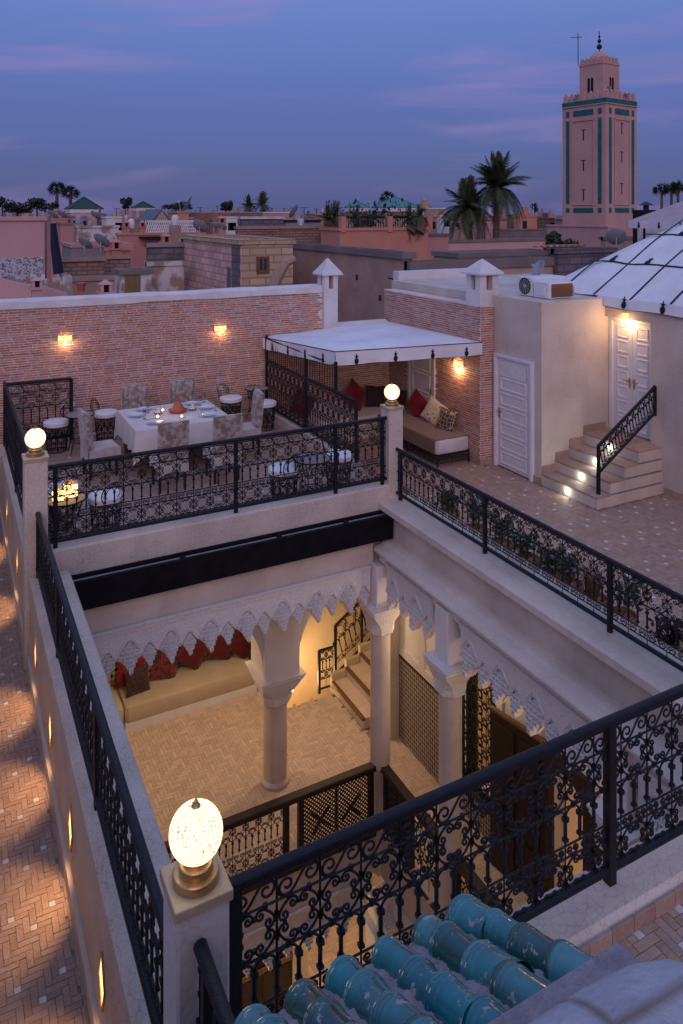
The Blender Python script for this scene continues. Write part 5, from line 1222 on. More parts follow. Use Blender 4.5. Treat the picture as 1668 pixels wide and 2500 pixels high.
# ------------------------------------------------------------------ air conditioners, dish
def ac_unit(label, x0, x1, y0, y1, z0, z1, fan, screen):
    t = thing('air_conditioner', label, 'air conditioner', ((x0 + x1) / 2, (y0 + y1) / 2, z0))
    part('casing', G().bbox(x0, x1, y0, y1, z0 + .03, z1, .015), 'ac_white', t)
    for x in (x0 + .08, x1 - .12): part('foot', G().box(x, x + .05, y0, y1, z0, z0 + .029), 'metal_grey', t)
    if fan:
        cy, czz = (y0 + y1) / 2, (z0 + z1) / 2 + .02; r_ = (z1 - z0) * .42
        part('fan_well', G().merge(G().lathe([(r_, 0), (r_, .004)], 28), Matrix.Translation((x0 - .003, cy, czz)) @ Matrix.Rotation(-PI / 2, 4, 'Y')), 'dark_gap', t)
        gr = G()
        for k in range(14):
            a = 2 * PI * k / 14; gr.tube([(x0 - .012, cy, czz), (x0 - .012, cy + r_ * math.cos(a), czz + r_ * math.sin(a))], .0035, 4)
        for q in (.25, .5, .75, 1.0): gr.tube([(x0 - .012, cy + r_ * q * math.cos(2 * PI * i / 24), czz + r_ * q * math.sin(2 * PI * i / 24)) for i in range(24)], .0035, 4, True)
        part('fan_guard', gr, 'metal_grey', t); part('fan_hub', G().merge(G().lathe([(.035, 0), (.03, .012)], 14), Matrix.Translation((x0 - .012, cy, czz)) @ Matrix.Rotation(-PI / 2, 4, 'Y')), 'metal_grey', t)
    if screen:
        part('screen', G().box(x0 + .06, x1 - .06, y0 - .012, y0 - .002, z0 + .05, z1 - .03), 'screen_brown', t)
        part('control_box', G().box(x0 - .02, x0 - .001, y0 + .10, y0 + .22, z0 + .08, z1 - .08), 'ac_white', t)
        for k in range(6): part('louvre', G().box(x1 - .055, x1 - .012, y0 - .008, y0 - .002, z0 + .06 + k * .036, z0 + .08 + k * .036), 'metal_grey', t)
ac_unit('white outdoor air conditioner with round fan guard on the block roof', 9.90, 10.75, 11.04, 11.46, 2.585, 2.97, True, False)
ac_unit('white outdoor air conditioner with a brown side screen on the block roof', 9.88, 10.52, 10.58, 11.0, 2.585, 2.91, False, True)
def dish(label, loc, r_, az, el, mast=.6, cat='satellite dish', m_='dish_grey', grp=None):
    t = thing('satellite_dish', label, cat, loc, 0, grp); OFF[t.name] = (0, 0, 0)
    mt = Matrix.Translation((0, 0, mast)) @ Matrix.Rotation(az, 4, 'Z') @ Matrix.Rotation(PI / 2 - el, 4, 'X')
    prof_ = [(r_ * k / 6, .22 * r_ * (k / 6) ** 2) for k in range(1, 7)] 
    prof_ = [(.001, 0)] + prof_ + [(r_ * 1.0, .22 * r_ + .02), (r_ * .5, .075 * r_ + .015), (.001, .012)]
    part('reflector', G().merge(G().lathe(prof_, 24, cap=False), mt), m_, t, True)
    part('arm', G().merge(G().tube([(0, -r_ * .8, .12 * r_), (0, -r_ * .1, r_ * .85)], .018 + r_ * .01, 5), mt).merge(G().box(-.06 * r_ * 2, .06 * r_ * 2, -.12 * r_, .12 * r_, r_ * .8, r_ * 1.0), mt), 'metal_grey', t)
    part('mast', G().tube([(0, 0, -.05), (0, 0, mast)], .03 * max(1, r_), 6), 'metal_grey', t)
    return t

# ------------------------------------------------------------------ big white tent on the right
tn = thing('tent', 'large white canvas tent roof with dark blue seams beyond the double door', 'tent', (13, 8, 2.4))
def tz(s): return 2.63 + .66 * s - .035 * s * s            # height over the eave, s metres inwards
NS, NY = 16, 40; vs = []; fs = []
for i in range(NS + 1):
    s = 4.6 * i / NS; yl = 12.25 - .62 * s
    for j in range(NY + 1):
        v = j / NY; y = yl + (1.5 - yl) * v; lip = .5 * max(0, .10 - v) ** 1.0
        sag = -.018 * (1 - abs(math.sin((y - 10.57) / .865 * PI)) ) * min(1, s) + .012 * math.sin(y * 5 + s * 3)
        vs.append((11.0 + s, y, tz(s) + sag - 3.2 * max(0, .06 - v) ** 1.2))
for i in range(NS):
    for j in range(NY): a = i * (NY + 1) + j; fs.append((a, a + NY + 1, a + NY + 2, a + 1))
part('roof_cloth', G().add(vs, fs), 'canvas', tn, True)
part('roof_end', G().add([(11.0, 12.25, 2.45), (15.6, 9.4, 4.7), (15.6, 12.25, 2.45)], [(0, 1, 2)]), 'canvas', tn)
mat('seam_blue', (.012, .016, .045), rough=.7)
def strip(pts, w_, wd, nm='seam', par=tn):
    """flat cloth tape following points, wd = width direction"""
    a = [tuple(Vector(p) + Vector(wd) * w_) for p in pts]; b = [tuple(Vector(p) - Vector(wd) * w_) for p in pts]; c = [(p[0], p[1], p[2] - .004) for p in b]; d = [(p[0], p[1], p[2] - .004) for p in a]
    return part(nm, G().loft([a, b, c, d, a], False, False), 'seam_blue', par)
def sag(y, s): return -.018 * (1 - abs(math.sin((y - 10.57) / .865 * PI))) * min(1, s) + .012 * math.sin(y * 5 + s * 3)
for y in (11.43, 10.57, 9.705, 8.84, 7.975, 7.11, 6.245, 5.38):
    smax = min(4.5, (12.2 - y) / .62); strip([(11.0 + s, y, tz(s) + sag(y, s) + .012) for s in [smax * k / 20 for k in range(21)]], .022, (0, 1, 0))
for s in (.92, 1.9, 2.9):
    yl = 12.15 - .62 * s; strip([(11.0 + s, yl + (4.5 - yl) * k / 40, tz(s) + sag(yl + (4.5 - yl) * k / 40, s) + .014) for k in range(41)], .022, (.87, 0, .5))
    for y in (11.0, 10.14, 9.27, 8.4, 7.5, 6.7):
        if y < yl - .2: motif(tn, (11.0 + s, y, tz(s) + sag(y, s)), (0, -1, 0), (-.5, 0, .86), 1.35, .018, (.86, 0, .5))
t_ = [(11.0, 10.47 + (3.5 - 10.47) * k / 30, 2.63 + .012 * math.sin((10.47 + (3.5 - 10.47) * k / 30) * 5)) for k in range(31)]
m_ = [(10.965 + .006 * math.sin(k), y, z - .09) for k, (x, y, z) in enumerate(t_)]; q = [(10.935 + .012 * math.sin(k * .9), y, z - .18) for k, (x, y, z) in enumerate(t_)]
q[0] = (10.97, 10.42, 2.52)
vl = part('valance', G().loft([t_, m_, q], False, False), 'canvas', tn, True); part('piping', G().tube([(x - .003, y, z) for x, y, z in q], .006, 4), 'seam_blue', vl)
for y in (9.80, 8.96, 8.1, 7.2): motif(tn, (10.945, y, 2.462), (0, -1, 0), (-1, 0, 0), 1.25, .014, (.18, 0, .98))
# ------------------------------------------------------------------ foreground: turquoise tiled lean-to roof and white coping
TS = math.atan(.5)
roof = thing('tiled_roof', 'small lean-to roof of turquoise glazed barrel tiles set in rough mortar', 'roof', (1.1, 1.8, 1.9))
def rs(y): return 1.765 + .5 * (2.1 - y)
gb = G(); NXm, NYm = 60, 34; vs = []; fs = []
for j in range(NYm + 1):
    for i in range(NXm + 1):
        x = .05 + 1.60 * i / NXm; y = 2.11 - .70 * j / NYm; vs.append((x, y, rs(y) + .022 + rng.uniform(-.008, .008)))
for j in range(NYm):
    for i in range(NXm): a = j * (NXm + 1) + i; fs.append((a, a + 1, a + NXm + 2, a + NXm + 1)[::-1])
part('mortar_bed', G().add(vs, fs), 'roof_mortar', roof, True)
part('slab', G().prism([(2.10, 1.66), (2.10, rs(2.1) - .001), (1.545, rs(1.545) - .001), (1.545, 1.95)], .05, 1.655, 'x'), 'plaster_fine', roof)
def barrel(r0, r1, L):
    rings = []
    prof_ = [(0, r0 * 1.05), (.008, r0 * 1.085), (.015, r0 * 1.085), (.019, r0 * 1.045), (.026, r0 * 1.07), (.033, r0 * 1.07), (.037, r0 * 1.035), (.044, r0 * 1.05), (.05, r0 * 1.045), (.055, r0 * 1.01), (.06, r0 * 1.0), (L * .6, (r0 + r1) / 2), (L, r1)]
    for d_, r_ in prof_: rings.append([(r_ * math.cos(PI * k / 18), -d_, r_ * math.sin(PI * k / 18)) for k in range(19)])
    g_ = G().loft(rings, False, False)
    ri = [(x * .78, y, z * .78) for x, y, z in rings[0]]; g_.loft([ri, rings[0]], False, False)
    return g_
bm = [barrel(.060 + .002 * k, .0565 + .002 * k, .195).mesh('roof_tile', 'glaze', True) for k in range(3)]
rt = random.Random(3)
for row in range(10):
    x = 1.585 - .155 * row
    for k in range(4):
        y = 2.115 - .158 * k + rt.uniform(-.012, .012) + (.05 if row % 2 else 0) * (k > 0)
        share('roof_tile', bm[rt.randrange(3)], roof, (x + rt.uniform(-.006, .006), y, rs(y) + .004 + .020 * (k == 0) * 0 + rt.uniform(0, .006)), (-TS + rt.uniform(-.02, .045), rt.uniform(-.08, .08), rt.uniform(-.06, .06)), (rt.uniform(.92, 1.1), 1, rt.uniform(.9, 1.1)))
cw2 = thing('coping_wall', 'thick white plaster wall with rounded, cracked top behind the turquoise tiles', 'wall', (.6, 1.25, 0))
def cring(x, k=1.0, dz=0):
    p = [(x, 1.18 - .22 * k, .1)]; p += [(x, 1.18 - .22 * k * math.cos(a), 2.20 + dz + .16 * k * max(0, math.sin(a)) ** .8) for a in [PI * i / 14 for i in range(15)]]; p += [(x, 1.18 + .22 * k, .1)]
    return p
part('wall', G().loft([cring(x) for x in (-2, -.6, .2, .8, 1.40)] + [cring(1.55, .98, -.008), cring(1.66, .92, -.03), cring(1.74, .80, -.075), cring(1.80, .6, -.15), cring(1.83, .35, -.22)]), 'white_plaster', cw2, True)
part('step', G().prism([(1.401, .1), (1.54, .1), (1.54, 2.12), (1.525, 2.145), (1.45, 2.155), (1.401, 2.155)], -1, 1.68, 'x'), 'roof_mortar', cw2)
part('wall_below', G().box(-1, 1.60, 1.57, 1.64, .16, 1.80), 'plaster_fine', cw2)

# ------------------------------------------------------------------ plants behind the right railing
def leaves(g_, c, n_, rad, sz, h_=1.0, r2=random.Random(5), up=.3):
    for _ in range(n_):
        a = r2.uniform(0, 2 * PI); rr = rad * math.sqrt(r2.random()); z = r2.random() * h_; x, y = c[0] + rr * math.cos(a), c[1] + rr * math.sin(a)
        d = Vector((r2.uniform(-1, 1), r2.uniform(-1, 1), r2.uniform(-.3, 1) + up)).normalized(); s_ = d.orthogonal().normalized(); s_ = (Matrix.Rotation(r2.uniform(0, 6.28), 3, d) @ s_)
        L_ = sz * r2.uniform(.7, 1.3); p = Vector((x, y, c[2] + z)); nrm = d.cross(s_) * L_ * .12
        g_.add([p, p + d * L_ * .5 + s_ * L_ * .24 + nrm, p + d * L_, p + d * L_ * .5 - s_ * L_ * .24 + nrm], [(0, 1, 2, 3)])
    return g_
def potted(label, x, y, h_, kind, pot=(.15, .34)):
    t = thing('potted_plant', label, 'plant', (x, y, ZR)); r_, ph = pot; r2 = random.Random(int(y * 100))
    ph2 = ph + .30
    part('pot', G().lathe([(r_ * .7, 0), (r_, ph2 - .05), (r_ * 1.1, ph2 - .045), (r_ * 1.1, ph2), (r_ * .95, ph2), (r_ * .9, ph2 - .04)], 18, (x, y, ZR)), 'pot_clay', t, True)
    z0 = ZR + ph2 - .03; g_ = G(); st_ = G(); h_ *= .78
    if kind == 'grass':
        for _ in range(150):
            a = r2.uniform(0, 6.28); q = r2.uniform(.02, .16); l_ = h_ * r2.uniform(.6, 1.1); cx, cy = x + .04 * math.cos(a), y + .04 * math.sin(a); w_ = .004
            pts = [(cx, cy, z0), (cx + q * .5 * math.cos(a), cy + q * .5 * math.sin(a), z0 + l_ * .75), (cx + q * 1.6 * math.cos(a), cy + q * 1.6 * math.sin(a), z0 + l_ * .9)]
            for (p, q2) in ((pts[0], pts[1]), (pts[1], pts[2])): g_.add([(p[0] - w_, p[1], p[2]), (p[0] + w_, p[1], p[2]), (q2[0] + w_, q2[1], q2[2]), (q2[0] - w_, q2[1], q2[2])], [(0, 1, 2, 3)])
        part('blades', g_, 'straw', t); return
    for k in range(7):
        a = r2.uniform(0, 6.28); e = (x + .2 * math.cos(a) * r2.random(), y + .2 * math.sin(a) * r2.random(), z0 + h_ * r2.uniform(.6, 1)); st_.tube([(x, y, z0), ((x + e[0]) / 2, (y + e[1]) / 2, z0 + h_ * .4), e], .006, 4)
        leaves(g_, (e[0], e[1], e[2] - .10), 14, .10, .075, .16, r2); leaves(g_, ((x + e[0]) / 2, (y + e[1]) / 2, z0 + h_ * .25), 16, .09, .07, .2, r2)
    part('stems', st_, 'straw', t)
    part('foliage', g_, {'dark': 'leaf', 'white': 'leaf', 'violet': 'leaf', 'yellow': 'leaf_yellow', 'purple': 'leaf_purple'}[kind], t)
    if kind in ('white', 'violet'):
        f_ = G()
        for _ in range(16):
            a = r2.uniform(0, 6.28); rr = r2.uniform(.05, .22); c = Vector((x + rr * math.cos(a), y + rr * math.sin(a), z0 + h_ * r2.uniform(.35, 1.0))); sz = .02
            for k in range(5):
                b = k * 1.257; f_.add([c, c + Vector((sz * math.cos(b), sz * math.sin(b), .006)), c + Vector((sz * 1.25 * math.cos(b + .6), sz * 1.25 * math.sin(b + .6), .01)), c + Vector((sz * math.cos(b + 1.2), sz * math.sin(b + 1.2), .006))], [(0, 1, 2, 3)])
        part('flowers', f_, 'petal' if kind == 'white' else 'petal_violet', t)
for a_ in (('small dark potted plant beside the globe lamp post', 6.30, 8.75, .30, 'dark'), ('leafy potted plant with violet flowers behind the first railing bay', 6.30, 8.12, .55, 'violet'), ('leafy potted plant with white flowers behind the railing, in front of the first post', 6.30, 7.62, .50, 'white'),
           ('leafy potted plant with white flowers just past the first railing post', 6.30, 7.12, .42, 'white'), ('low green potted plant behind the middle railing bay', 6.32, 6.70, .28, 'dark'), ('potted plant with violet flowers beside the dry grass', 6.30, 6.42, .40, 'violet'),
           ('pot of dry brown ornamental grass behind the railing', 6.30, 6.06, .50, 'grass'), ('dark leafy potted shrub before the second railing post', 6.30, 5.66, .50, 'dark'), ('small purple-leaved potted plant past the second railing post', 6.30, 5.05, .22, 'purple'),
           ('low yellow-leaved potted plant near the far end of the ledge', 6.30, 4.72, .20, 'yellow'), ('yellow-green trailing potted plant at the end of the ledge', 6.28, 4.36, .20, 'yellow')): potted(*a_)

# ------------------------------------------------------------------ the town
FW = Vector((math.sin(YAW), math.cos(YAW), 0)); RT = Vector((math.cos(YAW), -math.sin(YAW), 0))
def at(px, py, Z): p = FW * Z + RT * ((px - 834) / 1846 * Z); return Vector((p.x, p.y, EYE + (520 - py) / 1846 * Z))
def along(p, d, px):
    """distance along d from p at which it meets the sight line px"""
    t = (px - 834) / 1846; pf, pr_ = p.dot(FW), p.dot(RT); df_, dr = d.dot(FW), d.dot(RT)
    return (t * pf - pr_) / (dr - t * df_)
XD, YD = Vector((1, 0, 0)), Vector((0, 1, 0))
mat('mud', (.38, .25, .195), (.29, .185, .145), rough=.95, scale=.8, bump=.8, bscale=3, grime=.35, brick=(.42, .16, .018, (.5, .47, .46)))
mat('mud_smooth', (.42, .285, .23), (.34, .225, .18), rough=.95, scale=1.2, bump=1.2, bscale=5, grime=.35)
mat('pink_wall', (.52, .25, .215), (.46, .22, .19), rough=.9, scale=.6, bump=.3, bscale=3, grime=.2)
mat('pink_pale', (.58, .35, .33), (.52, .30, .29), rough=.9, scale=.5, bump=.3, bscale=3, grime=.2)
mat('salmon', (.56, .26, .185), (.50, .22, .16), rough=.9, scale=.7, bump=.3, bscale=3, grime=.35)
mat('cream_plain', (.56, .42, .30), (.47, .34, .25), rough=.95, scale=1.2, bump=.6, bscale=6, grime=.35)
mat('cream_block', (.62, .46, .30), (.54, .39, .25), rough=.95, scale=1.2, bump=.5, bscale=5, grime=.2, brick=(.55, .24, .022, (.62, .58, .55)))
mat('pink_block', (.78, .50, .43), (.66, .42, .36), rough=.95, scale=1.0, bump=.8, bscale=5, grime=.5, brick=(.55, .24, .022, (.62, .58, .55)))
mat('grey_block', (.22, .19, .20), (.16, .14, .15), rough=.95, scale=1.0, bump=.5, bscale=5, grime=.3, brick=(.5, .22, .022, (.6, .58, .58)))
mat('grey_plaster', (.30, .25, .25), (.23, .19, .19), rough=.95, scale=.8, grime=.4)
mat('peeling', (.60, .56, .55), (.32, .23, .19), rough=.95, scale=1.3, lo=.46, hi=.54, bump=.6, bscale=5)
mat('roof_grey', (.24, .19, .18), (.17, .135, .13), rough=.95, scale=.7, grime=.3)
mat('green_tile', (.02, .065, .045), (.012, .04, .03), rough=.5, scale=6, stretch=(1, 1, 1))
mat('teal_roof', (.07, .26, .24), (.05, .19, .18), rough=.5, scale=4)
mat('tarp', (.62, .62, .68), (.45, .45, .52), rough=.7, scale=1.5)
mat('tin', (.13, .16, .18), (.09, .11, .12), rough=.6, scale=2, stretch=(8, 8, 1))
mat('corrugated', (.22, .15, .06), (.16, .11, .05), rough=.8, scale=2, stretch=(8, 8, 1))
pattern_mat('lattice_tile', (.46, .45, .48), (.14, .13, .16), 15, edge=.45)
mat('window_dark', (.012, .014, .02), rough=.2, spec=.6)
mat('shutter_blue', (.03, .05, .16), rough=.6)
def house(name, label, pc, pl, pr_, pt, Z, m_, cap=None, zb=-13, cat='house', capm='roof_grey', dep=8, wid=8, grp=None, lift=.12, m2=None):
    """flat-roofed block: nearest corner at sight line pc and distance Z, its two visible sides ending at pl and pr_"""
    c = at(pc, pt, Z); g0 = Vector((c.x, c.y, 0)); b = along(g0, YD, pl) if pl is not None else dep; a = along(g0, XD, pr_) if pr_ is not None else wid
    a = max(.3, min(a, 60)); b = max(.3, min(b, 60)); t = thing(name, label, cat, (c.x, c.y, zb), 0, grp); zt = c.z
    part('walls', G().box(c.x, c.x + a, c.y, c.y + b, zb, zt - .12), m_, t)
    if m2: part('side_wall', G().box(c.x + .06, c.x + a - .06, c.y - .03, c.y - .002, zb, zt - .14), m2, t)
    e = .08
    rim_ = G().box(c.x - e, c.x + a + e, c.y - e, c.y + .22, zt - .118, zt + lift * .3).box(c.x - e, c.x + a + e, c.y + b - .22, c.y + b + e, zt - .118, zt + lift * .3).box(c.x - e, c.x + .22, c.y + .221, c.y + b - .221, zt - .118, zt + lift * .3).box(c.x + a - .22, c.x + a + e, c.y + .221, c.y + b - .221, zt - .118, zt + lift * .3)
    part('parapet_cap', rim_, cap or m_, t); part('roof', G().box(c.x + .22, c.x + a - .22, c.y + .22, c.y + b - .22, zt - .5, zt - .35), capm, t)
    t['_'] = 0; del t['_']
    return t, c, a, b
def front_rect(t, c, side, s0, s1, z0, z1, m_, name='window', d=.04, frame=None):
    """a rectangle set on the -y side ('f', along x) or on the -x side ('l', along y) of a house"""
    if side == 'f': o = part(name, G().box(c.x + s0, c.x + s1, c.y - d, c.y - .002, z0, z1), m_, t)
    else: o = part(name, G().box(c.x - d, c.x - .002, c.y + s0, c.y + s1, z0, z1), m_, t)
    if frame:
        f = .09
        for (sa, sb, za, zb_) in ((s0 - f, s0, z0 - f, z1 + f), (s1, s1 + f, z0 - f, z1 + f), (s0, s1, z1, z1 + f), (s0, s1, z0 - f, z0), ((s0 + s1) / 2 - .03, (s0 + s1) / 2 + .03, z0, z1)):
            if side == 'f': part('frame', G().box(c.x + sa, c.x + sb, c.y - d - .05, c.y - .001, za, zb_), frame, o)
            else: part('frame', G().box(c.x - d - .05, c.x - .001, c.y + sa, c.y + sb, za, zb_), frame, o)
    return o

# neighbours close by
t, c, a, b = house('house', 'pink plastered house with a patterned tile band, left of the dark blue duct', -160, -260, 109, 531, 26, 'pink_pale', 'pink_pale')
front_rect(t, c, 'f', .1, a - .05, 1.6, 2.60, 'lattice_tile', 'tile_band')
dk = solo('duct', G().tube([tuple(at(p, q, 25)) for p, q in ((130, 545), (134, 600), (143, 668))], [.10, .15, .18], 6), 'seam_blue', 'dark blue sheet-metal duct standing beside the pink house', 'duct')
house('house', 'brown mud-brick ruin wall right of the dark blue duct', 146, 144, 255, 632, 30, 'mud', 'mud_smooth', cat='wall', dep=1)
house('house', 'brown mud-brick wall with a hole, continuing beyond the ruin', 255, 252, 318, 626, 32, 'mud', 'mud_smooth', cat='wall', dep=1)
house('house', 'low rubble-topped wall at the foot of the mud-brick ruin', 150, 148, 300, 680, 27, 'mud_smooth', 'mud_smooth', cat='wall', dep=2)
t, c, a, b = house('house', 'peeling white and brown house with a plywood door below the grey block house', 296, 280, 370, 662, 25, 'peeling', 'roof_grey')
front_rect(t, c, 'f', .12, .62, c.z - 1.4, c.z - .15, 'corrugated', 'door')
house('house', 'house of dark grey concrete blocks left of the pink-washed house', 362, 358, 452, 596, 29, 'grey_block', 'grey_plaster', dep=5)
house('house', 'crumbling whitewashed lower wall under the grey block house', 363, 360, 450, 642, 27.5, 'peeling', 'peeling', dep=1, cat='wall')
t, c, a, b = house('house', 'block house with a pink-washed side and a small blue window', 587, 448, 715, 588, 24, 'pink_block', 'cream_block', m2='cream_block')
front_rect(t, c, 'f', .62, .86, c.z - .95, c.z - .60, 'shutter_blue', 'window', .05, 'brown_wood'); front_rect(t, c, 'l', .9, 1.15, c.z - 1.6, c.z - .9, 'tin', 'door', .05)
front_rect(t, c, 'l', .02, .75, c.z - 3, c.z - .15, 'grey_block', 'grey_patch', .03)
bt_ = solo('buttress', G().tube([tuple(at(p, q, 22.6)) for p, q in ((722, 632), (700, 640), (684, 668), (668, 700))], [.10, .14, .16, .18], 7), 'mud_smooth', 'sloping mud buttress between the block house and the long mud wall', 'buttress')
t, c, a, b = house('house', 'long low house with a brown mud wall behind the white chimney vent', 985, 715, 1006, 622, 21, 'mud_smooth', 'roof_grey', dep=9, lift=.25)
for s_, z in ((1.2, c.z - 1.4), (2.6, c.z - .9)): front_rect(t, c, 'l', s_, s_ + .12, z, z + .16, 'window_dark', 'vent_hole', .02)
ax_ = at(962, 700, 20.5); part('hook_bracket', G().box(ax_.x - .05, ax_.x - .02, ax_.y - .25, ax_.y + .25, ax_.z + .2, ax_.z + .23).box(ax_.x - .05, ax_.x - .02, ax_.y - .02, ax_.y + .02, ax_.z - .12, ax_.z + .2), 'iron', t)
house('house', 'low cream courtyard wall with thick grey mud coping, beyond the whitewashed wall', 1004, 1003, 1362, 652, 20.8, 'cream_plain', 'roof_grey', dep=.5, lift=.5, cat='wall')
house('house', 'low ochre house with a grey mud-capped wall, left of the round bush', 1120, 1060, 1360, 622, 30, 'cream_block', 'roof_grey', dep=6, lift=.25)
t, c, a, b = house('house', 'salmon-red house with roof garden behind the long mud wall', 830, 784, 1046, 558, 40, 'salmon', 'salmon', dep=10)
for s_ in (a * .005, a * .52, a * .80, a * .985): part('roof_pier', G().box(c.x + s_, c.x + s_ + .3, c.y - .1, c.y + .2, c.z - .2, c.z + .65), 'salmon', t)
rail_ = G()
for k in range(36): rail_.tube([(c.x + a * .02 + a * .96 * k / 35, c.y + .1, c.z - .1), (c.x + a * .02 + a * .96 * k / 35, c.y + .1, c.z + .55)], .02, 4)
rail_.box(c.x + .1, c.x + a - .1, c.y + .07, c.y + .13, c.z + .53, c.z + .57); part('roof_railing', rail_, 'iron', t)
gdn = G(); r5 = random.Random(9)
for k in range(9):
    u = r5.random(); p = (c.x + a * (.05 + .9 * u), c.y + r5.uniform(.6, 3), c.z); leaves(gdn, p, 40, .42, .26, r5.uniform(.5, 1.5), r5, .6)
o_ = part('roof_garden', gdn, 'far_tree', t, kind='stuff')
house('house', 'mud-brick house with a broken top left of the salmon-red house', 580, 575, 784, 554, 42, 'mud', 'mud_smooth', dep=6)
house('house', 'grey breeze-block rooftop room above the mud-brick house', 590, 585, 692, 530, 48, 'grey_block', 'tarp', dep=5)
house('house', 'dark fenced rooftop beside the grey breeze-block room', 694, 692, 780, 538, 50, 'grey_plaster', 'iron', dep=5)
# pink house with dishes
house('house', 'pink house with a tarpaulin roof and satellite dishes', 175, 152, 320, 598, 37, 'grey_plaster', 'pink_wall', dep=8)
t, c, a, b = house('house', 'small pink rooftop room with a vent, beside two satellite dishes', 258, 254, 320, 606, 34, 'salmon', 'salmon', dep=3)
t, c, a, b = house('house', 'long pink terrace house with a dark awning and white lattice rail', 290, 285, 500, 570, 48, 'pink_wall', 'salmon', dep=8)
part('awning', G().box(c.x + a * .22, c.x + a * .8, c.y - .9, c.y - .05, c.z - .30, c.z - .20), 'black_cloth', t)
lt_ = G()
for k in range(24): x_ = c.x + a * .3 + a * .6 * k / 24; lt_.tube([(x_, c.y, c.z), (x_ + .25, c.y, c.z + .75)], .03, 4).tube([(x_ + .25, c.y, c.z), (x_, c.y, c.z + .75)], .03, 4)
lt_.box(c.x + a * .3, c.x + a * .92, c.y - .03, c.y + .03, c.z + .75, c.z + .82); part('lattice_rail', lt_, 'paint_white', t)
house('house', 'house with a flaking white wall above the tarpaulin roof', 188, 186, 290, 552, 52, 'peeling', 'peeling', dep=6)
house('house', 'rust-red rendered house behind the flaking white wall', 148, 140, 200, 545, 56, 'pink_wall', 'roof_grey', dep=6)
tp = solo('tarpaulin', G().prism([tuple(at(px_, 0, 36).xy) for px_ in (172, 250, 320, 300, 200)], 2.55, 2.62), 'tarp', 'crumpled grey-white tarpaulin spread over the pink house roof', 'tarpaulin')
t, c, a, b = house('house', 'house with a green-blue tin gable roof and pale yellow end wall', 375, 340, 410, 540, 62, 'cream_block', 'tin', dep=8)
part('gable_roof', G().prism([(c.x - .3, c.z), (c.x + a / 2, c.z + 1.0), (c.x + a + .3, c.z)], c.y - .3, c.y + b + .2, 'y'), 'tin', t)
part('gable_wall', G().prism([(c.x, c.z - .1), (c.x + a / 2, c.z + .9), (c.x + a, c.z - .1)], c.y - .34, c.y - .31, 'y'), 'cream_block', t)
house('house', 'orange-pink cube house right of the tin gable roof', 433, 410, 461, 516, 68, 'salmon', 'salmon', dep=6)
house('house', 'wide brown mud house beyond the orange-pink cube house', 462, 460, 640, 518, 76, 'mud', 'mud_smooth', dep=8)
house('house', 'low pink house with white roof edge far behind the breeze-block room', 600, 597, 708, 518, 90, 'salmon', 'whitewash', dep=8)
# courtyard houses with pyramid roofs
def pyramid(label, pl, pr_, pe, pa, Z, m_, wallm='pink_pale'):
    c = at((pl + pr_) / 2, pe, Z); w_ = (pr_ - pl) / 1846 * Z / 2 / 1.25; t = thing('pavilion', label, 'pavilion', (c.x, c.y, -13)); ap = at((pl + pr_) / 2, pa, Z).z
    part('walls', G().box(c.x - w_ * .92, c.x + w_ * .92, c.y - w_ * .92, c.y + w_ * .92, -13, c.z), wallm, t)
    part('frieze', G().box(c.x - w_ * .96, c.x + w_ * .96, c.y - w_ * .96, c.y + w_ * .96, c.z - .45, c.z - .05), 'whitewash', t)
    rf = part('roof', G().loft([[(c.x - w_, c.y - w_, c.z), (c.x + w_, c.y - w_, c.z), (c.x + w_, c.y + w_, c.z), (c.x - w_, c.y + w_, c.z)], [(c.x - .05, c.y - .05, ap), (c.x + .05, c.y - .05, ap), (c.x + .05, c.y + .05, ap), (c.x - .05, c.y + .05, ap)]]), m_, t)
    hip = G()
    for sx, sy in ((-1, -1), (1, -1), (-1, 1), (1, 1)): hip.tube([(c.x + sx * w_, c.y + sy * w_, c.z), (c.x, c.y, ap)], .09, 5)
    part('hip_ridge', hip, m_, rf)
    return t
pyramid('pavilion with a large dark green pyramid roof near the pair of fan palms', 155, 254, 510, 481, 88, 'green_tile')
pyramid('pavilion with a small dark green pyramid roof right of the large one', 320, 378, 507, 492, 100, 'green_tile')
pyramid('pavilion with a small pale teal pyramid roof', 843, 901, 506, 491, 84, 'teal_roof', 'mud')
pyramid('pavilion with a large pale teal pyramid roof near the date palms', 912, 1020, 506, 481, 80, 'teal_roof', 'mud')
house('house', 'brown house under the two teal pyramid roofs', 836, 832, 1030, 528, 66, 'mud_smooth', 'iron', dep=8)
house('house', 'ruined shanty roof with tin sheets left of the date palms', 1046, 1044, 1095, 572, 44, 'pink_wall', 'tin', dep=6)
house('house', 'small tan house with a white wall left of the palm crowns', 1040, 1036, 1090, 508, 90, 'mud_smooth', 'whitewash', dep=6)
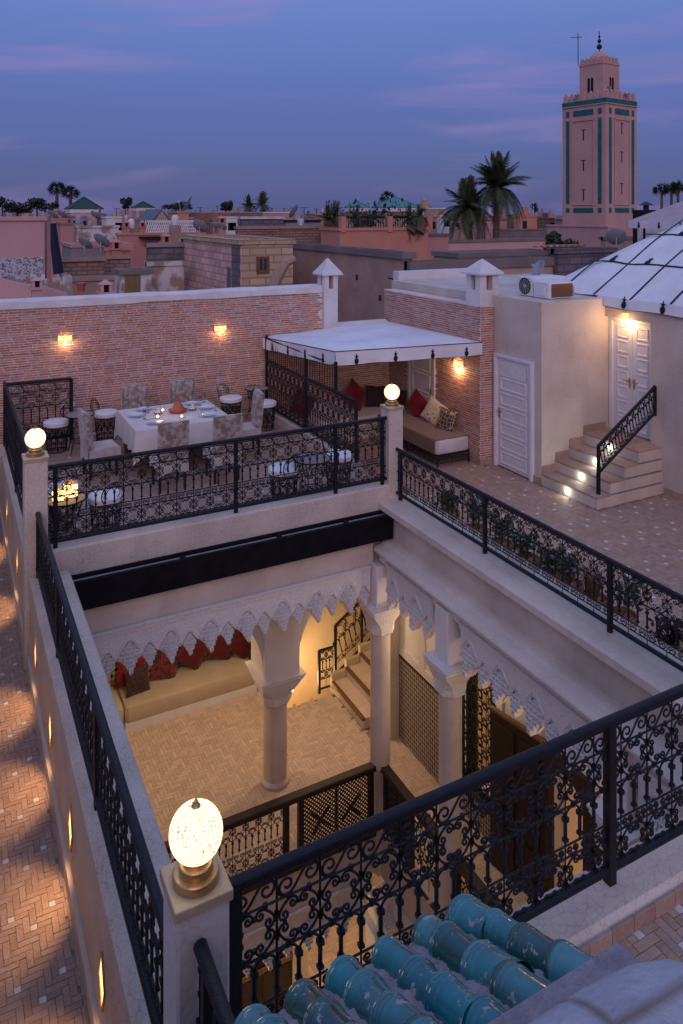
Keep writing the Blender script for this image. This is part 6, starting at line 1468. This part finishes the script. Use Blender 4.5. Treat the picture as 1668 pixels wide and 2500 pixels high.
# around the minaret
house('prayer_hall', 'long low hall with dark roof at the foot of the minaret', 1190, 1185, 1380, 536, 84, 'pink_pale', 'roof_grey', cat='building', dep=10)
house('prayer_hall', 'second dark-roofed hall in front of the long low one', 1210, 1205, 1340, 560, 70, 'roof_grey', 'roof_grey', cat='building', dep=7)
house('house', 'pink plastered wall behind the two date palms', 1095, 1090, 1232, 588, 46, 'pink_pale', 'roof_grey', dep=3)
house('house', 'pink plastered wall between the date palms and the minaret base', 1232, 1200, 1345, 585, 50, 'pink_pale', 'roof_grey', dep=3)
house('house', 'square pink base block in front of the minaret', 1484, 1336, 1500, 552, 62, 'pink_pale', 'pink_pale', dep=8, cat='building')
t, c, a, b = house('house', 'low green and pink kiosk under the big satellite dish', 1478, 1474, 1545, 580, 38, 'mud_smooth', 'roof_grey', dep=4)
house('wall', 'grey block wall with a red and yellow chequered edge right of the round bush', 1362, 1350, 1500, 610, 23, 'grey_block', 'grey_block', cat='wall', dep=4)
ck = bpy.data.objects[-1] if False else None
pc_ = at(1362, 610, 23)
for k in range(16): tag(part('edging_tile', G().box(pc_.x + k * .13, pc_.x + k * .13 + .125, pc_.y + .9, pc_.y + 1.1, pc_.z + .03, pc_.z + .10), 'terracotta' if k % 2 else 'cream_block', None), 'coloured edging tile on top of the grey block wall', 'tile', 'chequered edging tiles')
house('house', 'cream house with a row of small openings right of the minaret', 1540, 1535, 1600, 515, 95, 'cream_block', 'cream_block', dep=6)
# grey-pink second tent
mat('tent_grey', (.46, .37, .37), (.40, .32, .32), rough=.9, scale=3, bump=.3)
t2 = thing('tent', 'grey-pink pavilion tent with a white fringe behind the large white tent', 'tent', tuple(at(1640, 600, 27)))
OFF[t2.name] = tuple(at(1640, 600, 27)); e0 = at(1536, 538, 27) - Vector((0, 5, 0)); 
ex = 7.0
part('roof_cloth', G().loft([[(e0.x, e0.y, e0.z), (e0.x + ex, e0.y, e0.z), (e0.x + ex, e0.y + 5, e0.z), (e0.x, e0.y + 5, e0.z)], [(e0.x + 2.5, e0.y + 2.4, e0.z + 1.35), (e0.x + ex - 2, e0.y + 2.4, e0.z + 1.35), (e0.x + ex - 2, e0.y + 2.6, e0.z + 1.35), (e0.x + 2.5, e0.y + 2.6, e0.z + 1.35)]]), 'tent_grey', t2)
part('valance', G().box(e0.x, e0.x + ex, e0.y - .02, e0.y - .001, e0.z - .27, e0.z), 'canvas', t2); part('valance', G().box(e0.x - .02, e0.x - .001, e0.y, e0.y + 5, e0.z - .27, e0.z), 'canvas', t2)
part('post', G().box(e0.x + .2, e0.x + .26, e0.y + 4.5, e0.y + 4.56, -3, e0.z - .02), 'iron', t2)
for k in range(5): motif(t2, (e0.x + .1 + k * .75, e0.y, e0.z - .26), (1, 0, 0), (0, -1, 0), 1.25, .03)
for k in range(6): motif(t2, (e0.x, e0.y + .3 + k * .85, e0.z - .26), (0, -1, 0), (-1, 0, 0), 1.25, .03)
pq = at(1562, 600, 29); tag(part('screen_wall', G().box(pq.x, pq.x + 3, pq.y, pq.y + .1, -3, at(1562, 556, 29).z), 'whitewash', None), 'pierced white screen wall under the grey-pink tent', 'wall')
bq = at(1572, 515, 33); fl = thing('flue', 'black metal chimney flue beside the grey-pink tent', 'chimney', (bq.x, bq.y, 3)); part('box', G().box(bq.x, bq.x + .8, bq.y, bq.y + .6, 2, bq.z + .05), 'iron', fl); part('cowl', G().lathe([(.12, .05), (.12, .25), (.34, .26), (.05, .42)], 12, (bq.x + .5, bq.y + .3, bq.z)), 'iron', fl)

# small rooftop things near the brick wall
def mini_vent(label, px_, py_, Z, s_, m_='pink_pale', pot=False):
    c = at(px_, py_, Z); t = thing('roof_vent', label, 'chimney', (c.x, c.y, c.z))
    part('base', G().box(c.x - s_, c.x + s_, c.y - s_, c.y + s_, c.z - 2.5, c.z), m_, t); part('ledge', G().box(c.x - s_ * 1.4, c.x + s_ * 1.4, c.y - s_ * 1.4, c.y + s_ * 1.4, c.z - .06, c.z), m_, t)
    for a_, b_ in ((-1, -1), (1, -1), (-1, 1), (1, 1)): part('pier', G().box(c.x + a_ * s_ * .72 - s_ * .26, c.x + a_ * s_ * .72 + s_ * .26, c.y + b_ * s_ * .72 - s_ * .26, c.y + b_ * s_ * .72 + s_ * .26, c.z + .001, c.z + s_ * 1.3), m_, t)
    part('core', G().box(c.x - s_ * .4, c.x + s_ * .4, c.y - s_ * .4, c.y + s_ * .4, c.z, c.z + s_ * 1.29), 'dark_gap', t)
    part('roof', G().loft([[(c.x - s_ * 1.2, c.y - s_ * 1.2, c.z + s_ * 1.3), (c.x + s_ * 1.2, c.y - s_ * 1.2, c.z + s_ * 1.3), (c.x + s_ * 1.2, c.y + s_ * 1.2, c.z + s_ * 1.3), (c.x - s_ * 1.2, c.y + s_ * 1.2, c.z + s_ * 1.3)], [(c.x - .01, c.y - .01, c.z + s_ * 2.1), (c.x + .01, c.y - .01, c.z + s_ * 2.1), (c.x + .01, c.y + .01, c.z + s_ * 2.1), (c.x - .01, c.y + .01, c.z + s_ * 2.1)]]), m_, t)
mini_vent('pink chimney vent just behind the left end of the brick wall', 90, 700, 17, .11)
mini_vent('low pink vent roof peeping over the middle of the brick wall', 258, 712, 17, .13)
mini_vent('pink vent on the small rooftop room beside the dishes', 283, 606, 33, .20, 'salmon')
mini_vent('pink roof vent behind the tin-roofed shanties', 308, 553, 50, .20, 'salmon')
mini_vent('second pink roof vent next to the lattice rail', 347, 553, 50, .20, 'salmon')
mini_vent('double vent box on the pink terrace house', 405, 590, 40, .22, 'salmon')
mini_vent('tall pink chimney beside the rooftop dishes', 540, 545, 60, .3, 'salmon')
sw_ = at(0, 678, 18); sl_ = solo('sloping_wall', G().add([tuple(at(-40, 670, 18)), tuple(at(60, 694, 18)), tuple(at(112, 700, 18)), tuple(at(165, 716, 18)), tuple(at(165, 800, 18)), tuple(at(-40, 800, 18))] + [tuple(at(p, q, 18) + Vector((0, .3, 0))) for p, q in ((-40, 670), (60, 694), (112, 700), (165, 716), (165, 800), (-40, 800))],
     [(0, 1, 2, 3, 4, 5)[::-1], (6, 7, 8, 9, 10, 11), (0, 1, 7, 6), (1, 2, 8, 7), (2, 3, 9, 8), (3, 4, 10, 9), (5, 0, 6, 11)]), 'pink_pale', 'pink wall with a sloping top just behind the left end of the brick wall', 'wall')
fp_ = at(198, 706, 17); solo('flower_pot', G().lathe([(.07, 0), (.10, .16), (.115, .165), (.115, .20), (.09, .2)], 16, (fp_.x, fp_.y, fp_.z - .05)), 'terracotta', 'empty terracotta flower pot on the wall behind the brick coping', 'pot', smooth=True)
for i in range(26):     # rubble on the ruin
    p = at(rng.uniform(20, 165), rng.uniform(668, 690), 23); s_ = rng.uniform(.06, .2)
    tag(part('rubble_stone', G().loft([[(p.x - s_ * rng.uniform(.6, 1), p.y - s_, p.z - .8), (p.x + s_, p.y - s_ * .8, p.z - .8), (p.x + s_ * .9, p.y + s_, p.z - .8), (p.x - s_, p.y + s_, p.z - .8)], [(p.x - s_ * .6, p.y - s_ * .5, p.z + s_ * .3), (p.x + s_ * .7, p.y - s_ * .4, p.z + s_ * .2), (p.x + s_ * .5, p.y + s_ * .6, p.z + s_ * .4), (p.x - s_ * .5, p.y + s_ * .6, p.z + s_ * .1)]]), 'peeling' if i % 3 else 'grey_plaster', None), 'lump of rubble on the ruined roof', 'rubble', 'rubble on the ruined roof')

# satellite dishes
for lb, px_, py_, Z, r_, az, el in (('grey satellite dish tilted left on the pink house, nearer the duct', 206, 612, 34, .62, 2.1, .75), ('grey satellite dish tilted left beside the small rooftop room', 246, 606, 34, .72, 2.1, .75), ('grey satellite dish above the lattice rail', 487, 565, 46, .85, 2.2, .7),
                                    ('small satellite dish right of the lattice rail', 522, 560, 50, .5, 2.2, .7), ('small tilted satellite dish next to the tall pink chimney', 542, 563, 50, .55, 2.2, .7), ('large pale satellite dish on the skyline', 459, 508, 74, 1.9, -1.9, .55),
                                    ('satellite dish near the dark green pyramid roof', 128, 532, 60, .8, 2.1, .8), ('second satellite dish near the dark green pyramid roof', 150, 531, 60, .8, 2.1, .8), ('round pale satellite dish far behind the breeze-block room', 720, 520, 80, 1.3, -2.4, .5), ('small satellite dish over the pale rooftop', 232, 533, 62, .8, 2.1, .8),
                                    ('satellite dish by the ruined shanty left of the palms', 1052, 558, 44, .45, -2.2, .6), ('satellite dish behind the white tent edge by the air conditioners', 1318, 690, 19, .40, -1.8, .5)): dish(lb, tuple(at(px_, py_ + 6, Z)), r_ * .6, az, el, .4)
dish('large grey satellite dish left of the grey-pink tent', tuple(at(1505, 606, 30)), .40, 2.35, .55, .42)

# ------------------------------------------------------------------ minaret
MN = at(1480, 520, 75); mn = thing('minaret', 'tall square pink minaret with teal tile bands and a small domed lantern', 'minaret', (MN.x, MN.y, -13), R(8.3)); OFF[mn.name] = (0, 0, 0)
w_ = 5.25; B = 13.0
part('shaft', G().box(0, w_, 0, w_, 0, B + 15.75), 'minaret_pink', mn)
part('plinth', G().box(-.12, w_ + .12, -.12, w_ + .12, 0, B + 2.95), 'minaret_pink', mn)
def face(side, a0, a1, z0, z1, d=.05, m_='teal_tile', nm='tile_band'):
    if side == 'r': return part(nm, G().box(a0 * w_, a1 * w_, -d, -.004, B + z0, B + z1), m_, mn)
    return part(nm, G().box(-d, -.004, a0 * w_, a1 * w_, B + z0, B + z1), m_, mn)
for sd_ in 'rl':
    face(sd_, .0, 1.0, 15.22, 15.68, .07)
    face(sd_, .0, 1.0, 15.10, 15.21, .11, 'minaret_pink', 'string_course')
    for a0, a1 in ((.095, .17), (.83, .905)):
        face(sd_, a0, a1, 14.15, 14.72); face(sd_, a0, a1, 5.15, 13.75); face(sd_, a0, a1, 4.25, 4.72)
    face(sd_, .28, .735, 14.15, 14.72); face(sd_, .28, .735, 4.25, 4.72)
    for a0, a1, z0, z1 in ((.26, .275, 5.1, 13.75), (.74, .755, 5.1, 13.75), (.26, .755, 13.6, 13.75), (.26, .755, 5.0, 5.1)): face(sd_, a0, a1, z0, z1, .09, 'minaret_pink', 'panel_edge')
    for z in ((12.2, 9.3, 6.1) if sd_ == 'r' else (11.6, 8.5, 5.5)): face(sd_, .49, .515, z, z + 1.05, .02, 'dark_gap', 'slit'); face(sd_, .455, .55, z + 1.05, z + 1.13, .02, 'dark_gap', 'slit')
def merlons(x0, y0, ww, z, n_, s_, hh):
    gm = G().add([(-.0, 0, 0), ], []); pr2 = [(-.5, 0), (.5, 0), (.5, .35), (.34, .35), (.34, .62), (.17, .62), (.17, .85), (0, 1), (-.17, .85), (-.17, .62), (-.34, .62), (-.34, .35), (-.5, .35)]
    me1 = G().prism([(a * s_, b * hh) for a, b in pr2], 0, .28, 'y').mesh('merlon', 'minaret_pink'); 
    for k in range(n_):
        u = (k + .5) / n_ * ww
        share('merlon', me1, mn, (x0 + u, y0, z)); share('merlon', me1, mn, (x0 + .28, y0 + u, z), (0, 0, PI / 2)); share('merlon', me1, mn, (x0 + u, y0 + ww - .28, z)); share('merlon', me1, mn, (x0 + ww, y0 + u, z), (0, 0, PI / 2))
merlons(0, 0, w_, B + 15.74, 7, .5, .85)
o = (w_ - 2.8) / 2; part('lantern', G().box(o, o + 2.8, o, o + 2.8, B + 15.5, B + 19.75), 'minaret_pink', mn)
part('cornice', G().box(o - .06, o + 2.86, o - .06, o + 2.86, B + 19.45, B + 19.6), 'minaret_pink', mn)
merlons(o, o, 2.8, B + 19.74, 5, .38, .55)
for sd_ in 'rl':
    for a0, a1, z0, z1, m_, d, nm in ((.36, .66, 16.6, 18.35, 'minaret_pink', .05, 'window_surround'), (.39, .49, 16.65, 18.1, 'dark_gap', .07, 'window'), (.53, .63, 16.65, 18.1, 'dark_gap', .07, 'window')):
        q0, q1 = o + a0 * 2.8, o + a1 * 2.8
        if sd_ == 'r': part(nm, G().box(q0, q1, o - d, o - .004, B + z0, B + z1), m_, mn)
        else: part(nm, G().box(o - d, o - .004, q0, q1, B + z0, B + z1), m_, mn)
cx = w_ / 2; dm_ = G(); rings = []
for k in range(9):
    a = PI / 2 * k / 8; rr_k = 1.08 * math.cos(a); rings.append([(cx + max(.02, rr_k * (1 + .05 * math.cos(12 * 2 * PI * i / 72))) * math.cos(2 * PI * i / 72), cx + max(.02, rr_k * (1 + .05 * math.cos(12 * 2 * PI * i / 72))) * math.sin(2 * PI * i / 72), B + 19.75 + 1.25 * math.sin(a)) for i in range(72)])
part('dome', G().loft(rings), 'minaret_pink', mn, True)
part('finial', G().tube([(cx, cx, B + 20.9), (cx, cx, B + 23.1)], .05, 6).sphere((cx, cx, B + 21.5), .28, 12, 8).sphere((cx, cx, B + 22.1), .2, 12, 8).sphere((cx, cx, B + 22.55), .13, 10, 8), 'iron', mn, True)
part('antenna', G().tube([(.7, o + 2.6, B + 19.5), (.7, o + 2.6, B + 22.9)], .045, 5).tube([(.0, o + 3.0, B + 22.4), (1.1, o + 2.4, B + 22.5)], .03, 4), 'iron', mn)
for x_, y_, z_ in ((-.15, 3.3, 15.9), (3.3, -.15, 15.9), (2.2, 1.1, 16.7)): part('loudspeaker', G().lathe([(.06, 0), (.10, .15), (.28, .4)], 12, (x_, y_, B + z_)), 'metal_grey', mn, True)

# ------------------------------------------------------------------ palms and trees
def frond(L, droop, r6, dense=40):
    g_ = G(); pts = []
    for i in range(11):
        s = i / 10; pts.append(Vector((L * (s - .12 * droop * s * s), 0, L * (.42 * s - droop * .75 * s * s))))
    g_.tube(pts, [.05 * (1 - .8 * i / 10) * L / 3 for i in range(11)], 4)
    for i in range(dense):
        s = .12 + .86 * i / dense; k = min(9, int(s * 10)); f = s * 10 - k; p = pts[k].lerp(pts[k + 1], f); ll = L * .23 * math.sin(PI * min(1, .25 + .75 * s)) ** .7 + .08 * L * (1 - s); d = (pts[k + 1] - pts[k]).normalized()
        for sg in (-1, 1):
            tip = p + d * ll * .62 + Vector((0, sg * ll * .72, -ll * r6.uniform(.05, .45))); wv = d * (.015 * L)
            g_.add([p - wv, p + wv, tip], [(0, 1, 2)])
    return g_
FRM = {}
def date_palm(label, base, top, L, n_, seed):
    r6 = random.Random(seed); t = thing('date_palm', label, 'palm', tuple(base)); B_, T_ = Vector(base), Vector(top); mid = (B_ + T_) / 2 + Vector((.25, 0, 0))
    part('trunk', G().tube([B_, B_.lerp(mid, .6), mid, mid.lerp(T_, .6), T_], [.36, .30, .27, .26, .30], 10), 'palm_trunk', t, True)
    if L not in FRM: FRM[L] = [frond(L, q, random.Random(k)).mesh('frond', 'palm_leaf') for k, q in enumerate((.15, .55, .9, 1.35, 1.8))]
    dead = frond(L * .8, 2.4, r6, 16).mesh('dead_frond', 'straw')
    for i in range(n_):
        el = r6.random() ** .8; a = i * 2.39996 + r6.uniform(-.2, .2); k = min(4, int((1 - el) * 5)); pitch = -R(72) * el ** 1.2 + R(10) * (1 - el)
        o = share('frond', FRM[L][k], t, tuple(T_), (r6.uniform(-.3, .3), pitch, a)); s_ = r6.uniform(.82, 1.08); o.scale = (s_, s_, s_)
    for i in range(9): share('dead_frond', dead, t, tuple(T_ - Vector((0, 0, .25))), (0, R(38), i * .7))
PZ = 62
date_palm('date palm with the lower crown, left of the pair', at(1152, 760, PZ), at(1141, 512, PZ), 2.75, 76, 1)
date_palm('taller date palm, right of the pair, nearer the minaret', at(1194, 760, PZ - 1), at(1215, 462, PZ - 1), 2.95, 80, 2)
def fan_palm(label, px_, pyt, pyb, Z, r_, grp):
    T_, B_ = at(px_, pyt, Z), at(px_, pyb, Z); t = thing('fan_palm', label, 'palm', tuple(B_), 0, grp); r6 = random.Random(int(px_)); g_ = G(); dd = G()
    part('trunk', G().tube([B_, T_], [.26, .2], 7), 'palm_trunk', t)
    for i in range(44):
        u = r6.uniform(-.55, 1); a = r6.uniform(0, 6.28); d = Vector((math.cos(a) * math.sqrt(1 - u * u), math.sin(a) * math.sqrt(1 - u * u), u)); c = T_ + d * r_ * .55; s_ = d.orthogonal().normalized(); q = d.cross(s_)
        for k in range(9):
            b = -1.3 + 2.6 * k / 8; v = (d * math.cos(b) + (s_ if i % 2 else q) * math.sin(b)) * r_ * .62; w2 = (q if i % 2 else s_) * r_ * .03; w3 = v.cross(d); w3 = (w3.normalized() if w3.length > 1e-4 else s_) * r_ * .06
            (g_ if u > -.3 else dd).add([c - w3, c + w3, c + v - Vector((0, 0, r_ * .12))], [(0, 1, 2)])
    part('crown', g_, 'far_tree', t); 
    if dd.v: part('dead_skirt', dd, 'straw', t)
fan_palm('tall fan palm on the left skyline, the higher of the pair', 139, 461, 510, 110, 1.3, None)
fan_palm('fan palm on the left skyline, the lower of the pair', 172, 472, 510, 108, 1.3, None)
for px_, py_ in ((1616, 463), (1640, 464), (1656, 458)): fan_palm('slender fan palm behind the grey-pink tent', px_, py_, 545, 130, 1.45, 'fan palms behind the tent')
fan_palm('tiny fan palm behind the teal pyramid roofs', 946, 484, 505, 120, 1.3, None)
for px_, py_, Z, L in ((607, 503, 110, 1.7), (641, 502, 108, 2.0)): date_palm('small date palm on the skyline left of the dark fenced rooftop' if px_ < 620 else 'bigger of two small date palms on the skyline', at(px_, 540, Z), at(px_, py_, Z), L, 34, px_)
for px_, py_, L in ((800, 538, .95), (818, 530, .9), (870, 536, .85), (1000, 535, .9), (1022, 530, .9)):
    date_palm('young palm growing on the salmon-red house roof garden', at(px_, 566, 42), at(px_, py_, 42), L, 16, px_)
for o in bpy.data.objects:
    if o.get('label') == 'young palm growing on the salmon-red house roof garden': o['group'] = 'young palms on the roof garden'
def tree(label, px_, py_, Z, rx, rz_, n_=700, m_='far_tree', sz=.4, grp=None):
    c = at(px_, py_, Z); t = thing('tree', label, 'tree', (c.x, c.y, c.z - rz_ - 4), 0, grp); r6 = random.Random(int(px_ * 7 + py_)); g_ = G(); cl = [(r6.uniform(-.75, .75) * rx, r6.uniform(-.75, .75) * rx, r6.uniform(-.6, .75) * rz_, r6.uniform(.3, .55)) for _ in range(12)]
    part('trunk', G().tube([(c.x, c.y, c.z - rz_ - 4), (c.x, c.y, c.z)], [.25, .12], 7), 'palm_trunk', t)
    for _ in range(n_):
        q = r6.choice(cl); d = Vector((r6.gauss(0, 1), r6.gauss(0, 1), r6.gauss(0, 1))).normalized(); p = Vector((c.x + q[0], c.y + q[1], c.z + q[2])) + Vector((d.x * rx, d.y * rx, d.z * rz_)) * q[3] * r6.uniform(.7, 1.05)
        s_ = d.orthogonal().normalized(); s_ = Matrix.Rotation(r6.uniform(0, 6.28), 3, d) @ s_; u = d.cross(s_); k = sz * r6.uniform(.6, 1.2); tl = d * r6.uniform(-.4, .4) * k
        g_.add([p - s_ * k * .5, p + u * k * .35 + tl, p + s_ * k * .5, p - u * k * .35 - tl], [(0, 1, 2, 3)])
    part('crown', g_, m_, t); return t
tree('round dark clipped bush right of the date palms', 1378, 600, 32, .75, .62, 2200, 'leaf_dark', .16)
tree('dark tree at the left edge of the skyline', 6, 503, 120, 1.6, 1.3); tree('broad dark tree on the left skyline', 90, 503, 120, 2.6, 1.2, 1100); tree('low dark trees left of the broad one on the skyline', 42, 506, 124, 2.2, 1.0)
tree('small bare-topped tree on the skyline between the green pyramid roofs', 313, 498, 108, .9, .9, 400); tree('flat row of dark trees behind the large pale dish', 430, 503, 140, 2.6, .7, 700); tree('dark round tree on the skyline right of the mud house', 551, 502, 130, 1.3, .9)
tree('small tree in a red planter by the fan palms', 134, 505, 100, .7, .6, 300); tree('small tree by the teal pyramid roofs', 1168, 520, 90, .8, .7, 300); tree('cypress-like small tree on the far skyline near the palms', 1306, 510, 200, .9, 1.4, 300)

# mid-distance and far roofs
r8 = random.Random(21); tones = ('salmon', 'pink_wall', 'pink_pale', 'mud', 'mud_smooth', 'grey_plaster', 'cream_block', 'grey_block', 'whitewash')
TW = dict(zip(tones, ('salmon', 'rust-pink', 'pale pink', 'mud-brick', 'brown mud', 'grey plastered', 'cream', 'grey block', 'whitewashed')))
for i in range(46):
    px_ = 110 + i * 27 + r8.uniform(-12, 12); Z = r8.uniform(70, 105); py_ = 520 + r8.uniform(0, 16) + (4 if i % 2 else 0)
    if 1340 < px_ < 1560: continue
    tn_ = r8.choice(tones); HH = house('house', 'small flat-roofed %s house in the middle distance' % TW[tn_], px_, px_ - r8.uniform(8, 26), px_ + r8.uniform(16, 50), py_, Z, tn_, None, dep=6, grp='middle-distance houses'); t, c, a, b = HH
    for q in range(r8.randrange(1, 4)):
        s_ = r8.uniform(.1, .8) * a; front_rect(t, c, 'f', s_, s_ + r8.uniform(.3, .6), c.z - 1.3, c.z - .55, 'window_dark', 'window', .03)
    if i % 2: part('roof_room', G().box(c.x + a * .3, c.x + a * .6, c.y + b * .3, c.y + b * .7, c.z - .4, c.z + r8.uniform(.5, 1.1)), tn_, t)
for i in range(11):
    px_ = r8.uniform(180, 1330); Z = r8.uniform(45, 95); c = at(px_, 520 + r8.uniform(6, 24), Z); tk = thing('water_tank', 'pale water tank on the town roofs', 'tank', (c.x, c.y, c.z - 1), 0, 'water tanks on the town roofs')
    part('tank', G().lathe([(.2, -.5), (.22, -.4), (.22, .0), (.14, .1), (.08, .13)], 12, (c.x, c.y, c.z)), r8.choice(('whitewash', 'metal_grey', 'dish_grey')), tk, True); part('stand', G().box(c.x - .3, c.x + .3, c.y - .3, c.y + .3, c.z - 2.5, c.z - .51), 'mud_smooth', tk)
for i in range(110):
    px_ = -60 + i * 16.5 + r8.uniform(-8, 8); Z = r8.uniform(130, 420); py_ = 520 - 2.4 * r8.random() + 5 * r8.random() - (8 if i % 11 == 0 else 0)
    tn_ = r8.choice(tones); c = at(px_, py_, Z); ww = r8.uniform(6, 22) / 1846 * Z; o = part('distant_house', G().box(c.x, c.x + ww, c.y, c.y + ww, -13, c.z).box(c.x + ww * .3, c.x + ww * .55, c.y + ww * .2, c.y + ww * .5, c.z, c.z + r8.choice((0.2, .8, 1.2)) * Z / 200), tn_, None)
    tag(o, 'distant flat-roofed %s house along the skyline' % TW[tn_], 'house', 'distant houses along the skyline')
for i in range(26):
    px_ = r8.uniform(180, 1330); Z = r8.uniform(70, 200); c = at(px_, 521, Z); hgt = r8.uniform(8, 22) / 1846 * Z
    tag(part('antenna', G().tube([(c.x, c.y, c.z - 1.5), (c.x, c.y, c.z + hgt)], .035 * Z / 80, 4).tube([(c.x - .5, c.y, c.z + hgt * .9), (c.x + .5, c.y, c.z + hgt * .9)], .02 * Z / 80, 4), 'iron', None), 'thin television aerial on the town roofs', 'antenna', 'aerials on the town roofs')
mi = at(1036, 470, 260); dmn = thing('minaret', 'tiny pale minaret far away beside the teal pyramid roof', 'minaret', (mi.x, mi.y, -13)); part('shaft', G().box(mi.x - 1.3, mi.x + 1.3, mi.y - 1.3, mi.y + 1.3, -13, at(1036, 497, 260).z), 'cream_block', dmn); part('lantern', G().box(mi.x - .7, mi.x + .7, mi.y - .7, mi.y + .7, at(1036, 497, 260).z, at(1036, 488, 260).z).sphere((mi.x, mi.y, at(1036, 488, 260).z), .7, 10, 6), 'cream_block', dmn)
